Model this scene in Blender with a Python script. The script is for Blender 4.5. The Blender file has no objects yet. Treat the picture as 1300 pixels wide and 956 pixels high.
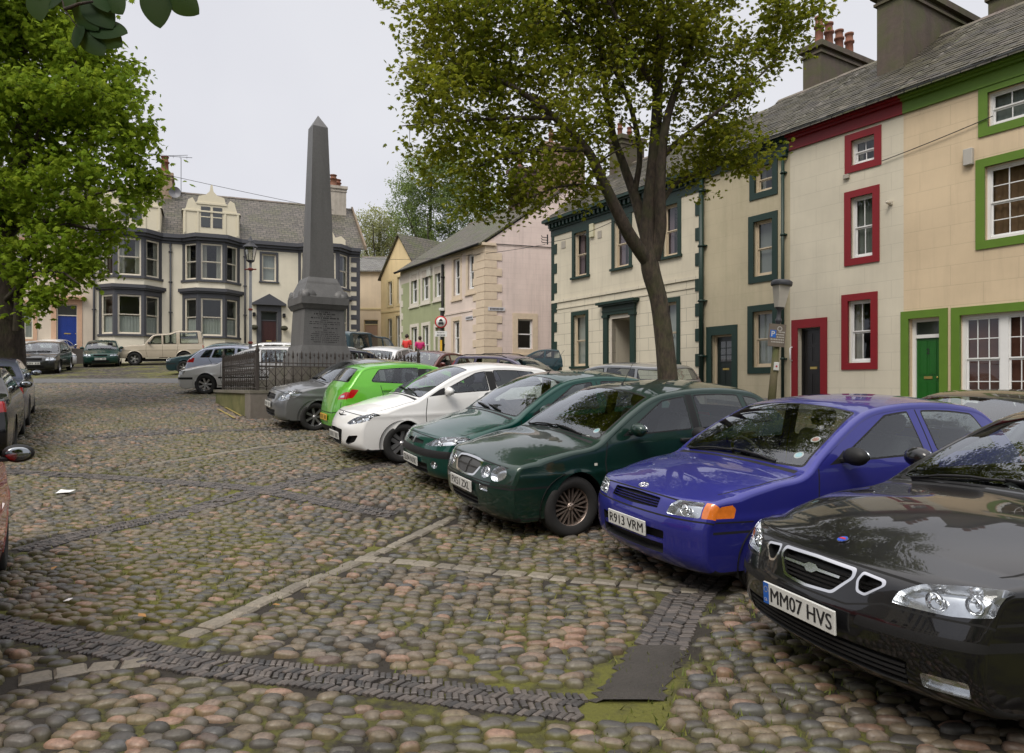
import bpy, bmesh, math, random
import numpy as np
from mathutils import Vector, Matrix
from mathutils.geometry import delaunay_2d_cdt

random.seed(7)
RNG = np.random.default_rng(11)
SC = bpy.context.scene
COL = SC.collection
F = 900.0; CU = 650.0; HV = 490.0; EYE = 1.5      # focal length in photo pixels, principal column, horizon row, eye height

def gza(x, y):
    """ground height: level by the camera, then climbing gently away, with a dip to the right"""
    x = np.asarray(x, float); y = np.asarray(y, float)
    b = np.where(y <= 5, 0, np.where(y < 8, .08 * (y - 5) ** 2 / 6, np.where(y < 62, .08 * (y - 6.5), .08 * 55.5)))
    t = np.clip((x + 7) / 7, 0, 1); k = np.clip((y - 11) / 7, 0, 1)
    return b - .30 * t * t * (3 - 2 * t) * k * k * (3 - 2 * k)
def gz(x, y): return float(gza(x, y))
def at(u, v, Y):
    return Vector(((u - CU) / F * Y, Y, EYE + (HV - v) / F * Y))
def ground_at(u, v):
    """the ground point seen at a photo pixel"""
    lo, hi = 1.0, 60.0
    for _ in range(50):
        m = (lo + hi) / 2
        if HV + F * (EYE - gz((u - CU) / F * m, m)) / m > v: lo = m
        else: hi = m
    return ((u - CU) / F * lo, lo)

# ---------------------------------------------------------------- materials
MATS = {}
def _nt(name):
    m = bpy.data.materials.new(name); m.use_nodes = True
    nt = m.node_tree
    b = nt.nodes['Principled BSDF']
    return m, nt, b
def N(nt, t, **kw):
    n = nt.nodes.new(t)
    for k, v in kw.items(): setattr(n, k, v)
    return n
def mixc(nt, fac, a, b, mode='MIX'):
    n = nt.nodes.new('ShaderNodeMix'); n.data_type = 'RGBA'; n.blend_type = mode
    for sock, val in ((n.inputs['Factor'], fac), (n.inputs['A'], a), (n.inputs['B'], b)):
        if isinstance(val, bpy.types.NodeSocket): nt.links.new(val, sock)
        elif isinstance(val, (int, float)): sock.default_value = val
        else: sock.default_value = (*val[:3], 1)
    return n.outputs['Result']
def ramp(nt, fac, pts):
    n = nt.nodes.new('ShaderNodeValToRGB'); e = n.color_ramp.elements
    while len(e) < len(pts): e.new(.5)
    for el, (p, c) in zip(e, pts):
        el.position = p; el.color = (c, c, c, 1) if isinstance(c, (int, float)) else (*c[:3], 1)
    nt.links.new(fac, n.inputs['Fac']); return n.outputs['Color']
def noise(nt, scale, detail=4, rough=.55, coord='Object', stretch=None, dist=0):
    tc = nt.nodes.new('ShaderNodeTexCoord'); n = nt.nodes.new('ShaderNodeTexNoise')
    n.inputs['Scale'].default_value = scale; n.inputs['Detail'].default_value = detail
    n.inputs['Roughness'].default_value = rough; n.inputs['Distortion'].default_value = dist
    src = tc.outputs[coord]
    if stretch:
        mp = nt.nodes.new('ShaderNodeMapping'); mp.inputs['Scale'].default_value = stretch
        nt.links.new(src, mp.inputs['Vector']); src = mp.outputs['Vector']
    nt.links.new(src, n.inputs['Vector']); return n.outputs['Fac']
def bump(nt, b, h, strength=.3, dist=.01):
    n = nt.nodes.new('ShaderNodeBump'); n.inputs['Strength'].default_value = strength
    n.inputs['Distance'].default_value = dist
    nt.links.new(h, n.inputs['Height']); nt.links.new(n.outputs['Normal'], b.inputs['Normal'])
    return n
def simple(name, col, rough=.6, metal=0., vary=.12, scale=6, coat=0., spec=.5, bumpy=0., transmission=0):
    if name in MATS: return MATS[name]
    m, nt, b = _nt(name)
    if vary > 0:
        f = noise(nt, scale)
        c = mixc(nt, f, [x * (1 - vary) for x in col], [min(1, x * (1 + vary)) for x in col])
        nt.links.new(c, b.inputs['Base Color'])
        if bumpy: bump(nt, b, f, bumpy, .02)
    else: b.inputs['Base Color'].default_value = (*col, 1)
    b.inputs['Roughness'].default_value = rough; b.inputs['Metallic'].default_value = metal
    b.inputs['Coat Weight'].default_value = coat; b.inputs['Coat Roughness'].default_value = .03
    b.inputs['Specular IOR Level'].default_value = spec
    MATS[name] = m; return m
def paint(name, col, metal=.25, rough=.35, dirt=.12):
    """car paint: pigment, clear coat, a little road dust"""
    if name in MATS: return MATS[name]
    m, nt, b = _nt(name)
    d = noise(nt, 3.0, 6, .65)
    dd = ramp(nt, d, [(.42, 0), (.75, dirt)])
    c = mixc(nt, dd, col, (.14, .125, .10))
    nt.links.new(c, b.inputs['Base Color'])
    b.inputs['Metallic'].default_value = metal; b.inputs['Roughness'].default_value = rough
    b.inputs['Coat Weight'].default_value = 1.0; b.inputs['Specular IOR Level'].default_value = .15
    r = ramp(nt, d, [(.40, .01 + dirt * .12), (.75, .015 + dirt * .7)])
    nt.links.new(r, b.inputs['Coat Roughness'])
    MATS[name] = m; return m
def glassy(name, tint=(.55, .6, .58), rough=.0, boost=1.0, base=.0):
    """a single pane: mirror reflection by angle over a tinted see-through"""
    if name in MATS: return MATS[name]
    m = bpy.data.materials.new(name); m.use_nodes = True; nt = m.node_tree; nt.nodes.clear()
    out = N(nt, 'ShaderNodeOutputMaterial'); mix = N(nt, 'ShaderNodeMixShader')
    tr = N(nt, 'ShaderNodeBsdfTransparent'); gl = N(nt, 'ShaderNodeBsdfGlossy'); fr = N(nt, 'ShaderNodeFresnel')
    tr.inputs['Color'].default_value = (*tint, 1); gl.inputs['Roughness'].default_value = rough
    gl.inputs['Color'].default_value = (.93, .96, 1, 1)
    ge = N(nt, 'ShaderNodeNewGeometry'); im = N(nt, 'ShaderNodeMapRange'); im.inputs['To Min'].default_value = 1.52; im.inputs['To Max'].default_value = 1 / 1.52
    nt.links.new(ge.outputs['Backfacing'], im.inputs['Value']); nt.links.new(im.outputs[0], fr.inputs['IOR'])
    ma = N(nt, 'ShaderNodeMath', operation='MULTIPLY_ADD'); ma.inputs[1].default_value = boost; ma.inputs[2].default_value = base
    ma.use_clamp = True
    nt.links.new(fr.outputs[0], ma.inputs[0]); nt.links.new(ma.outputs[0], mix.inputs[0])
    nt.links.new(tr.outputs[0], mix.inputs[1]); nt.links.new(gl.outputs[0], mix.inputs[2])
    nt.links.new(mix.outputs[0], out.inputs['Surface'])
    MATS[name] = m; return m

# ---------------------------------------------------------------- objects
def tag(o, label=None, cat=None, group=None, kind=None):
    if label: o['label'] = label
    if cat: o['category'] = cat
    if group: o['group'] = group
    if kind: o['kind'] = kind
    return o
def empty(name, loc=(0, 0, 0), rz=0., label=None, cat=None, group=None):
    o = bpy.data.objects.new(name, None); COL.objects.link(o)
    o.location = loc; o.rotation_euler = (0, 0, rz); o.empty_display_size = .2
    return tag(o, label, cat, group)
def link(name, me, mat, parent=None):
    if mat and not me.materials: me.materials.append(mat)
    o = bpy.data.objects.new(name, me); COL.objects.link(o)
    if parent is not None: o.parent = parent
    return o
class MB:
    """mesh builder: collects shapes into ONE mesh"""
    def __init__(s, M=None): s.v = []; s.f = []; s.M = M; s.sm = []
    def add(s, vs, fs, smooth=False):
        n = len(s.v)
        for p in vs:
            p = Vector(p)
            if s.M is not None: p = s.M @ p
            s.v.append(tuple(p))
        for f in fs: s.f.append([n + i for i in f]); s.sm.append(smooth)
        return s
    def box(s, a, b, bev=0.0):
        x0, y0, z0 = [min(p, q) for p, q in zip(a, b)]; x1, y1, z1 = [max(p, q) for p, q in zip(a, b)]
        if bev > 0 and min(x1 - x0, y1 - y0, z1 - z0) > 2.2 * bev:
            e = bev; vs = []; fs = []
            for (X, Y, Z) in [(x, y, z) for x in (0, 1) for y in (0, 1) for z in (0, 1)]:
                px = (x1 if X else x0); py = (y1 if Y else y0); pz = (z1 if Z else z0)
                dx = -e if X else e; dy = -e if Y else e; dz = -e if Z else e
                vs += [(px, py + dy, pz + dz), (px + dx, py, pz + dz), (px + dx, py + dy, pz)]
            bm = bmesh.new(); bv = [bm.verts.new(v) for v in vs]
            r = bmesh.ops.convex_hull(bm, input=bv)
            bm.verts.index_update(); vv = [tuple(v.co) for v in bm.verts]
            ff = [[v.index for v in f.verts] for f in bm.faces]; bm.free()
            return s.add(vv, ff)
        vs = [(x0, y0, z0), (x1, y0, z0), (x1, y1, z0), (x0, y1, z0), (x0, y0, z1), (x1, y0, z1), (x1, y1, z1), (x0, y1, z1)]
        return s.add(vs, [(0, 3, 2, 1), (4, 5, 6, 7), (0, 1, 5, 4), (1, 2, 6, 5), (2, 3, 7, 6), (3, 0, 4, 7)])
    def prism(s, poly, h0, h1, axis='z'):
        """extrude a 2-D polygon between h0 and h1; axis names the extrusion axis"""
        def mk(p, h): return {'z': (p[0], p[1], h), 'y': (p[0], h, p[1]), 'x': (h, p[0], p[1])}[axis]
        n = len(poly); vs = [mk(p, h0) for p in poly] + [mk(p, h1) for p in poly]
        fs = [list(range(n))[::-1], list(range(n, 2 * n))] + [(i, (i + 1) % n, n + (i + 1) % n, n + i) for i in range(n)]
        return s.add(vs, fs)
    def tube(s, pts, r, n=8, cap=True, smooth=True):
        pts = [Vector(p) for p in pts]; rs = r if isinstance(r, (list, tuple)) else [r] * len(pts)
        vs = []; fs = []; up = None
        for i, p in enumerate(pts):
            t = (pts[min(i + 1, len(pts) - 1)] - pts[max(i - 1, 0)])
            if t.length < 1e-9: t = Vector((0, 0, 1))
            t.normalize()
            if up is None: up = Vector((0, 0, 1)) if abs(t.z) < .9 else Vector((1, 0, 0))
            a = t.cross(up)
            if a.length < 1e-6: a = t.cross(Vector((0, 1, 0)))
            a.normalize(); b = a.cross(t).normalized(); up = b
            for k in range(n):
                th = 2 * math.pi * k / n
                vs.append(p + (a * math.cos(th) + b * math.sin(th)) * rs[i])
        for i in range(len(pts) - 1):
            for k in range(n):
                fs.append((i * n + k, i * n + (k + 1) % n, (i + 1) * n + (k + 1) % n, (i + 1) * n + k))
        s.add(vs, fs, smooth)
        if cap:
            s.add(vs[:n], [list(range(n))]); s.add(vs[-n:], [list(range(n))[::-1]])
        return s
    def lathe(s, prof, c=(0, 0, 0), axis='z', n=24, smooth=True, a0=0.):
        """prof: (radius, height) pairs"""
        vs = []; fs = []
        for (r, h) in prof:
            for k in range(n):
                th = a0 + 2 * math.pi * k / n; x, y = r * math.cos(th), r * math.sin(th)
                vs.append({'z': (c[0] + x, c[1] + y, c[2] + h), 'y': (c[0] + x, c[1] + h, c[2] + y), 'x': (c[0] + h, c[1] + x, c[2] + y)}[axis])
        for i in range(len(prof) - 1):
            for k in range(n):
                fs.append((i * n + k, i * n + (k + 1) % n, (i + 1) * n + (k + 1) % n, (i + 1) * n + k))
        return s.add(vs, fs, smooth)
    def ell(s, c, r, nu=12, nv=8, R=None):
        vs = []; fs = []
        for j in range(nv + 1):
            ph = math.pi * j / nv
            for i in range(nu):
                th = 2 * math.pi * i / nu
                p = Vector((r[0] * math.sin(ph) * math.cos(th), r[1] * math.sin(ph) * math.sin(th), r[2] * math.cos(ph)))
                if R is not None: p = R @ p
                vs.append(Vector(c) + p)
        for j in range(nv):
            for i in range(nu):
                fs.append((j * nu + i, j * nu + (i + 1) % nu, (j + 1) * nu + (i + 1) % nu, (j + 1) * nu + i))
        return s.add(vs, fs, True)
    def mesh(s, name):
        me = bpy.data.meshes.new(name); me.from_pydata(s.v, [], s.f)
        me.polygons.foreach_set('use_smooth', s.sm); me.update()
        bm = bmesh.new(); bm.from_mesh(me)
        bmesh.ops.remove_doubles(bm, verts=bm.verts, dist=1e-5)
        bmesh.ops.recalc_face_normals(bm, faces=bm.faces)
        bm.to_mesh(me); bm.free()
        return me
    def build(s, name, mat, parent=None): return link(name, s.mesh(name), mat, parent)
def copy_tree(o, parent=None):
    c = o.copy(); COL.objects.link(c)
    if parent is not None: c.parent = parent
    for ch in list(o.children): copy_tree(ch, c)
    return c
_FONT_CACHE = {}
def text_mesh(txt, height, bold=.0, width=None, depth=.0):
    """lettering as a mesh in the XY plane, centred; height = cap height, width = total width"""
    key = (txt, height, bold, width, depth)
    if key in _FONT_CACHE: return _FONT_CACHE[key].copy()
    cu = bpy.data.curves.new('lettering', 'FONT'); cu.body = txt; cu.size = 1.0
    cu.align_x = 'CENTER'; cu.offset = 0 if bold == .008 else bold; cu.extrude = depth; cu.resolution_u = 3
    ob = bpy.data.objects.new('lettering', cu); COL.objects.link(ob)
    dg = bpy.context.evaluated_depsgraph_get(); me = bpy.data.meshes.new_from_object(ob.evaluated_get(dg))
    bpy.data.objects.remove(ob); bpy.data.curves.remove(cu)
    n = len(me.vertices); co = np.zeros(n * 3); me.vertices.foreach_get('co', co); co = co.reshape(-1, 3)
    x0, x1 = co[:, 0].min(), co[:, 0].max(); y0, y1 = co[:, 1].min(), co[:, 1].max()
    sy = height / (y1 - y0); sx = sy if width is None else width / (x1 - x0)
    co[:, 0] = (co[:, 0] - (x0 + x1) / 2) * sx; co[:, 1] = (co[:, 1] - (y0 + y1) / 2) * sy
    me.vertices.foreach_set('co', co.ravel()); me.update(); me.materials.clear()
    if bold == .008:                                        # heavier strokes: the same letters again, a hair to each side
        bm = bmesh.new(); bm.from_mesh(me); 
        for k, sh in enumerate((-.0022, .0022)):
            m2 = me.copy(); m2.transform(Matrix.Translation((sh, 0, .0002 * (k + 1)))); bm.from_mesh(m2); bpy.data.meshes.remove(m2)
        bm.to_mesh(me); bm.free()
    _FONT_CACHE[key] = me
    return me.copy()
def place_text(txt, height, M, mat, parent, name='lettering', width=None, bold=.0):
    me = text_mesh(txt, height, bold, width); me.transform(M)
    return link(name, me, mat, parent)
# ---------------------------------------------------------------- cars
def dense(pts, step=.01):
    """centripetal Catmull-Rom through pts -> dense polyline and the index of every control point"""
    P = [np.array(p[:2], float) for p in pts]
    P = [2 * P[0] - P[1]] + P + [2 * P[-1] - P[-2]]
    out = []; idx = []
    for i in range(1, len(P) - 2):
        p0, p1, p2, p3 = P[i - 1:i + 3]
        t0 = 0; t1 = t0 + np.linalg.norm(p1 - p0) ** .5; t2 = t1 + np.linalg.norm(p2 - p1) ** .5; t3 = t2 + np.linalg.norm(p3 - p2) ** .5
        n = max(2, int(np.linalg.norm(p2 - p1) / step)); idx.append(len(out))
        for t in np.linspace(t1, t2, n, endpoint=False):
            A1 = (t1 - t) / (t1 - t0) * p0 + (t - t0) / (t1 - t0) * p1
            A2 = (t2 - t) / (t2 - t1) * p1 + (t - t1) / (t2 - t1) * p2
            A3 = (t3 - t) / (t3 - t2) * p2 + (t - t2) / (t3 - t2) * p3
            B1 = (t2 - t) / (t2 - t0) * A1 + (t - t0) / (t2 - t0) * A2
            B2 = (t3 - t) / (t3 - t1) * A2 + (t - t1) / (t3 - t1) * A3
            out.append((t2 - t) / (t2 - t1) * B1 + (t - t1) / (t2 - t1) * B2)
    idx.append(len(out)); out.append(P[-2])
    return np.array(out), idx
def sub(poly, ds, closed=True):
    out = []; n = len(poly)
    for i in range(n if closed else n - 1):
        a = np.array(poly[i], float); b = np.array(poly[(i + 1) % n], float)
        k = max(1, int(math.ceil(np.linalg.norm(b - a) / ds)))
        for j in range(k): out.append(tuple(a + (b - a) * j / k))
    if not closed: out.append(tuple(map(float, poly[-1])))
    return out
def rounded(poly, r, n=4):
    if r <= 0: return [tuple(p) for p in poly]
    out = []; m = len(poly)
    for i in range(m):
        p = np.array(poly[i], float); a = np.array(poly[i - 1], float); b = np.array(poly[(i + 1) % m], float)
        da = np.linalg.norm(a - p); db = np.linalg.norm(b - p)
        ra = min(r, da * .45); rb = min(r, db * .45)
        q0 = p + (a - p) / max(da, 1e-9) * ra; q1 = p + (b - p) / max(db, 1e-9) * rb
        for k in range(n + 1):
            t = k / n; out.append(tuple((1 - t) ** 2 * q0 + 2 * t * (1 - t) * p + t * t * q1))
    return out
def inset(poly, d):
    """move a polygon's outline inwards by d (outwards if negative)"""
    A = np.array(poly, float); n = len(A)
    area = .5 * np.sum(A[:, 0] * np.roll(A[:, 1], -1) - np.roll(A[:, 0], -1) * A[:, 1])
    T = np.roll(A, -1, 0) - np.roll(A, 1, 0); L = np.linalg.norm(T, axis=1); L[L < 1e-9] = 1
    Nn = np.stack([-T[:, 1], T[:, 0]], 1) / L[:, None] * (1 if area > 0 else -1)
    return [tuple(p) for p in A + Nn * d]
def inpoly(pts, poly):
    P = np.asarray(poly, float); x = pts[:, 0]; y = pts[:, 1]; c = np.zeros(len(pts), bool)
    X0, Y0 = P[:, 0], P[:, 1]; X1, Y1 = np.roll(X0, -1), np.roll(Y0, -1)
    m = (x >= P[:, 0].min()) & (x <= P[:, 0].max()) & (y >= P[:, 1].min()) & (y <= P[:, 1].max())
    ii = np.nonzero(m)[0]
    if len(ii) == 0: return c
    xx = x[ii, None]; yy = y[ii, None]
    cond = (Y0 > yy) != (Y1 > yy)
    with np.errstate(divide='ignore', invalid='ignore'):
        xi = (X1 - X0) * (yy - Y0) / (Y1 - Y0) + X0
    c[ii] = (np.sum(cond & (xx < xi), axis=1) % 2) == 1
    return c
def ribbon(pts, w):
    A = np.array(pts, float); T = np.gradient(A, axis=0) if len(A) > 2 else np.array([A[1] - A[0]] * 2)
    T /= np.linalg.norm(T, axis=1)[:, None]; Nn = np.stack([-T[:, 1], T[:, 0]], 1) * w / 2
    return [tuple(p) for p in A + Nn] + [tuple(p) for p in (A - Nn)[::-1]]

TRIM = lambda: simple('black_plastic', (.012, .012, .0125), .55, vary=.2, scale=20, spec=.3)
GAP = lambda: simple('shut_line', (.004, .004, .004), .9, vary=0)
RUB = lambda: simple('tyre_rubber', (.018, .0175, .017), .85, vary=.25, scale=18, bumpy=.1)
def GLASS(): return glassy('car_glass', (.70, .75, .73), 0, 1.75)
def LENS(): return glassy('lamp_lens', (.93, .95, .96), .02, 1.0)
def CHROME(): return simple('chrome', (.75, .75, .76), .12, 1., vary=0)
def REFL(): return simple('lamp_reflector', (.62, .63, .65), .16, .9, vary=.35, scale=14)
def REDL(): return simple('red_lamp', (.36, .004, .007), .12, 0, vary=.35, scale=25, coat=1)
def ORAN(): return simple('orange_lamp', (.62, .16, .02), .12, 0, vary=.3, scale=30, coat=1)
def PLATEW(): return simple('plate_white', (.56, .56, .53), .35, vary=.12)
def PLATEY(): return simple('plate_yellow', (.60, .36, .04), .35, vary=.05)
def INK(): return simple('plate_ink', (.012, .012, .014), .5, vary=0)

class CarShape:
    def __init__(s, sp):
        s.sp = sp; s.L = sp['L']; s.W = sp['W']
        pts = sp['outline']; D, idx = dense(pts)
        s.D = D; seg = np.linalg.norm(np.diff(D, axis=0), axis=1); s.p = np.concatenate([[0], np.cumsum(seg)])
        s.tags = {q[2]: s.p[i] for q, i in zip(pts, idx) if len(q) > 2}
        s.plen = s.p[-1]
        k = 4
        a = np.clip(np.arange(len(D)) - k, 0, len(D) - 1); b = np.clip(np.arange(len(D)) + k, 0, len(D) - 1)
        T = D[b] - D[a]; T /= np.linalg.norm(T, axis=1)[:, None]
        s.N = np.stack([T[:, 1], -T[:, 0]], 1)             # inward for a clockwise outline
        c, h, r, bb = (s.tags[t] for t in 'chrb')
        nose = s.tags.get('n', c * .45); tail = s.tags.get('t', s.plen - .5)
        s.rr = np.interp(s.p, [0, nose - .05, nose + .1, c, h, r, bb, tail, s.plen], [.03, .035, .05, .045, .05, .05, .045, .04, .03])
        cr = sp.get('crown', .035)
        s.BB = np.interp(s.p, [0, nose - .05, nose + .15, c, h, r, bb, tail, s.plen], [.0, .0, cr, cr * 1.1, .045, .045, .03, 0, 0])
        s.inl = D + s.N * (s.rr + s.BB)[:, None]
        s.w = s.yside(s.inl[:, 0], s.inl[:, 1])
        s.cx = s.L / 2
        # lookups
        m = s.p <= h; s._zf = (np.maximum.accumulate(D[m, 1]) + np.arange(m.sum()) * 1e-7, s.p[m])
        xm = int(np.argmin(D[:, 0])); xM = int(np.argmax(D[:, 0]))
        s._x = (np.maximum.accumulate(D[xm:xM + 1, 0]) + np.arange(xM + 1 - xm) * 1e-7, s.p[xm:xM + 1])
        m = s.p >= r; zz = D[m, 1][::-1]; s._zr = (np.maximum.accumulate(zz) + np.arange(len(zz)) * 1e-7, s.p[m][::-1])
        # upper envelope of the inset curve, for the tops of side windows
        m = (s.p > nose) & (s.p < tail); o = np.argsort(s.inl[m, 0]); s._top = (s.inl[m, 0][o], s.inl[m, 1][o])
    def belt(s, x): return s.sp['belt'][0] + (s.sp['belt'][1] - s.sp['belt'][0]) * x / s.L
    def yside(s, x, z):
        x = np.asarray(x, float); z = np.asarray(z, float); sp = s.sp
        tf, tr = sp.get('taper', (.10, .07))
        Wx = s.W * (1 - tf * np.clip((1.1 - x) / 1.1, 0, 1.3) ** 2 - tr * np.clip((x - (s.L - 1.0)) / 1.0, 0, 1.3) ** 2)
        zb = s.belt(x); dz = z - zb; k = sp.get('shoulder', .03)
        sdz = .5 * (dz + np.sqrt(dz * dz + k * k))          # soft ramp above the belt
        y = Wx * (1 - .045 * (np.minimum(z, zb) - .56) ** 2 / .16) - sdz * sp.get('tumble', .36) - .10 * sdz ** 2
        y = y - sp.get('waist', .018) * np.exp(-((z - zb + .05) / .06) ** 2) * 0
        cl = sp.get('crease', .62)
        y = y + .008 * np.exp(-((z - cl) / .035) ** 2)
        for xw in (sp['xf'], sp['xr']):
            d = np.hypot(x - xw, z - sp['zw']); y = y + sp.get('flare', .006) * np.exp(-((d - sp['ra']) / .022) ** 2) * (z > sp['zw'] - .12)
        return y
    def warp(s, x, y):
        sp = s.sp; t = np.abs(y) / s.W
        f1, f2 = sp.get('bowf', (.10, .14)); r1, r2 = sp.get('bowr', (.05, .08))
        wf = np.clip(1 - x / 1.1, 0, 1) ** 1.3; wr = np.clip(1 - (s.L - x) / 1.0, 0, 1) ** 1.3
        return x + (f1 * t ** 2 + f2 * t ** 6) * wf - (r1 * t ** 2 + r2 * t ** 6) * wr
    def strip(s, a, t):
        a = np.asarray(a, float); t = np.asarray(t, float)
        I = lambda arr: np.interp(a, s.p, arr)
        ox, oz, nx, nz, r, B, w = I(s.D[:, 0]), I(s.D[:, 1]), I(s.N[:, 0]), I(s.N[:, 1]), I(s.rr), I(s.BB), I(s.w)
        at_ = np.abs(t); sg = np.sign(t); th = np.clip((at_ - 1) / .25, 0, 1) * math.pi / 2
        y = np.where(at_ <= 1, (w - r) * at_, w - r + r * np.sin(th)) * sg
        d = np.where(at_ <= 1, B * at_ ** 2, B + r * (1 - np.cos(th)))
        ix, iz = I(s.inl[:, 0]), I(s.inl[:, 1])
        x = ox + nx * d; z = oz + nz * d
        e = at_ >= 1.2499; x = np.where(e, ix, x); z = np.where(e, iz, z); y = np.where(e, w * sg, y)
        return s.fin(x, y, z)
    def side(s, x, z, sg):
        y = s.yside(x, z) * sg
        return s.fin(np.asarray(x, float), y, np.asarray(z, float))
    def fin(s, x, y, z): return np.stack([s.cx - s.warp(x, y), y, z], -1)
    def pf(s, z): return float(np.interp(z, *s._zf))
    def px(s, x): return float(np.interp(x, *s._x))
    def pr(s, z): return float(np.interp(z, *s._zr))
    def zin(s, x): return float(np.interp(x, *s._top))
    def nrm(s, fn, A, Bc):
        e = .004
        du = fn(A + e, Bc) - fn(A - e, Bc); dv = fn(A, Bc + e) - fn(A, Bc - e)
        n = np.cross(du, dv); n /= np.maximum(np.linalg.norm(n, axis=1), 1e-12)[:, None]
        P = fn(A, Bc); c = np.stack([P[:, 0] * .72, P[:, 1] * 0, np.full(len(P), .55)], 1)
        sgn = np.sign(np.sum(n * (P - c), axis=1)); sgn[sgn == 0] = 1
        return n * sgn[:, None]

WC = .8
def chart(boundary, holes, regions, grid, rows=None):
    """constrained triangulation of a flat chart; returns verts (n,2) and triangles by region index (-1 = rest)"""
    V = []; E = []
    def loop(pl, closed=True):
        n0 = len(V); V.extend(pl)
        m = len(pl)
        for i in range(m if closed else m - 1): E.append((n0 + i, n0 + (i + 1) % m))
    loop(boundary)
    for h in holes: loop(h)
    for r in regions: loop(r)
    C = np.array(V); b = np.array(boundary)
    ok = inpoly(grid, b)
    for h in holes: ok &= ~inpoly(grid, h)
    g = grid[ok]
    if len(g):
        keep = np.ones(len(g), bool)
        for i0 in range(0, len(g), 800):
            d = np.min(np.abs(g[i0:i0 + 800, None, 0] - C[None, :, 0]) + np.abs(g[i0:i0 + 800, None, 1] - C[None, :, 1]), axis=1)
            keep[i0:i0 + 800] = d > .012
        g = g[keep]
    allv = [Vector((float(x), float(y))) for x, y in V] + [Vector((float(x), float(y))) for x, y in g]
    vo, eo, fo, *_ = delaunay_2d_cdt(allv, E, [], 0, 1e-5)
    vo = np.array([tuple(v) for v in vo]); fo = np.array([f for f in fo if len(f) == 3])
    cen = vo[fo].mean(1)
    ok = inpoly(cen, boundary)
    for h in holes: ok &= ~inpoly(cen, h)
    fo = fo[ok]; cen = cen[ok]
    lab = np.full(len(fo), -1)
    for i, r in enumerate(regions): lab[inpoly(cen, r)] = i
    return vo, fo, lab

class Acc:
    """collects mapped triangles with their analytic normals"""
    def __init__(s): s.v = []; s.n = []; s.f = []; s.mi = []; s.k = 0
    def add(s, P, Nn, F_, mi=0):
        if len(F_) == 0: return
        u, inv = np.unique(F_.ravel(), return_inverse=True); F2 = inv.reshape(-1, 3)
        P = P[u]; Nn = Nn[u]
        g = np.cross(P[F2[:, 1]] - P[F2[:, 0]], P[F2[:, 2]] - P[F2[:, 0]])
        fl = np.sum(g * Nn[F2[:, 0]], axis=1) < 0; F2[fl] = F2[fl][:, ::-1]
        s.v.append(P); s.n.append(Nn); s.f.append(F2 + s.k); s.mi.append(np.full(len(F2), mi)); s.k += len(P)
    def flat(s, mb, mi=0):
        """append an MB's faces (own flat normals)"""
        if not mb.f: return
        for f in mb.f:
            P = np.array([mb.v[i] for i in f]); n = np.cross(P[1] - P[0], P[2] - P[0]); n = n / max(np.linalg.norm(n), 1e-12)
            F2 = np.array([(0, i, i + 1) for i in range(1, len(P) - 1)])
            s.v.append(P); s.n.append(np.repeat(n[None], len(P), 0)); s.f.append(F2 + s.k); s.mi.append(np.full(len(F2), mi)); s.k += len(P)
    def build(s, name, mats, parent):
        if not s.v: return None
        V = np.concatenate(s.v); Nn = np.concatenate(s.n); Fc = np.concatenate(s.f); mi = np.concatenate(s.mi)
        me = bpy.data.meshes.new(name)
        me.vertices.add(len(V)); me.vertices.foreach_set('co', V.ravel())
        me.loops.add(len(Fc) * 3); me.loops.foreach_set('vertex_index', Fc.ravel().astype(np.int32))
        me.polygons.add(len(Fc)); me.polygons.foreach_set('loop_start', (np.arange(len(Fc)) * 3).astype(np.int32))
        try: me.polygons.foreach_set('loop_total', np.full(len(Fc), 3, np.int32))
        except Exception: pass
        me.polygons.foreach_set('material_index', mi.astype(np.int32)); me.polygons.foreach_set('use_smooth', np.ones(len(Fc), bool))
        me.update(calc_edges=True); me.validate()
        for m in mats: me.materials.append(m)
        me.normals_split_custom_set_from_vertices([tuple(n) for n in Nn])
        return link(name, me, None, parent)

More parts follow.
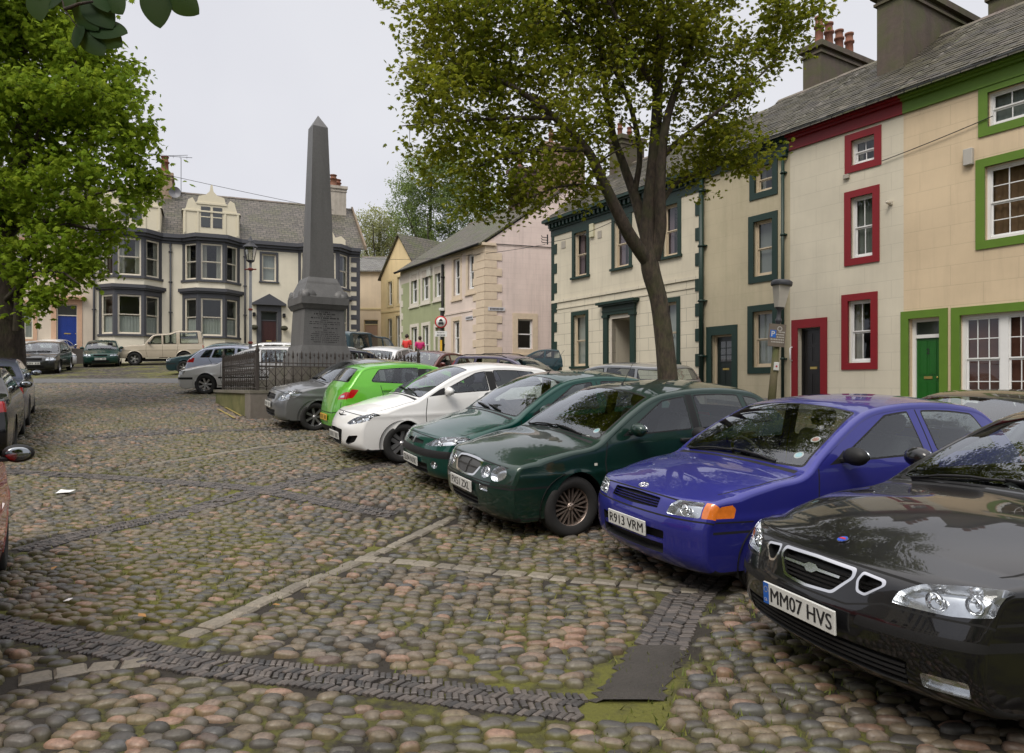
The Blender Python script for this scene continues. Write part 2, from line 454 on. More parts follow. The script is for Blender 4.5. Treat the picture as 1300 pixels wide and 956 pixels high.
def wheel(parent, x, y, z, sg, r, width, rim, style, spoke_mat, steer=0.):
    """a hub with tyre and rim; sg = +1 for the car's left side"""
    M = Matrix.Translation((x, y, z)) @ Matrix.Rotation(steer, 4, 'Z') @ (Matrix.Identity(4) if sg > 0 else Matrix.Rotation(math.pi, 4, 'Z'))
    h = MB(M); h.lathe([(.001, -.05), (rim * .72, -.05), (rim * .72, -.02), (.001, -.02)], axis='y', n=20)
    w = h.build('wheel', simple('brake_iron', (.05, .045, .04), .6, .6), parent)
    t = MB(M); hw = width / 2
    t.lathe([(rim * .96, -hw * .8), (rim, -hw * .93), ((rim + r) / 2, -hw * 1.04), (r * .965, -hw * .93), (r * .995, -hw * .7), (r, -hw * .3), (r * .992, -hw * .28), (r * .992, -hw * .24), (r, -hw * .2), (r, hw * .2),
             (r * .992, hw * .24), (r * .992, hw * .28), (r, hw * .3), (r * .995, hw * .7), (r * .965, hw * .93), ((rim + r) / 2 + .01, hw * 1.05), ((rim + r) / 2 - .01, hw * 1.03), (rim * 1.02, hw * .95), (rim * .96, hw * .80)], axis='y', n=40)
    t.build('tyre', RUB(), w)
    q = MB(M); q.lathe([(rim * .93, -hw * .7), (rim * .93, hw * .55), (rim * .955, hw * .74), (rim * 1.0, hw * .86), (rim * 1.025, hw * .84), (rim * 1.0, hw * .76), (rim * .97, hw * .62)], axis='y', n=40)
    n, w0, w1, dbl = style[:4]; disc = style[4] if len(style) > 4 else 0
    yo = hw * .55; hub = rim * .2
    q.lathe([(.001, yo + .012), (hub * .45, yo + .012), (hub * .55, yo + .004), (hub, yo), (hub * 1.05, yo - .02), (hub * 1.05, yo - .05)], axis='y', n=20)
    if disc: q.lathe([(hub, yo - .012), (rim * disc, yo - .004), (rim * disc, yo - .02)], axis='y', n=36)
    for k in range(n):
        for o in ((-dbl, dbl) if dbl else (0,)):
            a = 2 * math.pi * (k + .5) / n
            c, s_ = math.cos(a), math.sin(a)
            def pt(rad, lat, yy): return (c * rad - s_ * lat, yy, s_ * rad + c * lat)
            r0, r1 = hub * .8, rim * .95; o0, o1 = o * .75, o * 1.15
            vs = [pt(r0, o0 - w0, yo), pt(r0, o0 + w0, yo), pt(r1, o1 + w1, yo + .008), pt(r1, o1 - w1, yo + .008),
                  pt(r0, o0 - w0 * 1.2, yo - .03), pt(r0, o0 + w0 * 1.2, yo - .03), pt(r1, o1 + w1 * 1.2, yo - .022), pt(r1, o1 - w1 * 1.2, yo - .022)]
            q.add(vs, [(0, 1, 2, 3), (4, 5, 1, 0), (1, 5, 6, 2), (2, 6, 7, 3), (3, 7, 4, 0)])
    for k in range(4 if n % 4 == 0 else 5):
        a = 2 * math.pi * k / (4 if n % 4 == 0 else 5)
        q.lathe([(.001, yo + .008), (.008, yo + .008), (.009, yo - .004)], c=(hub * .72 * math.cos(a), 0, hub * .72 * math.sin(a)), axis='y', n=8)
    q.build('rim', spoke_mat, w)
    return w

def build_car(sp, name, label, cat, x, y, heading, group=None, label_loc='center', lift=0.):
    """x, y = ground position of the car's centre; heading in degrees (direction it faces)"""
    q = CarShape(sp); lod = sp.get('lod', 1); L, W = q.L, q.W
    root = empty(name, (0, 0, 0), 0, label, cat, group or 'cars parked about the square')
    body_mats = [sp['paint'], TRIM(), GAP(), sp.get('lower', sp['paint'])]
    feats = sp['features'](q) if callable(sp.get('features')) else sp.get('features', [])
    ds = {0: .045, 1: .07, 2: .14}[lod]; dsb = {0: .03, 1: .05, 2: .09}[lod]
    body = Acc(); parts = {}
    def addpart(key, fe, P, Nn, Fc, seam):
        parts.setdefault(key, dict(fe=fe, items=[]))['items'].append((P, Nn, Fc, seam))
    # ---- strip chart
    pk = list(np.arange(0, q.plen, dsb)); pk.append(q.plen)
    bd = [(p, -1.25 * WC) for p in pk] + [(q.plen, tt * WC) for tt in (-1.167, -1.083, -1, -.75, -.5, -.25, 0, .25, .5, .75, 1, 1.083, 1.167)] + \
         [(p, 1.25 * WC) for p in pk[::-1]] + [(0, -tt * WC) for tt in (-1.167, -1.083, -1, -.75, -.5, -.25, 0, .25, .5, .75, 1, 1.083, 1.167)]
    tg = np.concatenate([[-1.167, -1.083, -1], np.linspace(-1, 1, max(8, int(1.5 / ds)))[1:-1], [1, 1.083, 1.167]]) * WC
    ag = np.arange(ds * .5, q.plen, ds)
    grid = np.array([(a, t) for a in ag for t in tg])
    regs = []; meta = []
    def pushreg(poly, fe, sd):
        regs.append([(float(a), float(min(max(b, -1.2499 * WC), 1.2499 * WC))) for a, b in poly]); meta.append((fe, sd))
    for fe in feats:
        if fe['c'] == 'S': continue
        if lod == 2 and fe.get('k') == 'line': continue
        fn = {'F': q.pf, 'X': q.px, 'R': q.pr}[fe['c']]
        P2 = [(fn(u[1]), u[0] * WC) for u in fe['pts']]
        if fe.get('k') == 'line': P2 = ribbon(sub(P2, .06, False), fe.get('w', .009) * 1.3)
        else: P2 = sub(rounded(P2, fe.get('round', .0)), dsb * 1.5)
        for sd in ((1, -1) if fe.get('sym', True) else (0,)):
            PP = [(a, b * (sd or 1)) for a, b in P2]
            if fe.get('seal'): pushreg(PP, dict(k='slot', slot=1), sd); PP = inset(PP, fe['seal'])
            pushreg(PP, fe, sd)
    vo, fo, lab = chart(bd, [], regs, grid)
    A, T = vo[:, 0], np.clip(vo[:, 1] / WC, -1.25, 1.25)
    fn = lambda a, t: q.strip(np.clip(a, 0, q.plen), np.clip(t, -1.25, 1.25))
    P = fn(A, T); Nn = q.nrm(fn, A, T); seam = np.abs(T) > 1.249
    body.add(P, Nn, fo[lab == -1], 0)
    for i, (fe, sd) in enumerate(meta):
        Fi = fo[lab == i]
        if len(Fi) == 0: continue
        if fe.get('k') in ('slot', 'line'): body.add(P, Nn, Fi, fe.get('slot', 2))
        else: addpart((fe['n'], sd), fe, P, Nn, Fi, seam)
    # ---- side charts
    edge = [(float(np.interp(p, q.p, q.inl[:, 0])), float(np.interp(p, q.p, q.inl[:, 1]))) for p in pk]
    bot = sub([edge[-1], edge[0]], dsb, False)[1:-1]
    bds = edge + [(a, b - 0.0) for a, b in bot]
    ra = sp['ra']; holes = []
    for xw in (sp['xf'], sp['xr']):
        holes.append([(xw + ra * math.cos(th), sp['zw'] + ra * math.sin(th)) for th in np.linspace(-.9, math.pi + .9, 40 if lod < 2 else 20)] )
    gx = np.arange(ds * .3, L, ds); gz_ = np.arange(.2, sp['H'], ds)
    grid = np.array([(a, b) for a in gx for b in gz_])
    if lod < 2:
        ring = [(xw + (ra + k) * math.cos(th), sp['zw'] + (ra + k) * math.sin(th)) for xw in (sp['xf'], sp['xr']) for k in (.03, .06, .1) for th in np.linspace(-.5, math.pi + .5, 34)]
        grid = np.concatenate([grid, np.array(ring)])
    for sg in (1, -1):
        regs = []; meta = []
        for fe in feats:
            if fe['c'] != 'S': continue
            if fe.get('only') and fe['only'] != sg: continue
            if lod == 2 and fe.get('k') == 'line': continue
            if fe.get('k') == 'line': P2 = ribbon(sub(fe['pts'], .05, False), fe.get('w', .009) * 1.35)
            else: P2 = sub(rounded(fe['pts'], fe.get('round', 0)), dsb * 1.3)
            if fe.get('seal'): regs.append(P2); meta.append(dict(k='slot', slot=fe.get('sealslot', 1))); P2 = inset(P2, fe['seal'])
            regs.append(P2); meta.append(fe)
        vo, fo, lab = chart(bds, holes, regs, grid)
        A, Z = vo[:, 0], vo[:, 1]
        fn = lambda a, z: q.side(a, z, sg)
        P = fn(A, Z); Nn = q.nrm(fn, A, Z)
        eb = np.array(edge); seam = np.array([np.min(np.abs(eb[:, 0] - a) + np.abs(eb[:, 1] - b)) < 1e-4 for a, b in vo])
        body.add(P, Nn, fo[lab == -1], 0)
        for i, fe in enumerate(meta):
            Fi = fo[lab == i]
            if len(Fi) == 0: continue
            if fe.get('k') in ('slot', 'line'): body.add(P, Nn, Fi, fe.get('slot', 2))
            else: addpart((fe['n'], sg, fe.get('id', 0) if fe['n'] in ('door_window', 'side_window') else 0) if fe['n'] in ('door_window', 'side_window') else (fe['n'], sg), fe, P, Nn, Fi, seam)
    # ---- wheel wells and floor
    m = MB(); zw = sp['zw']
    for xw in (sp['xf'], sp['xr']):
        for sg in (1, -1):
            yo = q.yside(xw, zw + ra) * sg - .004 * sg; yi = (W - .34) * sg
            n = 20; vs = []
            for k in range(n + 1):
                th = -.35 + (math.pi + .7) * k / n
                xx, zz = q.cx - (xw + (ra + .006) * math.cos(th)), zw + (ra + .006) * math.sin(th)
                yy = float(q.yside(xw + ra * math.cos(th), zz)) * sg - .004 * sg
                vs += [(xx, yy, zz), (xx, yi, zz)]
            m.add(vs, [(2 * k, 2 * k + 1, 2 * k + 3, 2 * k + 2) for k in range(n)] + [[2 * k + 1 for k in range(n + 1)]])
    m.box((q.cx - .35, -(W - .3), .20), (q.cx - L + .3, W - .3, .30))
    for sg in (1, -1):
        m.box((q.cx - sp['xf'] - ra, sg * (W - .10), .20), (q.cx - sp['xr'] + ra, sg * (W - .3), .28))
    body.flat(m, 1)
    bo = body.build('body', body_mats, root)
    # ---- parts
    for key, d in parts.items():
        fe = d['fe']; k = fe.get('k', 'surf')
        if k == 'surf':
            a = Acc()
            for P, Nn, Fi, _ in d['items']: a.add(P, Nn, Fi)
            o = a.build(fe['n'], [fe['m']], root)
        else:                                                # recess with floor, walls and an optional cover
            a = Acc(); dep = fe.get('d', .04); last = None
            for P, Nn, Fi, seam in d['items']:
                a.add(P - Nn * dep, Nn, Fi)
                ed = {}
                for t in Fi:
                    for i in range(3):
                        e = tuple(sorted((t[i], t[(i + 1) % 3]))); ed[e] = ed.get(e, 0) + 1
                w = MB()
                for (i, j), c in ed.items():
                    if c == 1 and not (seam[i] and seam[j]):
                        w.add([P[i], P[j], P[j] - Nn[j] * dep, P[i] - Nn[i] * dep], [(0, 1, 2, 3)])
                a.flat(w)
            o = a.build(fe['n'], [fe['m']], root)
            if fe.get('cover'):
                a = Acc()
                for P, Nn, Fi, _ in d['items']: a.add(P, Nn, Fi)
                a.build(fe.get('cover_name', 'lens'), [fe['cover']], o)
            for bl in fe.get('bulbs', ()):                   # round reflectors or lamps inside: (t or x, z, radius, material)
                if fe['c'] == 'S': continue
                t_, z_, r_ = bl[:3]; sd = key[1] or 1
                fnn = {'F': q.pf, 'X': q.px, 'R': q.pr}[fe['c']]; p_ = fnn(z_)
                fs_ = lambda a_, b_: q.strip(a_, b_); c = q.strip(np.array([p_]), np.array([t_ * sd]))[0]; nb = q.nrm(fs_, np.array([p_]), np.array([t_ * sd]))[0]
                fx = 1 if fe['c'] != 'R' else -1
                b = MB(); c = Vector(c) - Vector(nb) * (dep * .75)
                b.lathe([(r_, fx * dep * .40), (r_ * 1.04, fx * dep * .40), (r_ * .96, fx * .0), (r_ * .7, -fx * r_ * .25), (r_ * .35, -fx * r_ * .35), (r_ * .3, fx * .0), (.001, fx * .006)], c=tuple(c), axis='x', n=20)
                b.build('bulb_reflector', bl[3] if len(bl) > 3 else CHROME(), o)
            if fe.get('slats'):                              # bars across a grille
                fnn = {'F': q.pf, 'X': q.px, 'R': q.pr}[fe['c']]
                sm = fe.get('slat_mat', TRIM()); sl = MB(); th = fe.get('slat_h', .006)
                for (t0, t1, z0, z1) in fe['slats']:
                    n = 12; top = []; 
                    tt = np.linspace(t0, t1, n); zz = np.linspace(z0, z1, n); pp = np.array([fnn(v) for v in zz])
                    Pq = q.strip(pp, tt); Nq = q.nrm(lambda a_, b_: q.strip(a_, b_), pp, tt); Pq = Pq - Nq * .008
                    vs = []
                    for i in range(n):
                        c = Pq[i]; nn = Nq[i]
                        up = np.array([0, 0, 1.]) if abs(z1 - z0) < .02 else np.array([0, 1., 0])
                        vs += [c + up * th, c - up * th, c - nn * .02 + up * th, c - nn * .02 - up * th]
                    fs = []
                    for i in range(n - 1):
                        b0, b1 = 4 * i, 4 * i + 4
                        fs += [(b0, b0 + 1, b1 + 1, b1), (b0 + 2, b0, b1, b1 + 2), (b0 + 1, b0 + 3, b1 + 3, b1 + 1)]
                    sl.add(vs, fs)
                sl.build('slats', sm, o)
    # ---- wheels
    off = sp.get('tyre_w', .185) / 2
    for xw in (sp['xf'], sp['xr']):
        for sg in (1, -1):
            wheel(root, q.cx - xw, sg * (float(q.yside(xw, .56)) - off - .018), sp['rt'], sg, sp['rt'], 2 * off, sp['rim'], sp['spokes'], sp['rim_mat'], sp.get('steer', 0.) if xw == sp['xf'] else 0.)
    # ---- mirrors
    mx, mz = sp['mirror']; mm = sp.get('mirror_mat', TRIM())
    for sg in (1, -1):
        ys = float(q.yside(mx, mz - .02)) * sg; b = MB(); X = q.cx - mx
        b.ell((X + .01, ys + .125 * sg, mz + .02), (.062, .105, .068), 14, 10)
        b.box((X - .03, ys - .01 * sg, mz - .035), (X + .03, ys + .07 * sg, mz - .005), .006)
        o = b.build('door_mirror', mm, root)
        g = MB(); g.ell((X - .043, ys + .125 * sg, mz + .02), (.012, .082, .050), 14, 8); g.build('mirror_glass', simple('mirror_silver', (.30, .32, .34), .03, 1, vary=0), o)
    # ---- cabin
    if sp.get('cabin', True) and lod < 2:
        fab = simple(sp.get('seat_name', 'seat_cloth'), sp.get('seat_col', (.045, .048, .055)), .9, vary=.3, scale=30)
        hx = q.D[:, 0]; cowlx = float(np.interp(q.tags['c'], q.p, hx)); H = sp['H']
        b = MB(); dx = q.cx - cowlx
        prof = [(dx + .1, .60), (dx + .1, q.belt(cowlx) - .06), (dx - .10, q.belt(cowlx) - .045), (dx - .36, q.belt(cowlx) - .06), (dx - .42, q.belt(cowlx) - .16), (dx - .38, .62)]
        b.prism(prof, -(W - .17), W - .17, 'y'); b.build('dashboard', simple('dash', (.03, .031, .034), .7), root)
        xs = cowlx + .95
        for sy in (.36, -.36):
            b = MB(); X = q.cx - xs
            b.box((X + .22, sy - .24, .38), (X - .28, sy + .24, .55), .04)
            R = Matrix.Translation((X - .24, sy, .5)) @ Matrix.Rotation(math.radians(-18), 4, 'Y'); b.M = R
            b.box((-.07, -.23, 0), (.06, .23, .58), .045)
            b.box((-.05, -.13, .62), (.05, .13, min(.80, H - .62)), .035); b.box((-.01, -.05, .55), (.01, -.04, .65)); b.box((-.01, .04, .55), (.01, .05, .65))
            b.build('seat', fab, root)
        b = MB(); X = q.cx - min(xs + .85, sp['xr'] + .05)
        b.box((X + .2, -.55, .4), (X - .25, .55, .56), .04); b.M = Matrix.Translation((X - .22, 0, .5)) @ Matrix.Rotation(math.radians(-20), 4, 'Y')
        b.box((-.06, -.55, 0), (.06, .55, .50), .04)
        for sy in (.34, -.34): b.box((-.04, sy - .12, .5), (.04, sy + .12, .64), .03)
        b.build('rear_seat', fab, root)
        b = MB(Matrix.Translation((q.cx - cowlx - .50, -.36, q.belt(cowlx) - .06)) @ Matrix.Rotation(math.radians(-65), 4, 'Y'))
        n = 20; b.tube([(.185 * math.cos(2 * math.pi * k / n), .185 * math.sin(2 * math.pi * k / n), 0) for k in range(n + 1)], .014, 7)
        b.box((-.015, -.18, -.01), (.015, .18, .01)); b.box((-.18, -.02, -.01), (0, .02, .01)); b.lathe([(.001, .03), (.06, .02), (.065, -.02)], n=14)
        b.build('steering_wheel', TRIM(), root)
    # ---- bars laid on the skin: wipers, aerial, badges
    def on(c, t, v, off_=.0):
        f = {'F': q.pf, 'X': q.px, 'R': q.pr}[c]; p_ = np.array([f(v)]); t_ = np.array([float(t)])
        fn_ = lambda a_, b_: q.strip(np.clip(a_, 0, q.plen), b_)
        P_ = q.strip(p_, t_)[0]; n_ = q.nrm(fn_, p_, t_)[0]
        return Vector(P_) + Vector(n_) * off_, Vector(n_)
    if lod < 2:
        for (x0, t0, x1, t1) in sp.get('wipers', ()):
            b = MB(); ptsw = [on('X', t0 + (t1 - t0) * k / 6, x0 + (x1 - x0) * k / 6, .016 + .01 * (k in (2, 3, 4)))[0] for k in range(7)]
            b.tube(ptsw, [.009, .008, .009, .010, .009, .008, .006], 6)
            pb = [on('X', t0 + (t1 - t0) * k / 6, x0 + (x1 - x0) * k / 6, .006)[0] for k in range(1, 7)]; b.tube(pb, .005, 5)
            b.build('wiper', TRIM(), root)
        if sp.get('aerial'):
            xa, ta, lean, ln = sp['aerial']; a0, nn = on('X', ta, xa, 0.)
            b = MB(); b.tube([a0, a0 + Vector((-lean, 0, 1)).normalized() * ln], [.004, .002], 6); b.lathe([(.018, 0), (.012, .02), (.006, .03)], c=tuple(a0 - Vector((0, 0, .004))), n=10)
            b.build('aerial', TRIM(), root)
    # ---- number plates
    for pl in sp.get('plates', ()):
        z, rear, txt = pl['z'], pl.get('rear', False), pl.get('text')
        P_, n_ = on('R' if rear else 'F', 0, z); fx = -1 if rear else 1
        yv = Vector((0, fx * 1., 0)); n_ = Vector((n_.x, 0, min(.25, max(-.25, n_.z)))).normalized(); up = n_.cross(yv)
        off_ = pl.get('off', .022); oc = P_ + n_ * off_
        M = Matrix(((yv.x, up.x, n_.x, oc.x), (yv.y, up.y, n_.y, oc.y), (yv.z, up.z, n_.z, oc.z), (0, 0, 0, 1)))
        b = MB(M); b.box((-.26, -.0555, -.012), (.26, .0555, 0), .003)
        o = b.build('number_plate', PLATEY() if rear else PLATEW(), root)
        if txt:
            band = .022 if pl.get('band') else 0.
            if band:
                bb = MB(M); bb.box((-.258, -.053, .0005), (-.215, .053, .0015)); bb.build('plate_band', simple('eu_blue', (.01, .10, .42), .4, vary=0), o)
                place_text('GB', .016, M @ Matrix.Translation((-.2365, -.032, .003)), PLATEW(), o, 'country_letters', width=.024)
                rg = MB(M)
                for k in range(12):
                    a = k * math.pi / 6; rg.lathe([(.0025, .0022), (.001, .0026)], c=(-.2365 + .014 * math.cos(a), .02 + .014 * math.sin(a), 0), n=5)
                rg.build('star_ring', simple('star_yellow', (.7, .55, .05), .5, vary=0), o)
            place_text(txt, .072, M @ Matrix.Translation((band, 0, .0012)), INK(), o, 'plate_lettering', width=pl.get('tw', .44), bold=.008)
    for fnx in sp.get('extra', ()): fnx(q, root, on)
    # ---- set it down on the slope
    th = math.radians(heading); f2 = Vector((math.cos(th), math.sin(th), 0)); l2 = Vector((-math.sin(th), math.cos(th), 0))
    g = lambda d: gz(x + d.x, y + d.y)
    hw = (sp['xr'] - sp['xf']) / 2
    fw = (f2 * (2 * hw) + Vector((0, 0, g(f2 * hw) - g(f2 * -hw)))).normalized()
    lf = (l2 * 1.4 + Vector((0, 0, g(l2 * .7) - g(l2 * -.7)))).normalized(); up = fw.cross(lf).normalized(); lf = up.cross(fw)
    zc = (g(f2 * hw) + g(f2 * -hw)) / 2
    root.matrix_world = Matrix(((fw.x, lf.x, up.x, x), (fw.y, lf.y, up.y, y), (fw.z, lf.z, up.z, zc + lift), (0, 0, 0, 1)))
    return root

def car_front_at(sp, fx, fy, heading):
    """centre position of a car whose nose centre stands over (fx, fy)"""
    th = math.radians(heading); L = sp['L']
    return fx - math.cos(th) * L / 2, fy - math.sin(th) * L / 2
def side_win(q, x0b, x0t, x1b, x1t, m=.012, b=.022, ident=0, mat=None, seal=.014, rnd=.03, name='door_window'):
    """side window between two pillars; its top follows the roof line"""
    n = 10; top = []
    for k in range(n + 1):
        xt = x0t + (x1t - x0t) * k / n; top.append((xt, max(q.zin(xt) - m, q.belt(xt) + b + .002)))
    bot = [(x1b, q.belt(x1b) + b), ((x0b + x1b) / 2, q.belt((x0b + x1b) / 2) + b), (x0b, q.belt(x0b) + b)]
    return dict(c='S', pts=top + bot, n=name, m=mat or GLASS(), seal=seal, round=rnd, id=ident)
def circ(t, z, rt, rz, n=16): return [(t + rt * math.cos(2 * math.pi * k / n), z + rz * math.sin(2 * math.pi * k / n)) for k in range(n)]
def base_features(q, ws=(.955, .05, .03), doors=(), back=(.88, .03, .05), hood=True, hz=None, roofgap=False, sills=True, gl=None):
    """windscreen, rear window, bonnet and door shut lines"""
    D = q.D; X = D[:, 0]; xc = float(np.interp(q.tags['c'], q.p, X)); xh = float(np.interp(q.tags['h'], q.p, X))
    xn = float(np.interp(q.tags['n'], q.p, X)); zn = float(np.interp(q.tags['n'], q.p, D[:, 1]))
    zr = float(np.interp(q.tags['r'], q.p, D[:, 1])); zb = float(np.interp(q.tags['b'], q.p, D[:, 1]))
    w, a, b = ws; G = gl or GLASS()
    f = [dict(c='X', n='windscreen', m=G, sym=False, seal=.022, round=.05,
              pts=[(-w, xc + a), (-.6, xc + a * .55), (0, xc + a * .4), (.6, xc + a * .55), (w, xc + a), (w + .02, (xc + xh) / 2), (w, xh - b), (.5, xh - b * .5), (-.5, xh - b * .5), (-w, xh - b), (-w - .02, (xc + xh) / 2)]),
         dict(c='X', k='slot', slot=1, sym=False, pts=[(-.93, xc - .02), (.93, xc - .02), (.93, xc + a * .35), (0, xc + a * .1), (-.93, xc + a * .35)])]
    if back:
        bt, b0, b1 = back
        f.append(dict(c='R', n='rear_window', m=G, sym=False, seal=.02, round=.05, pts=[(-bt, zr - b0), (bt, zr - b0), (bt + .04, zb + b1), (-bt - .04, zb + b1)]))
    if hood:
        f.append(dict(c='X', k='line', pts=[(.90, xn + .10), (.955, xn + .30), (.975, (xn + xc) / 2), (.965, xc - .03)], w=.011))
        f.append(dict(c='F', k='line', sym=False, pts=[(t, (hz or zn) - .012 - .03 * abs(t) ** 3) for t in np.linspace(-.9, .9, 13)], w=.011))
    for pts in doors: f.append(dict(c='S', k='line', pts=pts))
    if sills: f.append(dict(c='S', k='line', pts=[(q.sp['xf'] + q.sp['ra'] + .03, .275), (q.sp['xr'] - q.sp['ra'] - .03, .285)], w=.012))
    return f
def lip(q, z0, z1, slot=1, x1=None, t=1.25):
    """a band round the front bumper and on to its sides"""
    f = [dict(c='F', k='slot', slot=slot, sym=False, pts=[(-t, z0), (-.6, z0), (0, z0), (.6, z0), (t, z0), (t, z1), (.6, z1), (0, z1), (-.6, z1), (-t, z1)])]
    if x1: f.append(dict(c='S', k='slot', slot=slot, pts=[(-.1, z0), (x1, z0), (x1, z1), (-.1, z1)]))
    return f
def handle(x, mat=None, w=.10):
    def go(q, root, on):
        for sg in (1, -1):
            z = q.belt(x) - .07; y = float(q.yside(x, z)) * sg; b = MB()
            b.box((q.cx - x - w, y - .01, z - .018), (q.cx - x + w, y + .032 * sg, z + .012), .006)
            b.build('door_handle', mat or TRIM(), root)
    return go
def badge(c, t, v, shape, mat, size, off=.004, name='badge'):
    """a flat emblem laid on the skin; shape = list of loops in its own plane"""
    def go(q, root, on):
        P, n = on(c, t, v, off); yv = Vector((0, 1 if n.x > -.2 else -1, 0)); up = n.cross(yv).normalized(); yv = up.cross(n)
        M = Matrix(((yv.x, up.x, n.x, P.x), (yv.y, up.y, n.y, P.y), (yv.z, up.z, n.z, P.z), (0, 0, 0, 1)))
        par = root
        for i, (kind, arg, mm) in enumerate(shape):
            b = MB(M @ Matrix.Translation((0, 0, .002 * i)))
            if kind == 'disc': b.prism([(size * arg[0] * math.cos(2 * math.pi * k / 24) + size * arg[2], size * arg[1] * math.sin(2 * math.pi * k / 24) + size * arg[3]) for k in range(24)], 0, .003)
            elif kind == 'ring':
                b.tube([(size * arg[0] * math.cos(2 * math.pi * k / 24) + size * arg[2], size * arg[1] * math.sin(2 * math.pi * k / 24) + size * arg[3], 0) for k in range(25)], size * arg[4], 6, cap=False)
            elif kind == 'line': b.tube([(size * p_[0], size * p_[1], .001) for p_ in arg[:-1]], size * arg[-1], 6)
            elif kind == 'poly': b.prism([(size * p_[0], size * p_[1]) for p_ in arg], 0, .003)
            o = b.build(name if i == 0 else 'emblem', mm, par)
            if i == 0: par = o
    return go
def sticker(t, x, r, mat, mat2=None):
    """a tax disc or permit stuck inside the windscreen"""
    def go(q, root, on):
        P, n = on('X', t, x, -.006); yv = n.cross(Vector((0, 0, 1))).normalized(); up = yv.cross(n) * -1
        M = Matrix(((yv.x, up.x, n.x, P.x), (yv.y, up.y, n.y, P.y), (yv.z, up.z, n.z, P.z), (0, 0, 0, 1)))
        b = MB(M); b.prism([(r * math.cos(2 * math.pi * k / 20), r * math.sin(2 * math.pi * k / 20)) for k in range(20)], 0, .001)
        o = b.build('permit_disc', mat, root)
        if mat2:
            b = MB(M); b.prism([(r * .7 * math.cos(2 * math.pi * k / 20), r * .7 * math.sin(2 * math.pi * k / 20)) for k in range(20)], .0015, .0025); b.build('disc_print', mat2, o)
    return go
def rails(x0, x1, t=.93, h=.045, mat=None):
    def go(q, root, on):
        for sg in (1, -1):
            pts = []
            for k in range(9):
                xx = x0 + (x1 - x0) * k / 8; P, n = on('X', t * sg, xx, 0)
                pts.append(P + Vector((0, 0, h if 0 < k < 8 else 0)))
            b = MB(); b.tube(pts, .014, 7); b.build('roof_rail', mat or TRIM(), root)
    return go
def box_part(name, a, b_, mat, bev=.01):
    def go(q, root, on):
        b = MB(); b.box((q.cx - a[0], a[1], a[2]), (q.cx - b_[0], b_[1], b_[2]), bev); b.build(name, mat, root)
    return go
SILV = lambda: simple('silver_alloy', (.50, .50, .51), .3, .85, vary=.15, scale=12)
BRONZ = lambda: simple('dull_alloy', (.36, .29, .25), .38, .75, vary=.2, scale=12)

# ---- the green hatchback with twin round lamps
def f_rover(q):
    f = base_features(q, hz=.742, doors=[
        [(1.20, .93), (1.16, .72), (1.18, .45), (1.24, .28)],
        [(2.34, .95), (2.35, .28)], [(2.34, .95), (2.335, 1.31)],
        [(3.26, .99), (3.20, .80), (2.96, .60), (2.88, .40), (2.84, .28)]])
    f += [side_win(q, 1.38, 1.95, 2.285, 2.27), side_win(q, 2.40, 2.385, 3.10, 3.02, ident=1), side_win(q, 3.16, 3.09, 3.52, 3.30, ident=2, rnd=.02, name='side_window')]
    f += [dict(c='S', k='slot', slot=1, pts=[(2.29, q.belt(2.3) + .03), (2.39, q.belt(2.3) + .03), (2.375, 1.315), (2.275, 1.315)])]
    f += [dict(c='F', n='grille_frame', m=CHROME(), sym=False, round=.03, pts=[(-.38, .722), (-.19, .735), (0, .738), (.19, .735), (.38, .722), (.40, .67), (.30, .575), (0, .555), (-.30, .575), (-.40, .67)]),
          dict(c='F', n='grille', k='recess', m=simple('grille_mesh', (.10, .10, .10), .5, .6, vary=.6, scale=160), d=.02, sym=False, round=.03,
               pts=[(-.345, .708), (-.17, .72), (0, .722), (.17, .72), (.345, .708), (.362, .67), (.27, .59), (0, .572), (-.27, .59), (-.362, .67)],
               slats=[(0, .001, .58, .715), (-.34, .34, .655, .655)], slat_mat=simple('grille_mesh', (.1, .1, .1), .5)),
          dict(c='F', n='headlight', k='recess', m=REFL(), d=.045, cover=LENS(), pts=circ(.545, .648, .105, .062), bulbs=[(.545, .648, .056)]),
          dict(c='F', n='headlight', k='recess', m=REFL(), d=.045, cover=LENS(), pts=circ(.79, .648, .125, .070), bulbs=[(.79, .648, .066)]),
          dict(c='F', n='fog_lamp', m=REFL(), k='recess', d=.02, cover=LENS(), round=.01, pts=[(.50, .47), (.68, .47), (.68, .515), (.50, .515)]),
          dict(c='F', n='lower_grille', k='recess', m=TRIM(), d=.05, sym=False, round=.02, pts=[(-.42, .30), (.42, .30), (.45, .385), (-.45, .385)], slats=[(-.43, .43, .34, .34)])]
    f += lip(q, .515, .535, 1, .42) + lip(q, .20, .235, 1, .34)
    f += [dict(c='F', k='line', sym=False, pts=[(t, .556) for t in np.linspace(-1.25, 1.25, 9)], w=.008),
          dict(c='S', n='side_repeater', m=simple('clear_repeater', (.6, .58, .5), .2), pts=[(1.02, .69), (1.06, .69), (1.06, .715), (1.02, .715)]),
          dict(c='R', n='tail_light', m=REDL(), pts=[(.84, .70), (1.25, .70), (1.25, .93), (.84, .93)]),
          dict(c='S', n='tail_light', m=REDL(), pts=[(3.86, .72), (4.1, .72), (4.1, .92), (3.82, .92)])]
    return f
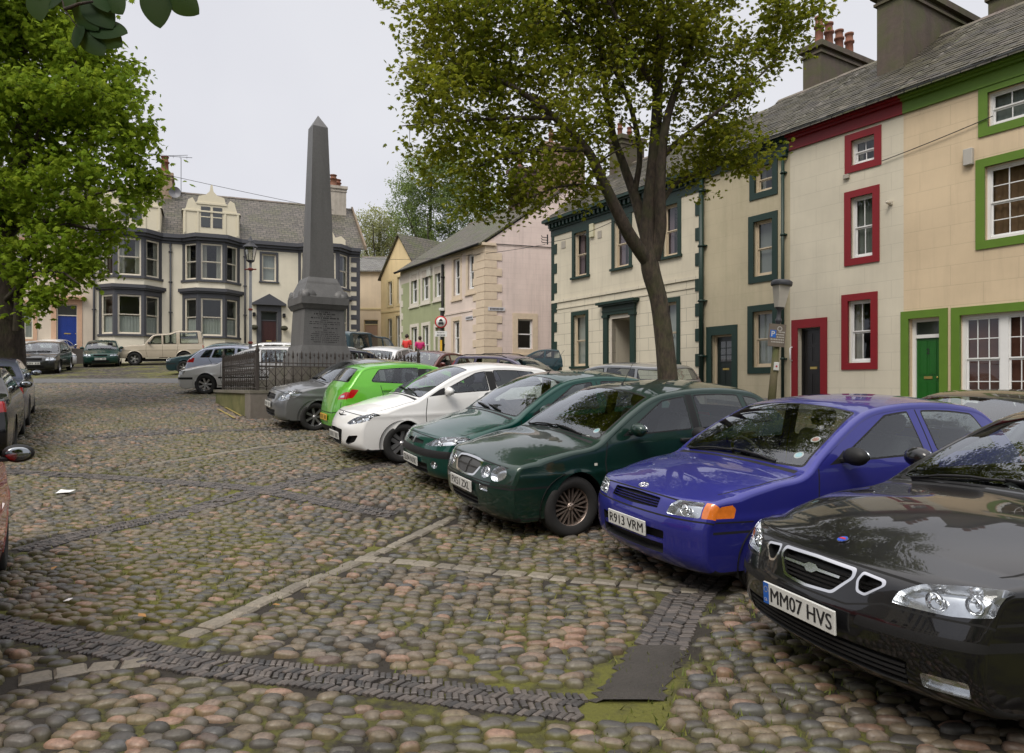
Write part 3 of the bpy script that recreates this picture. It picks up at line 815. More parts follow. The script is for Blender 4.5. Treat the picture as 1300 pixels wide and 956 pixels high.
def rover(paintmat, **kw):
    d = dict(L=3.99, W=.845, H=1.42, xf=.80, xr=3.31, rt=.302, zw=.302, ra=.345, rim=.192, belt=(.905, .965), tyre_w=.19, crown=.04,
             outline=[(.32, .19), (.12, .20), (.03, .29), (.0, .42), (.0, .53), (.025, .60), (.055, .67), (.10, .722), (.17, .758, 'n'), (.38, .828), (.70, .885), (1.06, .932, 'c'), (1.22, 1.03), (1.55, 1.22), (1.86, 1.355, 'h'),
                      (2.20, 1.405), (2.62, 1.42), (3.02, 1.395), (3.36, 1.325, 'r'), (3.60, 1.16), (3.80, .985, 'b'), (3.87, .90), (3.915, .78, 't'), (3.97, .60), (3.99, .44), (3.97, .29), (3.90, .20), (3.70, .19)],
             paint=paintmat, features=f_rover, mirror=(1.50, 1.0), mirror_mat=paintmat, spokes=(10, .006, .0065, .020), rim_mat=BRONZ(),
             wipers=[(1.13, -.05, 1.09, -.80), (1.10, .62, 1.14, -.08)], bowf=(.11, .17))
    d.update(kw); return d
# ---- the violet-blue three-door
def f_starlet(q):
    f = base_features(q, hz=.715, doors=[[(1.13, .92), (1.11, .70), (1.14, .45), (1.20, .28)], [(2.36, .93), (2.37, .60), (2.33, .28)], [(2.36, .93), (2.31, 1.30)]])
    f += [side_win(q, 1.30, 1.95, 2.28, 2.22), side_win(q, 2.42, 2.36, 3.20, 2.98, ident=1, name='side_window', rnd=.06)]
    f += [dict(c='S', k='slot', slot=1, pts=[(1.24, q.belt(1.3) + .01), (1.42, q.belt(1.4) + .02), (1.42, q.belt(1.4) + .11), (1.34, q.belt(1.3) + .06)])]
    f += [dict(c='F', n='grille', k='recess', m=TRIM(), d=.03, sym=False, round=.012, pts=[(-.44, .615), (0, .605), (.44, .615), (.43, .685), (0, .695), (-.43, .685)],
               slats=[(-.43, .43, z, z) for z in (.632, .65, .668)], slat_mat=q.sp['paint'], slat_h=.0035),
          dict(c='F', n='headlight', k='recess', m=REFL(), d=.045, cover=LENS(), round=.02, pts=[(.58, .595), (.95, .60), (.95, .705), (.68, .70), (.60, .66)], bulbs=[(.77, .648, .042)]),
          dict(c='F', n='indicator', m=ORAN(), round=.006, pts=[(.96, .60), (1.26, .605), (1.26, .70), (.96, .705)]),
          dict(c='S', n='indicator', m=ORAN(), round=.012, pts=[(-.1, .605), (.22, .60), (.25, .66), (.21, .70), (-.1, .70)]),
          dict(c='F', n='lower_grille', k='recess', m=TRIM(), d=.05, sym=False, round=.02, pts=[(-.58, .30), (.58, .30), (.60, .47), (-.60, .47)], slats=[(-.59, .59, .385, .385)], slat_mat=q.sp['paint'], slat_h=.013)]
    f += [dict(c='F', k='line', sym=False, pts=[(t, .575) for t in np.linspace(-1.25, 1.25, 9)], w=.010), dict(c='S', k='line', pts=[(.0, .575), (.40, .57)]),
          dict(c='S', k='line', pts=[(.05, .50), (.40, .50)], slot=2, w=.014),
          dict(c='S', n='side_repeater', m=ORAN(), pts=[(1.0, .60), (1.06, .60), (1.06, .635), (1.0, .635)], round=.01),
          dict(c='R', n='tail_light', m=REDL(), pts=[(.84, .68), (1.25, .68), (1.25, .92), (.84, .92)]),
          dict(c='S', n='tail_light', m=REDL(), pts=[(3.62, .70), (3.9, .70), (3.9, .91), (3.58, .91)])]
    f += lip(q, .19, .215, 1)
    return f
def starlet(paintmat, **kw):
    d = dict(L=3.74, W=.815, H=1.40, xf=.745, xr=3.045, rt=.278, zw=.278, ra=.325, rim=.168, belt=(.89, .955), tyre_w=.165, crown=.035, crease=.58,
             outline=[(.30, .19), (.11, .20), (.02, .29), (.0, .42), (.0, .53), (.02, .585), (.05, .65), (.085, .70), (.15, .732, 'n'), (.36, .80), (.66, .858), (.98, .905, 'c'), (1.14, 1.02), (1.46, 1.21), (1.74, 1.335, 'h'),
                      (2.05, 1.385), (2.45, 1.40), (2.85, 1.375), (3.14, 1.32, 'r'), (3.36, 1.16), (3.53, .98, 'b'), (3.60, .90), (3.66, .76, 't'), (3.72, .60), (3.74, .44), (3.72, .29), (3.65, .20), (3.45, .19)],
             paint=paintmat, features=f_starlet, mirror=(1.38, .975), mirror_mat=TRIM(), spokes=(8, .012, .016, 0, .8), rim_mat=SILV(),
             wipers=[(1.05, -.05, 1.01, -.80), (1.02, .62, 1.06, -.10)], bowf=(.11, .15))
    d.update(kw); return d
# ---- the black saloon close to the camera
def f_saab(q):
    f = base_features(q, hz=.70, doors=[[(1.36, .90), (1.33, .68), (1.36, .42), (1.42, .29)], [(2.52, .93), (2.53, .29)]], back=(.86, .03, .03))
    f += [side_win(q, 1.50, 2.2, 2.46, 2.44), side_win(q, 2.58, 2.56, 3.36, 3.2, ident=1)]
    C = CHROME(); slb = [(-.28, .28, z, z) for z in (.565, .583, .601, .619, .637)]
    f += [dict(c='F', n='grille_frame', m=C, sym=False, round=.02, pts=[(-.33, .675), (0, .68), (.33, .675), (.345, .635), (.23, .545), (0, .535), (-.23, .545), (-.345, .635)]),
          dict(c='F', n='grille', k='recess', m=simple('grille_black', (.006, .006, .006), .5, vary=0), d=.045, sym=False, round=.018, pts=[(-.31, .662), (0, .667), (.31, .662), (.322, .635), (.215, .556), (0, .547), (-.215, .556), (-.322, .635)], slats=slb),
          dict(c='F', n='side_grille_frame', m=C, round=.015, pts=[(.375, .672), (.535, .662), (.548, .64), (.45, .578), (.385, .585), (.36, .632)]),
          dict(c='F', n='side_grille', k='recess', m=simple('grille_black', (.006, .006, .006), .5, vary=0), d=.045, round=.012, pts=[(.388, .661), (.517, .652), (.527, .638), (.443, .589), (.397, .595), (.377, .632)], slats=[(.385, .51, z, z) for z in (.61, .63)]),
          dict(c='F', n='headlight', k='recess', m=REFL(), d=.06, cover=LENS(), round=.015, pts=[(.61, .585), (.63, .635), (.72, .68), (.88, .70), (1.14, .715), (1.16, .61), (.9, .585)], bulbs=[(.80, .64, .036), (.97, .648, .034, REFL())]),
          dict(c='F', n='lower_grille', k='recess', m=simple('grille_black', (.006, .006, .006), .5, vary=0), d=.06, sym=False, round=.02, pts=[(-.72, .26), (.72, .26), (.74, .37), (-.74, .37)], slats=[(-.72, .72, z, z) for z in (.29, .315, .34)]),
          dict(c='F', n='fog_lamp', k='recess', m=REFL(), d=.03, cover=LENS(), round=.015, pts=[(.80, .275), (1.0, .275), (1.0, .34), (.80, .34)])]
    f += [dict(c='F', k='slot', slot=1, round=.01, pts=[(.42, .455), (1.25, .465), (1.25, .505), (.44, .50)]), dict(c='S', k='slot', slot=1, round=.01, pts=[(-.1, .465), (.50, .465), (.50, .505), (-.1, .505)]),
          dict(c='F', k='line', sym=False, pts=[(t, .525 if abs(t) < .36 else .57) for t in (-1.25, -.8, -.57, -.35, -.2, 0, .2, .35, .57, .8, 1.25)], w=.007),
          dict(c='S', k='line', pts=[(.0, .57), (.56, .58)]), 
          dict(c='S', k='line', pts=[(1.40, .44), (3.4, .45)], slot=1, w=.05),
          dict(c='R', n='tail_light', m=REDL(), pts=[(.62, .80), (1.25, .80), (1.25, .93), (.62, .93)]),
          dict(c='S', n='tail_light', m=REDL(), pts=[(4.42, .80), (4.9, .80), (4.9, .92), (4.40, .92)])]
    f += lip(q, .19, .225, 1)
    return f
def saab(paintmat, **kw):
    blue = simple('emblem_blue', (.03, .08, .42), .35, vary=0); red = simple('emblem_red', (.5, .03, .03), .35, vary=0); C = CHROME()
    d = dict(L=4.63, W=.88, H=1.44, xf=.93, xr=3.60, rt=.318, zw=.318, ra=.365, rim=.21, belt=(.90, .98), tyre_w=.21, crown=.05, crease=.70,
             outline=[(.36, .19), (.14, .20), (.03, .28), (.0, .40), (.0, .50), (.025, .56), (.06, .635), (.10, .685), (.18, .722, 'n'), (.45, .81), (.80, .885), (1.24, .94, 'c'), (1.42, 1.04), (1.80, 1.23), (2.14, 1.365, 'h'),
                      (2.50, 1.42), (2.90, 1.435), (3.25, 1.405), (3.55, 1.33, 'r'), (3.82, 1.19), (4.06, 1.065, 'b'), (4.30, 1.03), (4.50, 1.01), (4.56, .93, 't'), (4.60, .70), (4.63, .46), (4.60, .29), (4.5, .20), (4.3, .19)],
             paint=paintmat, features=f_saab, mirror=(1.66, 1.0), mirror_mat=paintmat, spokes=(7, .022, .03, 0), rim_mat=SILV(),
             wipers=[(1.32, -.05, 1.28, -.80), (1.29, .66, 1.33, -.08)], bowf=(.17, .17), taper=(.12, .07),
             extra=[badge('X', 0, .235, [('disc', (1, 1, 0, 0), C), ('disc', (.86, .86, 0, 0), blue), ('poly', [(-.7, -.12), (.7, -.12), (.6, .2), (0, .35), (-.6, .2)], red)], C, .029),
                    badge('F', 0, .618, [('poly', [(-1, .05), (-.25, .05), (-.12, .12), (.12, .12), (.25, .05), (1, .05), (1, -.01), (.22, -.02), (.1, -.10), (-.1, -.10), (-.22, -.02), (-1, -.01)], C)], C, .195, off=.002, name='grille_wing'),
                    handle(2.34, paintmat), handle(3.20, paintmat)])
    d.update(kw); return d
# ---- the teal-green three-door
def f_206(q):
    f = base_features(q, hz=.70, doors=[[(1.16, .90), (1.13, .68), (1.16, .42), (1.22, .28)], [(2.42, .95), (2.43, .6), (2.38, .28)], [(2.42, .95), (2.36, 1.32)]])
    f += [side_win(q, 1.42, 2.0, 2.34, 2.29), side_win(q, 2.47, 2.42, 3.22, 3.05, ident=1, name='side_window', rnd=.06)]
    f += [dict(c='S', k='slot', slot=1, pts=[(1.30, q.belt(1.3) + .01), (1.50, q.belt(1.5) + .02), (1.50, q.belt(1.5) + .12), (1.42, q.belt(1.4) + .07)])]
    f += [dict(c='F', n='headlight', k='recess', m=REFL(), d=.05, cover=LENS(), round=.02, pts=[(.48, .60), (.62, .595), (.88, .615), (1.25, .65), (1.25, .76), (1.0, .745), (.72, .70)], bulbs=[(.76, .65, .038), (1.0, .69, .036)]),
          dict(c='S', n='headlight', k='recess', m=REFL(), d=.04, cover=LENS(), round=.015, pts=[(-.1, .65), (.2, .66), (.42, .735), (.47, .775), (.3, .77), (-.1, .76)]),
          dict(c='F', n='grille', k='recess', m=TRIM(), d=.03, sym=False, round=.012, pts=[(-.38, .60), (0, .585), (.38, .60), (.34, .635), (0, .64), (-.34, .635)]),
          dict(c='F', n='lower_grille', k='recess', m=TRIM(), d=.05, sym=False, round=.02, pts=[(-.60, .25), (.60, .25), (.62, .38), (-.62, .38)], slats=[(-.6, .6, .31, .31)]),
          dict(c='F', n='fog_lamp', k='recess', m=REFL(), d=.03, cover=LENS(), pts=circ(.80, .38, .075, .045), bulbs=[(.80, .38, .03)])]
    f += lip(q, .465, .555, 1, .48) + lip(q, .19, .215, 1)
    f += [dict(c='R', n='tail_light', m=REDL(), pts=[(.82, .80), (1.25, .80), (1.25, 1.0), (.82, 1.0)]), dict(c='S', n='tail_light', m=REDL(), pts=[(3.66, .80), (4, .80), (4, 1.0), (3.6, 1.0)])]
    return f
def p206(paintmat, **kw):
    C = CHROME()
    d = dict(L=3.83, W=.826, H=1.43, xf=.78, xr=3.22, rt=.288, zw=.288, ra=.335, rim=.178, belt=(.90, .985), tyre_w=.175, crown=.05, crease=.66,
             outline=[(.30, .19), (.11, .20), (.02, .28), (.0, .40), (.0, .52), (.03, .575), (.07, .64), (.12, .688), (.20, .722, 'n'), (.45, .80), (.76, .875), (1.05, .935, 'c'), (1.22, 1.045), (1.56, 1.24), (1.88, 1.37, 'h'),
                      (2.18, 1.418), (2.52, 1.43), (2.90, 1.40), (3.20, 1.34, 'r'), (3.42, 1.20), (3.60, 1.03, 'b'), (3.68, .94), (3.74, .80, 't'), (3.80, .60), (3.83, .44), (3.81, .29), (3.74, .20), (3.54, .19)],
             paint=paintmat, features=f_206, mirror=(1.52, 1.0), mirror_mat=TRIM(), spokes=(5, .014, .02, .03), rim_mat=SILV(),
             wipers=[(1.10, .0, 1.16, -.72), (1.10, .45, 1.15, -.15)], bowf=(.14, .18),
             extra=[badge('F', 0, .615, [('poly', [(-.5, .9), (-.1, 1.1), (.5, .9), (.4, .2), (.6, -.9), (.2, -.5), (-.1, -1.0), (-.2, -.3), (-.55, -.8), (-.4, .1)], C)], C, .05, off=.014), handle(2.24)])
    d.update(kw); return d
# ---- the two bulbous superminis (white nose-on, lime tail-on)
def f_mazda(q):
    f = base_features(q, hz=.755, ws=(.955, .06, .03), doors=[[(1.20, .96), (1.16, .72), (1.18, .46), (1.24, .29)], [(2.34, 1.0), (2.34, .29)], [(3.12, 1.05), (3.06, .82), (2.90, .62), (2.84, .29)]], back=(.84, .03, .03))
    f += [side_win(q, 1.32, 2.05, 2.26, 2.23, b=.03), side_win(q, 2.40, 2.36, 3.32, 3.12, b=.05, ident=1, rnd=.08)]
    f += [dict(c='S', k='slot', slot=1, pts=[(1.16, q.belt(1.2) + .005), (1.50, q.belt(1.5) + .02), (1.50, q.belt(1.5) + .13), (1.40, q.belt(1.4) + .10)]),
          dict(c='S', k='slot', slot=1, pts=[(2.27, q.belt(2.3) + .03), (2.40, q.belt(2.3) + .03), (2.365, 1.35), (2.23, 1.35)])]
    f += [dict(c='F', n='headlight', k='recess', m=REFL(), d=.05, cover=LENS(), round=.02, pts=[(.56, .60), (.70, .585), (.95, .62), (1.25, .68), (1.25, .79), (1.05, .765), (.72, .68)], bulbs=[(.74, .625, .035), (.95, .67, .036), (1.1, .71, .034)]),
          dict(c='S', n='headlight', k='recess', m=REFL(), d=.04, cover=LENS(), round=.015, pts=[(-.1, .68), (.25, .72), (.50, .80), (.60, .85), (.42, .85), (-.1, .79)]),
          dict(c='F', n='lower_grille', k='recess', m=simple('grille_black', (.006, .006, .006), .5, vary=0), d=.05, sym=False, round=.04, pts=[(-.44, .50), (0, .515), (.44, .50), (.36, .30), (.22, .255), (-.22, .255), (-.36, .30)], slats=[(-.38, .38, .34, .34)]),
          dict(c='F', n='bumper_vent', k='recess', m=TRIM(), d=.05, round=.03, pts=[(.56, .31), (.66, .285), (.88, .34), (.96, .44), (.70, .42)]),
          dict(c='F', n='upper_grille', k='recess', m=TRIM(), d=.02, sym=False, round=.006, pts=[(-.30, .70), (0, .68), (.30, .70), (.30, .71), (0, .70), (-.30, .71)])]
    f += lip(q, .19, .215, 1)
    f += [dict(c='R', n='tail_light', m=REDL(), round=.03, pts=[(.76, .80), (1.25, .82), (1.25, .955), (.98, .935), (.82, .87)]),
          dict(c='S', n='tail_light', m=REDL(), round=.03, pts=[(3.70, .83), (4.1, .81), (4.1, .965), (3.72, .985), (3.56, .975)]),
          dict(c='R', n='reverse_lamp', m=REFL(), round=.01, pts=[(.86, .835), (1.02, .845), (1.0, .88), (.88, .872)]),
          dict(c='R', k='slot', slot=1, sym=False, round=.03, pts=[(-.80, .20), (.80, .20), (.72, .33), (-.72, .33)]),
          dict(c='R', k='line', sym=False, pts=[(-.95, .60), (-.6, .56), (.6, .56), (.95, .60)], w=.012), dict(c='R', k='line', pts=[(.95, .60), (.93, .76)], w=.012),
          dict(c='R', n='high_stop_lamp', m=REDL(), sym=False, pts=[(-.14, 1.395), (.14, 1.395), (.14, 1.415), (-.14, 1.415)])]
    return f
def mazda(paintmat, **kw):
    C = CHROME()
    d = dict(L=3.90, W=.848, H=1.475, xf=.80, xr=3.29, rt=.296, zw=.296, ra=.345, rim=.195, belt=(.925, 1.08), tyre_w=.185, crown=.06, crease=.72, flare=.008,
             outline=[(.30, .19), (.11, .20), (.02, .28), (.0, .40), (.0, .52), (.03, .60), (.08, .68), (.14, .738), (.24, .785, 'n'), (.48, .865), (.78, .94), (1.02, .99, 'c'), (1.22, 1.10), (1.60, 1.29), (1.98, 1.42, 'h'),
                      (2.28, 1.467), (2.60, 1.475), (2.95, 1.452), (3.42, 1.385, 'r'), (3.58, 1.24), (3.71, 1.08, 'b'), (3.77, 1.0), (3.82, .88, 't'), (3.88, .64), (3.90, .44), (3.88, .29), (3.80, .20), (3.60, .19)],
             paint=paintmat, features=f_mazda, mirror=(1.52, 1.04), mirror_mat=paintmat, spokes=(5, .02, .028, .035), rim_mat=SILV(),
             wipers=[(1.13, .1, 1.20, -.70), (1.10, .72, 1.17, .02)], bowf=(.17, .20), bowr=(.10, .12), taper=(.13, .10),
             extra=[badge('F', 0, .725, [('ring', (1, .78, 0, 0, .09), C), ('line', [(-.75, .45), (-.3, .1), (0, -.25), (.3, .1), (.75, .45), .09], C)], C, .05, off=.004), handle(2.16, paintmat), handle(2.98, paintmat)])
    d.update(kw); return d
# ---- the grey hatchback with upright glass
def f_swift(q):
    f = base_features(q, hz=.80, doors=[[(1.08, .95), (1.05, .70), (1.07, .46), (1.13, .28)], [(2.20, 1.0), (2.20, .28)], [(3.0, 1.0), (2.9, .7), (2.8, .28)]])
    f += [side_win(q, 1.22, 1.75, 2.13, 2.10), side_win(q, 2.26, 2.22, 3.05, 2.95, ident=1)]
    f += [dict(c='F', n='headlight', k='recess', m=REFL(), d=.05, cover=LENS(), round=.02, pts=[(.66, .62), (.84, .60), (1.25, .66), (1.25, .87), (1.02, .85), (.80, .76)], bulbs=[(.84, .69, .045), (1.05, .76, .04)]),
          dict(c='S', n='headlight', k='recess', m=REFL(), d=.04, cover=LENS(), round=.015, pts=[(-.1, .66), (.16, .67), (.36, .78), (.48, .88), (.3, .885), (-.1, .87)]),
          dict(c='F', n='grille', k='recess', m=TRIM(), d=.03, sym=False, round=.02, pts=[(-.52, .62), (0, .60), (.52, .62), (.46, .715), (0, .725), (-.46, .715)], slats=[(-.5, .5, .66, .66)]),
          dict(c='F', n='lower_grille', k='recess', m=TRIM(), d=.05, sym=False, round=.02, pts=[(-.56, .27), (.56, .27), (.60, .41), (-.60, .41)], slats=[(-.56, .56, .34, .34)]),
          dict(c='R', n='tail_light', m=REDL(), pts=[(.84, .70), (1.25, .70), (1.25, 1.0), (.84, 1.0)]), dict(c='S', n='tail_light', m=REDL(), pts=[(3.56, .70), (3.8, .70), (3.8, 1.0), (3.54, 1.0)])]
    f += lip(q, .19, .22, 1)
    return f
def swift(paintmat, **kw):
    d = dict(L=3.70, W=.845, H=1.50, xf=.76, xr=3.14, rt=.295, zw=.295, ra=.34, rim=.195, belt=(.96, 1.03), tyre_w=.185, crown=.05, crease=.72, flare=.008,
             outline=[(.30, .19), (.11, .20), (.02, .28), (.0, .42), (.0, .56), (.02, .64), (.06, .72), (.12, .79), (.22, .835, 'n'), (.45, .90), (.72, .955), (.95, .99, 'c'), (1.10, 1.10), (1.38, 1.30), (1.64, 1.43, 'h'),
                      (1.95, 1.49), (2.35, 1.50), (2.8, 1.475), (3.20, 1.425, 'r'), (3.40, 1.25), (3.52, 1.08, 'b'), (3.58, 1.0), (3.63, .86, 't'), (3.69, .62), (3.70, .44), (3.68, .29), (3.6, .2), (3.4, .19)],
             paint=paintmat, features=f_swift, mirror=(1.40, 1.08), mirror_mat=paintmat, spokes=(7, .017, .022, 0), rim_mat=SILV(),
             wipers=[(1.03, -.05, 1.02, -.80), (1.03, .62, 1.05, -.08)], bowf=(.13, .16))
    d.update(kw); return d
# ---- distant cars: saloon, hatch, estate, off-roader with proper outlines and simpler fittings
def f_plain(q):
    sp = q.sp; L = q.L; p = sp['pillars']
    f = base_features(q, hood=sp.get('lod', 1) < 2, back=sp.get('backw', (.86, .04, .04)), doors=sp.get('door_lines', []))
    for i, (a, b_, c, d) in enumerate(p): f.append(side_win(q, a, b_, c, d, ident=i, seal=.018, name='door_window' if i < 2 else 'side_window'))
    z0, z1 = sp['lampz']
    f += [dict(c='F', n='headlight', k='recess', m=REFL(), d=.04, cover=LENS(), round=.02, pts=[(sp.get('lampt', .58), z0), (1.25, z0 + .01), (1.25, z1), (sp.get('lampt', .58) + .05, z1 - .01)], bulbs=[(.78, (z0 + z1) / 2, .04)] if sp.get('lod', 1) < 2 else []),
          dict(c='S', n='headlight', k='recess', m=sp.get('side_lamp', REFL()), d=.03, cover=LENS(), pts=[(-.1, z0 + .01), (.16, z0 + .01), (.22, z1), (-.1, z1)]),
          dict(c='F', n='grille', k='recess', m=TRIM(), d=.03, sym=False, round=.015, pts=[(-sp.get('gt', .42), z0), (sp.get('gt', .42), z0), (sp.get('gt', .42), z1 - .02), (-sp.get('gt', .42), z1 - .02)], slats=[(-.40, .40, z0 + (z1 - z0) * k, z0 + (z1 - z0) * k) for k in (.25, .5)]),
          dict(c='F', n='lower_grille', k='recess', m=TRIM(), d=.04, sym=False, round=.02, pts=[(-.55, .27), (.55, .27), (.55, .38), (-.55, .38)])]
    y0, y1 = sp['tailz']; tt = sp.get('tailt', .76)
    f += [dict(c='R', n='tail_light', m=REDL(), round=.02, pts=[(tt, y0), (1.25, y0), (1.25, y1), (tt + .03, y1)]),
          dict(c='S', n='tail_light', m=REDL(), round=.02, pts=[(L - sp.get('tailx', .14), y0), (L + .2, y0), (L + .2, y1), (L - sp.get('tailx', .14) - .05, y1)])]
    if sp.get('strip'): f += [dict(c='S', k='slot', slot=1, pts=[(sp['xf'] + sp['ra'] + .04, .50), (sp['xr'] - sp['ra'] - .04, .50), (sp['xr'] - sp['ra'] - .04, .55), (sp['xf'] + sp['ra'] + .04, .55)])] + lip(q, .47, .54, 1, .46)
    return f
def saloon(paintmat, **kw):
    d = dict(L=4.48, W=.867, H=1.415, xf=.90, xr=3.52, rt=.312, zw=.312, ra=.355, rim=.20, belt=(.90, .97), tyre_w=.195,
             outline=[(.34, .19), (.12, .20), (.02, .28), (.0, .40), (.0, .53), (.02, .60), (.05, .68), (.09, .715), (.18, .745, 'n'), (.5, .82), (.85, .88), (1.20, .93, 'c'), (1.40, 1.05), (1.72, 1.23), (2.0, 1.35, 'h'),
                      (2.35, 1.405), (2.75, 1.415), (3.15, 1.385), (3.42, 1.32, 'r'), (3.66, 1.17), (3.88, 1.03, 'b'), (4.12, 1.0), (4.34, .98), (4.41, .90, 't'), (4.45, .68), (4.48, .45), (4.45, .29), (4.36, .20), (4.15, .19)],
             paint=paintmat, features=f_plain, pillars=[(1.48, 2.05, 2.40, 2.38), (2.48, 2.46, 3.25, 3.12)], lampz=(.60, .70), tailz=(.74, .88), mirror=(1.62, .99), mirror_mat=paintmat,
             door_lines=[[(1.32, .92), (1.30, .5), (1.38, .28)], [(2.44, .95), (2.44, .28)], [(3.34, .96), (3.2, .7), (3.1, .28)]],
             spokes=(7, .02, .026, 0), rim_mat=SILV(), wipers=[(1.27, -.05, 1.24, -.8), (1.25, .64, 1.28, -.08)])
    d.update(kw); return d
def hatch(paintmat, **kw):
    d = dict(L=4.2, W=.87, H=1.45, xf=.88, xr=3.42, rt=.31, zw=.31, ra=.355, rim=.20, belt=(.93, 1.02), tyre_w=.19,
             outline=[(.32, .19), (.12, .20), (.02, .28), (.0, .42), (.0, .54), (.03, .62), (.07, .70), (.13, .75), (.24, .79, 'n'), (.5, .86), (.82, .92), (1.12, .965, 'c'), (1.32, 1.08), (1.65, 1.27), (1.96, 1.39, 'h'),
                      (2.3, 1.44), (2.65, 1.45), (3.1, 1.42), (3.55, 1.35, 'r'), (3.82, 1.18), (4.0, 1.03, 'b'), (4.08, .96), (4.13, .80, 't'), (4.18, .62), (4.20, .45), (4.17, .29), (4.08, .20), (3.9, .19)],
             paint=paintmat, features=f_plain, pillars=[(1.42, 2.0, 2.36, 2.33), (2.44, 2.42, 3.20, 3.1), (3.26, 3.16, 3.62, 3.42)], lampz=(.62, .76), tailz=(.76, .96), mirror=(1.56, 1.03), mirror_mat=paintmat,
             door_lines=[[(1.28, .96), (1.26, .5), (1.34, .28)], [(2.40, 1.0), (2.40, .28)], [(3.3, 1.0), (3.1, .7), (3.02, .28)]],
             spokes=(7, .02, .026, 0), rim_mat=SILV(), wipers=[(1.2, -.05, 1.17, -.8), (1.18, .64, 1.21, -.08)])
    d.update(kw); return d
def estate(paintmat, **kw):
    d = dict(L=4.6, W=.885, H=1.48, xf=.92, xr=3.62, rt=.318, zw=.318, ra=.36, rim=.205, belt=(.93, 1.01), tyre_w=.2,
             outline=[(.34, .19), (.12, .20), (.02, .28), (.0, .42), (.0, .54), (.02, .62), (.06, .70), (.11, .74), (.20, .775, 'n'), (.5, .85), (.9, .92), (1.25, .965, 'c'), (1.45, 1.09), (1.78, 1.28), (2.08, 1.40, 'h'),
                      (2.45, 1.465), (2.9, 1.48), (3.6, 1.465), (4.18, 1.42, 'r'), (4.34, 1.22), (4.45, 1.04, 'b'), (4.50, .96), (4.54, .80, 't'), (4.58, .62), (4.60, .45), (4.57, .29), (4.48, .20), (4.3, .19)],
             paint=paintmat, features=f_plain, pillars=[(1.52, 2.12, 2.52, 2.50), (2.60, 2.58, 3.40, 3.36), (3.47, 3.43, 4.20, 4.06)], lampz=(.62, .74), tailz=(.72, 1.30), tailt=.90, tailx=.10, mirror=(1.68, 1.03), mirror_mat=paintmat,
             door_lines=[[(1.4, .96), (1.38, .5), (1.45, .28)], [(2.56, 1.0), (2.56, .28)], [(3.44, 1.0), (3.3, .7), (3.22, .28)]], backw=(.80, .04, .06),
             spokes=(7, .02, .026, 0), rim_mat=SILV(), wipers=[(1.33, -.05, 1.3, -.8), (1.31, .64, 1.34, -.08)])
    d.update(kw); return d
def offroader(paintmat, **kw):
    d = dict(L=4.54, W=.895, H=1.93, xf=.84, xr=3.38, rt=.365, zw=.365, ra=.43, rim=.21, belt=(1.14, 1.17), tyre_w=.23, tumble=.12, shoulder=.02, crown=.015, bowf=(.03, .06), bowr=(.02, .04), taper=(.03, .02), flare=.03, crease=.85,
             outline=[(.5, .40), (.10, .42), (.01, .46), (.0, .55), (.01, .64), (.05, .68), (.06, .80), (.065, .98), (.11, 1.05), (.22, 1.08, 'n'), (.6, 1.12), (1.0, 1.15), (1.32, 1.17, 'c'), (1.45, 1.32), (1.62, 1.55), (1.78, 1.70, 'h'),
                      (2.0, 1.76), (2.5, 1.79), (2.75, 1.83), (2.95, 1.92), (3.6, 1.935), (4.30, 1.90, 'r'), (4.40, 1.60), (4.44, 1.18, 'b'), (4.46, 1.0), (4.47, .85, 't'), (4.50, .66), (4.54, .55), (4.52, .46), (4.42, .42), (4.1, .40)],
             paint=paintmat, features=f_plain, pillars=[(1.56, 1.86, 2.24, 2.24), (2.33, 2.33, 3.0, 3.0), (3.18, 3.18, 4.18, 4.12)], lampz=(.74, .94), tailz=(.80, 1.10), tailt=.82, tailx=.06, mirror=(1.62, 1.22), mirror_mat=TRIM(),
             door_lines=[[(1.46, 1.15), (1.44, .8), (1.5, .45)], [(2.28, 1.2), (2.28, .45)], [(3.08, 1.2), (3.04, .85), (2.95, .45)]], backw=(.84, .12, .06),
             spokes=(5, .035, .045, 0), rim_mat=SILV(), wipers=[(1.36, -.05, 1.35, -.8), (1.36, .64, 1.36, -.08)])
    d.update(kw); return d
# ---------------------------------------------------------------- surfaces with wall coordinates
def uv_of(nt):
    return nt.nodes.new('ShaderNodeTexCoord').outputs['UV']
def mapping(nt, src, scale=(1, 1, 1), rot=0., loc=(0, 0, 0)):
    m = nt.nodes.new('ShaderNodeMapping'); m.inputs['Scale'].default_value = scale; m.inputs['Rotation'].default_value = (0, 0, rot); m.inputs['Location'].default_value = loc
    nt.links.new(src, m.inputs['Vector']); return m.outputs['Vector']
def noise_v(nt, vec, scale, detail=4, rough=.55):
    n = nt.nodes.new('ShaderNodeTexNoise'); n.inputs['Scale'].default_value = scale; n.inputs['Detail'].default_value = detail; n.inputs['Roughness'].default_value = rough
    nt.links.new(vec, n.inputs['Vector']); return n.outputs['Fac']
def brick_v(nt, vec, w, h, mortar=.01, offset=.5, smooth=.1):
    b = nt.nodes.new('ShaderNodeTexBrick'); b.inputs['Scale'].default_value = 1; b.inputs['Brick Width'].default_value = w; b.inputs['Row Height'].default_value = h
    b.inputs['Mortar Size'].default_value = mortar; b.inputs['Mortar Smooth'].default_value = smooth; b.offset = offset
    b.inputs['Color1'].default_value = (0, 0, 0, 1); b.inputs['Color2'].default_value = (1, 1, 1, 1); b.inputs['Mortar'].default_value = (.5, .5, .5, 1)
    nt.links.new(vec, b.inputs['Vector']); return b.outputs['Color'], b.outputs['Fac']
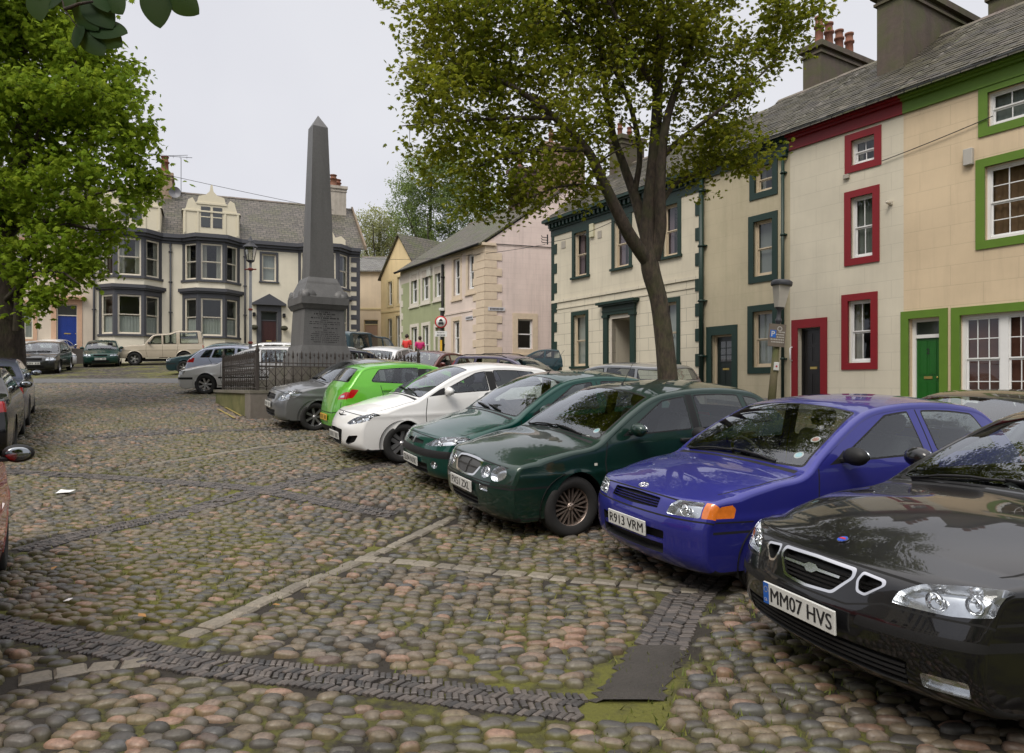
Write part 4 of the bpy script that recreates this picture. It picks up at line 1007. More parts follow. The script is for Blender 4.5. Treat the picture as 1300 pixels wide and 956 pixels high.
def render_wall(name, col, block=(.62, .30), joint=.12, jw=.012, dirt=.25, col2=None, split=None, green=0.):
    """painted stucco, ruled out in blocks, streaked by rain"""
    if name in MATS: return MATS[name]
    m, nt, b = _nt(name); uv = uv_of(nt)
    big = noise_v(nt, uv, .5, 5); fine = noise_v(nt, uv, 9, 5, .7); streak = noise_v(nt, mapping(nt, uv, (2.2, .16, 1)), 1.6, 5, .65)
    c = mixc(nt, ramp(nt, big, [(.35, 0), (.7, 1)]), [x * .88 for x in col], [min(1, x * 1.05) for x in col])
    c = mixc(nt, ramp(nt, streak, [(.48, 0), (.78, dirt)]), c, [x * .42 for x in col])
    c = mixc(nt, ramp(nt, fine, [(.55, 0), (.8, dirt * .5)]), c, [x * .6 for x in col])
    if green: c = mixc(nt, ramp(nt, noise_v(nt, mapping(nt, uv, (1.2, .5, 1)), 1.1, 6, .7), [(.5, 0), (.72, green)]), c, (.10, .13, .03))
    h = fine
    if block:
        _, f = brick_v(nt, uv, block[0], block[1], jw)
        c = mixc(nt, f, c, mixc(nt, .0 + joint, c, (.08, .07, .055)), 'MIX')
        inv = nt.nodes.new('ShaderNodeMath'); inv.operation = 'MULTIPLY_ADD'; inv.inputs[1].default_value = -1.2; nt.links.new(f, inv.inputs[0])
        sc = nt.nodes.new('ShaderNodeMath'); sc.operation = 'MULTIPLY'; sc.inputs[1].default_value = .35; nt.links.new(fine, sc.inputs[0])
        nt.links.new(sc.outputs[0], inv.inputs[2]); h = inv.outputs[0]
    nt.links.new(c, b.inputs['Base Color']); b.inputs['Roughness'].default_value = .82
    b.inputs['Specular IOR Level'].default_value = .25
    bump(nt, b, h, .35, .008)
    MATS[name] = m; return m
def slate_roof(name='roof_slate', c1=(.055, .052, .05), c2=(.15, .135, .125), moss=.75, w=.34, h=.24):
    if name in MATS: return MATS[name]
    m, nt, b = _nt(name); uv = uv_of(nt)
    wob = mixc(nt, .02, uv, nt.nodes.new('ShaderNodeTexNoise').outputs['Color'], 'ADD')
    bc, f = brick_v(nt, wob, w, h, .018, .5, .3)
    big = noise_v(nt, uv, .7, 6, .65); fine = noise_v(nt, uv, 7, 4)
    c = mixc(nt, bc, c1, c2)
    c = mixc(nt, ramp(nt, fine, [(.4, 0), (.8, .6)]), c, (.24, .21, .165))
    c = mixc(nt, ramp(nt, noise_v(nt, mapping(nt, uv, (.5, 1.6, 1)), 1.4, 6, .75), [(.42, 0), (.60, moss * .75)]), c, (.060, .055, .022))
    c = mixc(nt, ramp(nt, big, [(.46, 0), (.62, moss)]), c, (.075, .085, .025))
    c = mixc(nt, f, c, (.012, .012, .012))
    nt.links.new(c, b.inputs['Base Color']); b.inputs['Roughness'].default_value = .62
    sep = nt.nodes.new('ShaderNodeSeparateXYZ'); nt.links.new(uv, sep.inputs[0])
    fr = nt.nodes.new('ShaderNodeMath'); fr.operation = 'WRAP'; fr.inputs[1].default_value = h; fr.inputs[2].default_value = 0; nt.links.new(sep.outputs[1], fr.inputs[0])
    ad = nt.nodes.new('ShaderNodeMath'); ad.operation = 'MULTIPLY_ADD'; ad.inputs[1].default_value = -2.; nt.links.new(fr.outputs[0], ad.inputs[0]); nt.links.new(bc, ad.inputs[2])
    bump(nt, b, ad.outputs[0], 1.0, .03)
    MATS[name] = m; return m
def slate_tiles():
    if 'slate_tiles' in MATS: return MATS['slate_tiles']
    m, nt, b = _nt('slate_tiles'); g = nt.nodes.new('ShaderNodeNewGeometry'); uv = uv_of(nt)
    c = ramp(nt, g.outputs['Random Per Island'], [(0, (.022, .019, .017)), (.5, (.048, .041, .034)), (.85, (.078, .066, .053)), (1, (.14, .12, .095))])
    c = mixc(nt, ramp(nt, noise_v(nt, mapping(nt, uv, (.6, 1.3, 1)), 1.2, 6, .75), [(.40, 0), (.60, .8)]), c, (.052, .046, .016))
    c = mixc(nt, ramp(nt, noise_v(nt, uv, 5, 5, .7), [(.52, 0), (.75, .7)]), c, (.066, .066, .022))
    nt.links.new(c, b.inputs['Base Color']); b.inputs['Roughness'].default_value = .7; bump(nt, b, noise_v(nt, uv, 25, 4), .4, .01)
    MATS['slate_tiles'] = m; return m
def stone_mat(name, col, scale=8, rough=.8, strength=.4, moss=.0, block=None):
    if name in MATS: return MATS[name]
    m, nt, b = _nt(name); f = noise(nt, scale, 7, .7); g = noise(nt, 1.3, 5, .6); st = noise(nt, 1.6, 5, .6, stretch=(2, 2, .25))
    c = mixc(nt, f, [x * .65 for x in col], [min(1, x * 1.3) for x in col]); c = mixc(nt, ramp(nt, st, [(.45, 0), (.75, .5)]), c, [x * .4 for x in col])
    if moss: c = mixc(nt, ramp(nt, g, [(.42, 0), (.62, moss)]), c, (.07, .085, .02))
    nt.links.new(c, b.inputs['Base Color']); b.inputs['Roughness'].default_value = rough; bump(nt, b, f, strength, .02)
    MATS[name] = m; return m

class UB(MB):
    """mesh builder that also lays wall coordinates (metres) on its faces"""
    def mesh(s, name):
        me = MB.mesh(s, name); inv = s.M.inverted() if s.M is not None else Matrix.Identity(4)
        uvl = me.uv_layers.new(name='wall'); dat = np.zeros(len(me.loops) * 2)
        raw = [inv @ v.co for v in me.vertices]
        for p in me.polygons:
            vs = [raw[i] for i in p.vertices]; n = (vs[1] - vs[0]).cross(vs[2] - vs[0])
            if n.length < 1e-12: n = Vector((0, 0, 1))
            n.normalize(); ua = Vector((1, 0, 0)) if abs(n.x) < .7 else Vector((0, 1, 0))
            t = n.cross(ua).normalized()
            if t.z < -.001 or (abs(t.z) <= .001 and t.y < 0): t = -t
            ua = t.cross(n) if abs(n.x) < .7 else ua
            if ua.x < 0 and abs(n.x) < .7: ua = -ua
            for li, v in zip(p.loop_indices, vs): dat[2 * li] = v.dot(ua); dat[2 * li + 1] = v.dot(t)
        uvl.data.foreach_set('uv', dat); return me

class House:
    """a building told in wall coordinates: x along the front (to the viewer's right), y inwards, z up"""
    def __init__(s, name, label, cat, origin, e, inw, base, group=None):
        s.o = Vector((origin[0], origin[1], 0)); s.root = empty(name, (origin[0], origin[1], base), 0, label, cat, group or {'terraced_house': 'terraced houses', 'chimney_stack': 'chimney stacks on the terrace roof', 'villa': 'villas across the square'}.get(name)); s.base = base
        e = Vector((e[0], e[1], 0)).normalized(); w = Vector((inw[0], inw[1], 0)).normalized(); s.e = e; s.w = w
        s.M = Matrix(((e.x, w.x, 0, 0), (e.y, w.y, 0, 0), (0, 0, 1, -base), (0, 0, 0, 1)))       # relative to the root
    def ub(s): return UB(s.M)
    def wall(s, x0, x1, z0, z1, holes, mat, depth=.22, name='wall', y=0., parent=None):
        u = s.ub(); xs = sorted({x0, x1} | {h[0] for h in holes} | {h[1] for h in holes}); zs = sorted({z0, z1} | {h[2] for h in holes} | {h[3] for h in holes})
        xs = [v for v in xs if x0 - 1e-6 <= v <= x1 + 1e-6]; zs = [v for v in zs if z0 - 1e-6 <= v <= z1 + 1e-6]
        for i in range(len(xs) - 1):
            for j in range(len(zs) - 1):
                cx, cz = (xs[i] + xs[i + 1]) / 2, (zs[j] + zs[j + 1]) / 2
                if any(h[0] < cx < h[1] and h[2] < cz < h[3] for h in holes): continue
                u.add([(xs[i], y, zs[j]), (xs[i + 1], y, zs[j]), (xs[i + 1], y, zs[j + 1]), (xs[i], y, zs[j + 1])], [(0, 1, 2, 3)])
        for a, b, c, d in holes:
            u.add([(a, y, c), (b, y, c), (b, y, d), (a, y, d), (a, y + depth, c), (b, y + depth, c), (b, y + depth, d), (a, y + depth, d)], [(0, 4, 5, 1), (1, 5, 6, 2), (2, 6, 7, 3), (3, 7, 4, 0)])
        return u.build(name, mat, parent or s.root)
    def boxes(s, name, lst, mat, parent=None, bev=0):
        u = s.ub()
        for a, b in lst: u.box(a, b, bev)
        return u.build(name, mat, parent or s.root)
    def surround(s, x0, x1, z0, z1, w, mat, parent, proud=.035, top=None, bottom=None, sill=0.):
        t = w if top is None else top; b = w if bottom is None else bottom
        L = [((x0 - w, -proud, z0), (x0, .05, z1)), ((x1, -proud, z0), (x1 + w, .05, z1))]
        if t: L.append(((x0 - w, -proud, z1), (x1 + w, .05, z1 + t)))
        if b: L.append(((x0 - w, -proud - sill * .0, z0 - b), (x1 + w, .05, z0)))
        if sill: L.append(((x0 - w - .05, -proud - sill, z0 - b - .09), (x1 + w + .05, .04, z0 - b)))
        return s.boxes('surround', L, mat, parent)
    def window(s, x0, x1, z0, z1, frame, cols=2, up=2, low=2, curtain='net', y=.13, surround=None, units=1, mid=.5, name='window', fw=.055, tint='house_glass', cur_col=None):
        """a sash window inside its opening"""
        u = s.ub(); W = (x1 - x0) / units; g = s.ub()
        for k in range(units):
            a, b = x0 + k * W, x0 + (k + 1) * W; zm = z0 + (z1 - z0) * mid
            u.box((a, y - .02, z0), (a + fw, y + .07, z1)); u.box((b - fw, y - .02, z0), (b, y + .07, z1))
            u.box((a + fw, y - .02, z1 - fw), (b - fw, y + .07, z1)); u.box((a + fw, y - .04, z0), (b - fw, y + .07, z0 + fw * 1.1))
            for (za, zb, rows, yy, lo) in ((zm, z1 - fw, up, y + .005, 0), (z0 + fw, zm, low, y + .035, 1)):
                r = .038; aa, bb = a + fw, b - fw
                u.box((aa, yy, za), (aa + r, yy + .03, zb)); u.box((bb - r, yy, za), (bb, yy + .03, zb))
                u.box((aa + r, yy, zb - r), (bb - r, yy + .03, zb)); u.box((aa + r, yy, za), (bb - r, yy + .03, za + r * (1.7 if lo else .9)))
                for c in range(1, cols):
                    x = aa + (bb - aa) * c / cols; u.box((x - .011, yy + .004, za + r * .8), (x + .011, yy + .026, zb - r * .8))
                for c in range(1, rows):
                    z = za + (zb - za) * c / rows; u.box((aa + r * .8, yy + .006, z - .011), (bb - r * .8, yy + .024, z + .011))
                g.add([(aa + .01, yy + .015, za + .01), (bb - .01, yy + .015, za + .01), (bb - .01, yy + .015, zb - .01), (aa + .01, yy + .015, zb - .01)], [(0, 1, 2, 3)])
        wo = u.build(name, frame, s.root)
        g.build('pane', glassy('house_glass', (.62, .66, .64), 0, 1.0, .02), wo)
        if curtain:
            c = s.ub(); yc = y + .16
            def sheet(a, b, za, zb, amp=.03, n=None, yy=yc):
                n = n or max(8, int((b - a) / .05)); vs = []
                for i in range(n + 1):
                    x = a + (b - a) * i / n; q = yy + amp * math.sin(i * 1.9 + a * 7) + random.uniform(-.008, .008)
                    vs += [(x, q, za), (x, q, zb)]
                c.add(vs, [(2 * i, 2 * i + 2, 2 * i + 3, 2 * i + 1) for i in range(n)], True)
            colr = {'net': (.62, .62, .60), 'drape': (.30, .17, .10), 'blind': (.34, .20, .14), 'mauve': (.30, .20, .24), 'beige': (.48, .42, .34), 'half': (.60, .60, .58), 'sides': (.5, .46, .40), 'shut': (.22, .085, .06)}[curtain]
            if cur_col: colr = cur_col
            xm0, xm1 = x0 + .02, x1 - .02
            if curtain == 'half': sheet(xm0, xm1, z0, z0 + (z1 - z0) * .46)
            elif curtain == 'sides': w = (x1 - x0) * .26; sheet(xm0, xm0 + w, z0, z1); sheet(xm1 - w, xm1, z0, z1)
            elif curtain == 'blind' or curtain == 'shut': sheet(xm0, xm1, z0, z1, .004, 4)
            elif curtain == 'drape': sheet(xm0, xm1, z0, z1, .035)
            elif curtain == 'mauve': sheet(xm0, xm0 + (x1 - x0) * .34, z0, z1, .02); sheet(xm0 + (x1 - x0) * .5, xm1, z0, z1, .02)
            elif curtain == 'beige': sheet(xm0, xm0 + (x1 - x0) * .42, z0, z1, .02); sheet(xm1 - (x1 - x0) * .2, xm1, z0, z1, .02)
            else: sheet(xm0, xm1, z0, z1, .012)
            c.build('curtain', simple('curtain_' + curtain + ('' if not cur_col else str(int(cur_col[0] * 100))), colr, .95, vary=.12, scale=4), wo)
        if surround:
            sw, sm = surround[:2]; kw = surround[2] if len(surround) > 2 else {}
            s.surround(x0, x1, z0, z1, sw, sm, wo, **kw)
        return wo
    def door(s, x0, x1, z0, z1, mat, frame_mat, y=.16, light=0., panels=((.12, .42), (.5, .92)), number=None, frame=.06, letterbox=True, knob=(.6, .45, .15), surround=None, glazed=False, cols=2):
        zt = z1 - light
        fr = [((x0, y - .03, z0), (x0 + frame, y + .06, z1)), ((x1 - frame, y - .03, z0), (x1, y + .06, z1)), ((x0 + frame, y - .03, z1 - frame), (x1 - frame, y + .06, z1))]
        if light: fr.append(((x0 + frame, y - .03, zt - frame), (x1 - frame, y + .06, zt)))
        a, b = x0 + frame, x1 - frame; top = (zt - frame) if light else z1 - frame
        u = s.ub(); H = top - z0; pw = (b - a)
        holes = []
        u.box((a, y + .02, z0 + .02), (b, y + .05, top - .003))
        d = u.build('door', mat, s.root)
        for (f0, f1) in panels:
            if glazed and (f0, f1) == panels[-1]: continue
            for c in range(cols):
                p = s.ub()
                xa = a + pw * (.12 + c * (.80 / cols)); xb = xa + pw * (.80 / cols - .08)
                za, zb = z0 + H * f0, z0 + H * f1
                for (q0, q1) in (((xa, za), (xa + .02, zb)), ((xb - .02, za), (xb, zb)), ((xa + .02, za), (xb - .02, za + .02)), ((xa + .02, zb - .02), (xb - .02, zb))):
                    p.box((q0[0], y + .005, q0[1]), (q1[0], y + .0195, q1[1]))
                p.box((xa + .0205, y + .01, za + .0205), (xb - .0205, y + .0195, zb - .0205)); p.build('door_panel', mat, d)
        if glazed:
            f0, f1 = panels[-1]; g = s.ub(); g.box((a + pw * .14, y + .012, z0 + H * f0), (b - pw * .14, y + .0195, z0 + H * f1)); g.build('pane', simple('dark_pane', (.03, .035, .035), .08, vary=0, coat=1), d)
            g = s.ub()
            for c in (0, .5, 1):
                x = a + pw * (.14 + .72 * c); g.box((x - .012, y + .0, z0 + H * f0), (x + .012, y + .0115, z0 + H * f1))
            for c in (0, .33, .66, 1):
                z = z0 + H * (f0 + (f1 - f0) * c); g.box((a + pw * .14, y - .002, z - .012), (b - pw * .14, y + .0095, z + .012))
            g.build('glazing_bar', mat, d)
        s.boxes('door_frame', fr, frame_mat, d)
        if light:
            g = s.ub(); g.box((a, y + .015, zt), (b, y + .025, z1 - frame)); g.build('fanlight', simple('dark_pane', (.03, .035, .035), .08, vary=0, coat=1), d)
        br = simple('brass%d' % int(knob[0] * 100), knob, .3, .9, vary=.1)
        if letterbox: s.boxes('letterbox', [((a + pw * .32, y - .002, z0 + H * .44), (a + pw * .68, y + .0195, z0 + H * .475))], br, d, .004)
        k = s.ub(); k.ell((b - .06, y - .02, z0 + H * .46), (.025, .025, .025), 10, 8); k.build('door_knob', br, d)
        if number:
            M = s.M @ Matrix.Translation((a + pw * .5, y + .0, z0 + H * .82)) @ Matrix.Rotation(math.pi / 2, 4, 'X')
            place_text(number, .14, M, simple('dark_iron', (.02, .02, .02), .5), d, 'door_number', bold=.02)
        if surround:
            sw, sm = surround[:2]; kw = surround[2] if len(surround) > 2 else {}
            kw = dict(kw); kw.setdefault('bottom', 0); s.surround(x0, x1, z0, z1, sw, sm, d, **kw)
        return d
    def roof(s, x0, x1, ye, ze, yr, zr, yb, mat, th=.10, name='roof', zb=None, slates=False):
        """two slopes: eaves line (ye, ze), ridge (yr, zr), back eaves yb"""
        zb = ze if zb is None else zb; u = s.ub()
        for (ya, za, yb_, zb_) in ((ye, ze, yr, zr), (yr, zr, yb, zb)):
            u.add([(x0, ya, za), (x1, ya, za), (x1, yb_, zb_), (x0, yb_, zb_), (x0, ya, za - th), (x1, ya, za - th), (x1, yb_, zb_ - th), (x0, yb_, zb_ - th)],
                  [(0, 1, 2, 3), (7, 6, 5, 4), (0, 4, 5, 1), (1, 5, 6, 2), (3, 2, 6, 7), (0, 3, 7, 4)])
        r = u.build(name, mat, s.root)
        if slates:                                          # every slate of the front slope, lapped and a little uneven
            t = s.ub(); L = math.hypot(yr - ye, zr - ze); dy, dz = (yr - ye) / L, (zr - ze) / L; g = .235; k = 0; d = -.03
            while d < L - .1:
                x = x0 + (.15 if k % 2 else 0) - .0
                while x < x1 - .02:
                    w = .30 * random.uniform(.9, 1.1); xb = min(x + w - .006, x1); o = random.uniform(.010, .026); q = random.uniform(-.012, .012); tw = random.uniform(-.004, .004)
                    P = lambda a, dd, h: (a, ye + dy * dd - dz * h, ze + dz * dd + dy * h)
                    t.add([P(x, d + q, o + tw), P(xb, d + q, o - tw), P(xb, d + g + .04, .004), P(x, d + g + .04, .004), P(x, d + q, o - .012), P(xb, d + q, o - .012)], [(0, 1, 2, 3), (4, 5, 1, 0)]); x = max(x + w, x + .02)
                d += g; k += 1
            t.build('slates', slate_tiles(), r)
        t = s.ub(); n = int((x1 - x0) / .45)
        for k in range(n):
            a = x0 + (x1 - x0) * k / n; b = x0 + (x1 - x0) * (k + 1) / n - .01; o = random.uniform(-.008, .008)
            t.prism([(yr - .14, zr - .075 + o), (yr, zr + .055 + o), (yr + .14, zr - .075 + o), (yr, zr - .02 + o)], a, b, 'x')
        t.build('ridge_tiles', stone_mat('ridge_tile', (.16, .13, .11), 9, moss=.4), r)
        return r
    def shell(s, x0, x1, z0, z1, yb, mat, ridge=None, left=True, right=True, y0=0.):
        """side and back walls; ridge = (y, z) gives gable ends"""
        u = s.ub()
        for x, on_ in ((x0, left), (x1, right)):
            if not on_: continue
            if ridge: u.add([(x, y0, z0), (x, yb, z0), (x, yb, z1), (x, ridge[0], ridge[1]), (x, y0, z1)], [(0, 1, 2, 3, 4)])
            else: u.add([(x, y0, z0), (x, yb, z0), (x, yb, z1), (x, y0, z1)], [(0, 1, 2, 3)])
        u.add([(x0, yb, z0), (x1, yb, z0), (x1, yb, z1), (x0, yb, z1)], [(0, 1, 2, 3)])
        return u.build('side_wall', mat, s.root)
    def chimney(s, x0, x1, y0, y1, zb, zt, mat, pots, pot_h=.75, pot_r=.13, cap=.10, parent=None, potmat=None):
        u = s.ub(); u.box((x0, y0, zb), (x1, y1, zt - .42)); u.box((x0 - cap * .5, y0 - cap * .5, zt - .42), (x1 + cap * .5, y1 + cap * .5, zt - .34)); u.box((x0, y0, zt - .34), (x1, y1, zt - .20)); u.box((x0 - cap, y0 - cap, zt - .20), (x1 + cap, y1 + cap, zt))
        c = u.build('chimney', mat, parent or s.root)
        pm = potmat or stone_mat('terracotta', (.22, .085, .052), 10, moss=.15)
        for (px_, py_, k) in pots:
            p = s.ub(); h = pot_h * k; r = pot_r
            p.lathe([(.001, zt), (r * 1.25, zt), (r * 1.2, zt + .06), (r * .95, zt + .1), (r * .85, zt + h * .62), (r * 1.12, zt + h * .64), (r * 1.12, zt + h * .70), (r * .85, zt + h * .73), (r * .80, zt + h * .92), (r * 1.0, zt + h * .94), (r * 1.0, zt + h), (r * .72, zt + h), (r * .7, zt + h * .8)], c=(px_, py_, 0), n=16)
            p.build('chimney_pot', pm, c)
        return c
    def quoins(s, x0, sg, z0, z1, mat, w0=.18, w1=.40, h=.42, proud=.03, name='quoins', strip=True, y1=.04):
        L = []; z = z0; i = 0
        if strip: L.append(((x0, -proud, z0), (x0 + sg * w0, y1, z1)))
        while z + h * .6 < z1:
            if i % 2 == 0: L.append(((x0 + (sg * w0 if strip else 0), -proud - .004, z), (x0 + sg * w1, y1 - .005, min(z + h, z1))))
            z += h; i += 1
        if not strip:
            for q in L: s.boxes('quoin', [q], mat)
            return
        return s.boxes(name, L, mat)
    def pipe(s, x, z0, z1, mat, r=.05, y=-.09, name='downpipe', head=True):
        u = s.ub(); u.tube([(x, y, z0), (x, y, z1)], r, 10)
        z = z0 + 1.2
        while z < z1: u.tube([(x, y, z), (x, y, z + .07)], r * 1.35, 10); u.box((x - r * 2.0, y, z + .01), (x + r * 2.0, -.002, z + .05)); z += 1.9
        if head: u.box((x - .14, y - .08, z1 - .02), (x + .14, -.004, z1 + .22), .02)
        return u.build(name, mat, s.root)
# ---------------------------------------------------------------- the terrace on the right
AT = 21.9; ET = (.528, -.849); NT = (.849, .528); OT = (1.81, 32.3)
def FT(u, v=None):
    Y = AT / ((u - CU) / F + .622); s_ = (32.3 - Y) / .849
    return s_ if v is None else (s_, EYE + (HV - v) / F * Y)
def span(u0, u1, vt, vb):
    """outer frame of an opening seen at columns u0..u1, rows vt..vb at its left edge"""
    a, zt = FT(u0, vt); _, zb = FT(u0, vb); return a, FT(u1), zb, zt
CREAM = (.64, .585, .46)
WHITEP = simple('white_gloss', (.74, .74, .73), .4, vary=.06, scale=5)
BUFF = simple('buff_gloss', (.56, .47, .34), .45, vary=.08)
DGREEN = simple('dark_green_gloss', (.006, .027, .019), .5, vary=.18, scale=3)
REDP = simple('oxblood_gloss', (.205, .003, .008), .5, vary=.14, scale=3)
LGREEN = simple('leaf_green_gloss', (.10, .19, .016), .5, vary=.14, scale=3)
BLACKD = simple('black_door_gloss', (.014, .013, .013), .3, vary=.2)
ROOF = slate_roof()
CHIM = stone_mat('chimney_render', (.095, .072, .055), 5, moss=.55)
def buildings_right():
    # --- white house with dark green trimmings
    h = House('terraced_house', 'cream two-storey house with dark green cornice, quoins and columned doorway behind the leaning tree', 'house', OT, ET, NT, 1.2)
    x1 = FT(893) ; zs = 5.30; zc = 8.28
    up = render_wall('cream_stucco_upper', CREAM, (1.4, .62), .12, .008, .24)
    lowm = render_wall('cream_ashlar_lower', (.655, .60, .475), (.98, .475), .55, .009, .24)
    wins = [(726.6, 748.3, 353), (776.8, 802.5, 342), (838, 865, 328)]
    holes = []; W_ = []
    for (a, b, vb) in wins:
        s0, zb = FT(a, vb); s1 = FT(b); sw = .17; holes.append((s0 + sw, s1 - sw, zb, 8.12)); W_.append((s0 + sw, s1 - sw, zb, 8.12))
    h.wall(0, x1, zs, 9.0, holes, up, name='upper_wall')
    for i, w in enumerate(W_): h.window(*w, BUFF, cols=1, up=1, low=1, curtain='mauve' , surround=(.17, DGREEN, dict(top=.16, bottom=.0, sill=.07)))
    holes = []; 
    a, b, zb, zt = span(725.5, 747, 396.4, 466); g1 = (a + .17, b - .17, zb + .02, zt - .17)
    a, b, zb, zt = span(838, 863.7, 378, 459.5); g2 = (a + .17, b - .17, g1[2], g1[3])
    a, b, zb, zt = span(779.0, 799.8, 405, 489); dr = (a - .1, b + .06, 1.62, zt)
    h.wall(0, x1, 1.2, zs, [g1, g2, dr], lowm, depth=.22, name='lower_wall')
    for g in (g1, g2): h.window(*g, BUFF, cols=1, up=1, low=1, curtain='net', surround=(.17, DGREEN, dict(sill=.07, bottom=0)))
    # doorway: recessed porch, pilasters and hood
    u = h.ub(); a, b, z0, z1 = dr
    u.add([(a, .22, z0), (a, 1.3, z0), (a, 1.3, z1), (a, .22, z1), (b, .22, z0), (b, 1.3, z0), (b, 1.3, z1), (b, .22, z1)], [(0, 1, 2, 3), (4, 7, 6, 5), (3, 2, 6, 7), (0, 4, 5, 1)])
    u.build('porch_lining', render_wall('porch_cream', (.5, .46, .38), None), h.root)
    h.door(a + .02, b - .02, z0, z1, BLACKD, BUFF, y=1.1, light=.5, panels=((.1, .4), (.5, .92)))
    h.boxes('door_architrave', [((a - .10, -.02, z0), (a, .2, z1)), ((b, -.02, z0), (b + .10, .2, z1)), ((a - .10, -.02, z1), (b + .10, .2, z1 + .12))], simple('porch_paint', (.55, .5, .42), .6), None)
    pa, pb = FT(767.7) , FT(807.5); zt = FT(761, 386)[1]
    h.boxes('doorcase', [((pa, -.10, 1.3), (pa + .26, .0, zt - .62)), ((pb - .26, -.10, 1.3), (pb, .0, zt - .62)), ((pa - .05, -.14, zt - .62), (pa + .31, .0, zt - .52)), ((pb - .31, -.14, zt - .62), (pb + .05, .0, zt - .52)),
                         ((pa - .02, -.12, zt - .52), (pb + .02, .0, zt - .17)), ((pa - .02, -.15, zt - .40), (pb + .02, -.121, zt - .34)), ((pa - .12, -.26, zt - .17), (pb + .12, .0, zt - .10)), ((pa - .2, -.34, zt - .10), (pb + .2, .0, zt))], DGREEN)
    h.boxes('doorstep', [((pa, -.5, 1.2), (pb, -.101, 1.78))], stone_mat('step_stone', (.25, .23, .2)))
    h.boxes('string_course', [((0, -.05, zs - .06), (x1, .03, zs + .06)), ((0, -.03, zs - .36), (x1, .02, zs - .30))], lowm)
    h.boxes('frieze', [((-.02, -.04, zc), (x1, .03, zc + .27))], DGREEN)
    L = [((-.12, -.30, 8.80), (x1 + .05, .03, 8.87)), ((-.22, -.42, 8.87), (x1 + .05, .03, 8.99)), ((-.06, -.10, zc + .27), (x1, .03, 8.80))]
    k = 0.05
    while k < x1: L.append(((k, -.24, zc + .34), (k + .12, -.101, 8.79))); k += .27
    h.boxes('cornice', L, DGREEN)
    h.quoins(0, 1, 1.3, zc, DGREEN, w0=.20, w1=.42, h=.44); h.quoins(x1, -1, 1.3, zc, DGREEN, w0=.0, w1=.36, h=.44, strip=False)
    h.shell(0, x1, 1.2, 9.0, 8.0, render_wall('side_stucco', (.5, .46, .38), None, dirt=.4), ridge=(4.0, 11.9))
    h.roof(-.12, x1, -.40, 9.0, 4.0, 12.05, 8.3, ROOF, slates=True)
    h.pipe(x1 + .02, 1.3, 8.7, DGREEN, r=.085, y=-.13)
    h.boxes('alarm_box', [((FT(750), -.10, FT(750, 302)[1]), (FT(755), -.001, FT(750, 285)[1]))], simple('alarm_cream', (.55, .52, .36), .5), bev=.01)
    h.boxes('wall_vent', [((FT(759), -.02, FT(759, 303)[1]), (FT(764), -.001, FT(759, 294)[1])), ], simple('vent_grey', (.36, .33, .28), .7))
    h.boxes('wall_vent', [((FT(713), -.02, FT(713, 316)[1]), (FT(718), -.001, FT(713, 307)[1])), ], simple('vent_grey', (.36, .33, .28), .7))
    h.chimney(.1, 1.0, 3.3, 4.7, 11.0, 13.3, CHIM, [(.4, 3.7, 1), (.4, 4.3, .9)])
    # --- house with dark green window frames
    xa, xb = x1, FT(1003)
    h = House('terraced_house', 'narrow buff three-storey house with dark green window frames and drainpipe, behind the leaning lamp post', 'house', OT, ET, NT, 1.0)
    wm = render_wall('buff_stucco', (.50, .44, .31), (1.6, .5), .10, .008, .22, green=.15)
    sw = .20; hs = []
    for (u0, u1, vt, vb) in ((952, 987.6, 208, 255.6), (950.5, 987.5, 276, 360.7), (949.5, 988, 389, 474.5)):
        a, b, zb, zt = span(u0, u1, vt, vb); hs.append((a + sw, b - sw, zb + sw, zt - sw))
    a, b, zb, zt = span(903.5, 929.5, 426, 500); dh = (a, b, 1.15, zt)
    h.wall(xa, xb, 1.0, 9.0, hs + [dh], wm)
    for i, w in enumerate(hs): h.window(*w, BUFF, cols=1, up=1, low=1, curtain=('sides', 'blind', 'net')[i], cur_col=(.42, .43, .42) if i == 1 else None, surround=(sw, DGREEN))
    h.door(*dh, simple('black_green_door', (.012, .02, .018), .35), BUFF, y=.2, panels=((.08, .5), (.58, .93)), glazed=True, surround=(.22, DGREEN, dict(top=.3)))
    h.boxes('doorstep', [((dh[0] - .2, -.4, 1.0), (dh[1] + .2, -.04, 1.2))], stone_mat('step_stone', (.25, .23, .2)))
    def eaves(h, x0, x1, mat, y=0.):
        h.boxes('cornice', [((x0, -.06, 8.65), (x1, .03, 8.95)), ((x0, -.16, 8.95), (x1, .03, 9.02)), ((x0, -.28, 9.02), (x1, .03, 9.14))], mat)
        g = h.ub(); g.tube([(x0, -.36, 9.13), (x1, -.36, 9.13)], .06, 8); g.build('gutter', simple('grey_gutter', (.10, .105, .105), .5), h.root)
    eaves(h, xa, xb, DGREEN)
    def back(h, a, b): h.shell(a, b, 1.0, 9.05, 8.0, MATS['side_stucco'], ridge=(4.0, 11.95)); h.roof(a, b, -.40, 9.15, 4.0, 12.2, 8.3, ROOF, slates=True)
    back(h, xa, xb)
    h.pipe(FT(996), 1.1, FT(996, 200)[1], DGREEN, r=.05)
    # --- house with red frames
    xc = xb; xd = FT(1147)
    h = House('terraced_house', 'cream three-storey house with deep red door, window frames and eaves band', 'house', OT, ET, NT, .9)
    wm = render_wall('pale_cream_stucco', (.635, .585, .47), (1.5, .48), .16, .008, .16)
    hs = []; sw = .19
    for (u0, u1, vt, vb) in ((1073, 1119, 173, 221.5), (1072.3, 1116.7, 245, 338.5), (1068.7, 1114.3, 375, 469.6)):
        a, b, zb, zt = span(u0, u1, vt, vb); hs.append((a + sw, b - sw, zb + sw, zt - sw))
    a, b, zb, zt = span(1013, 1042, 417, 505); dh = (a, b, 1.08, zt)
    h.wall(xc, xd, .9, 9.0, hs + [dh], wm)
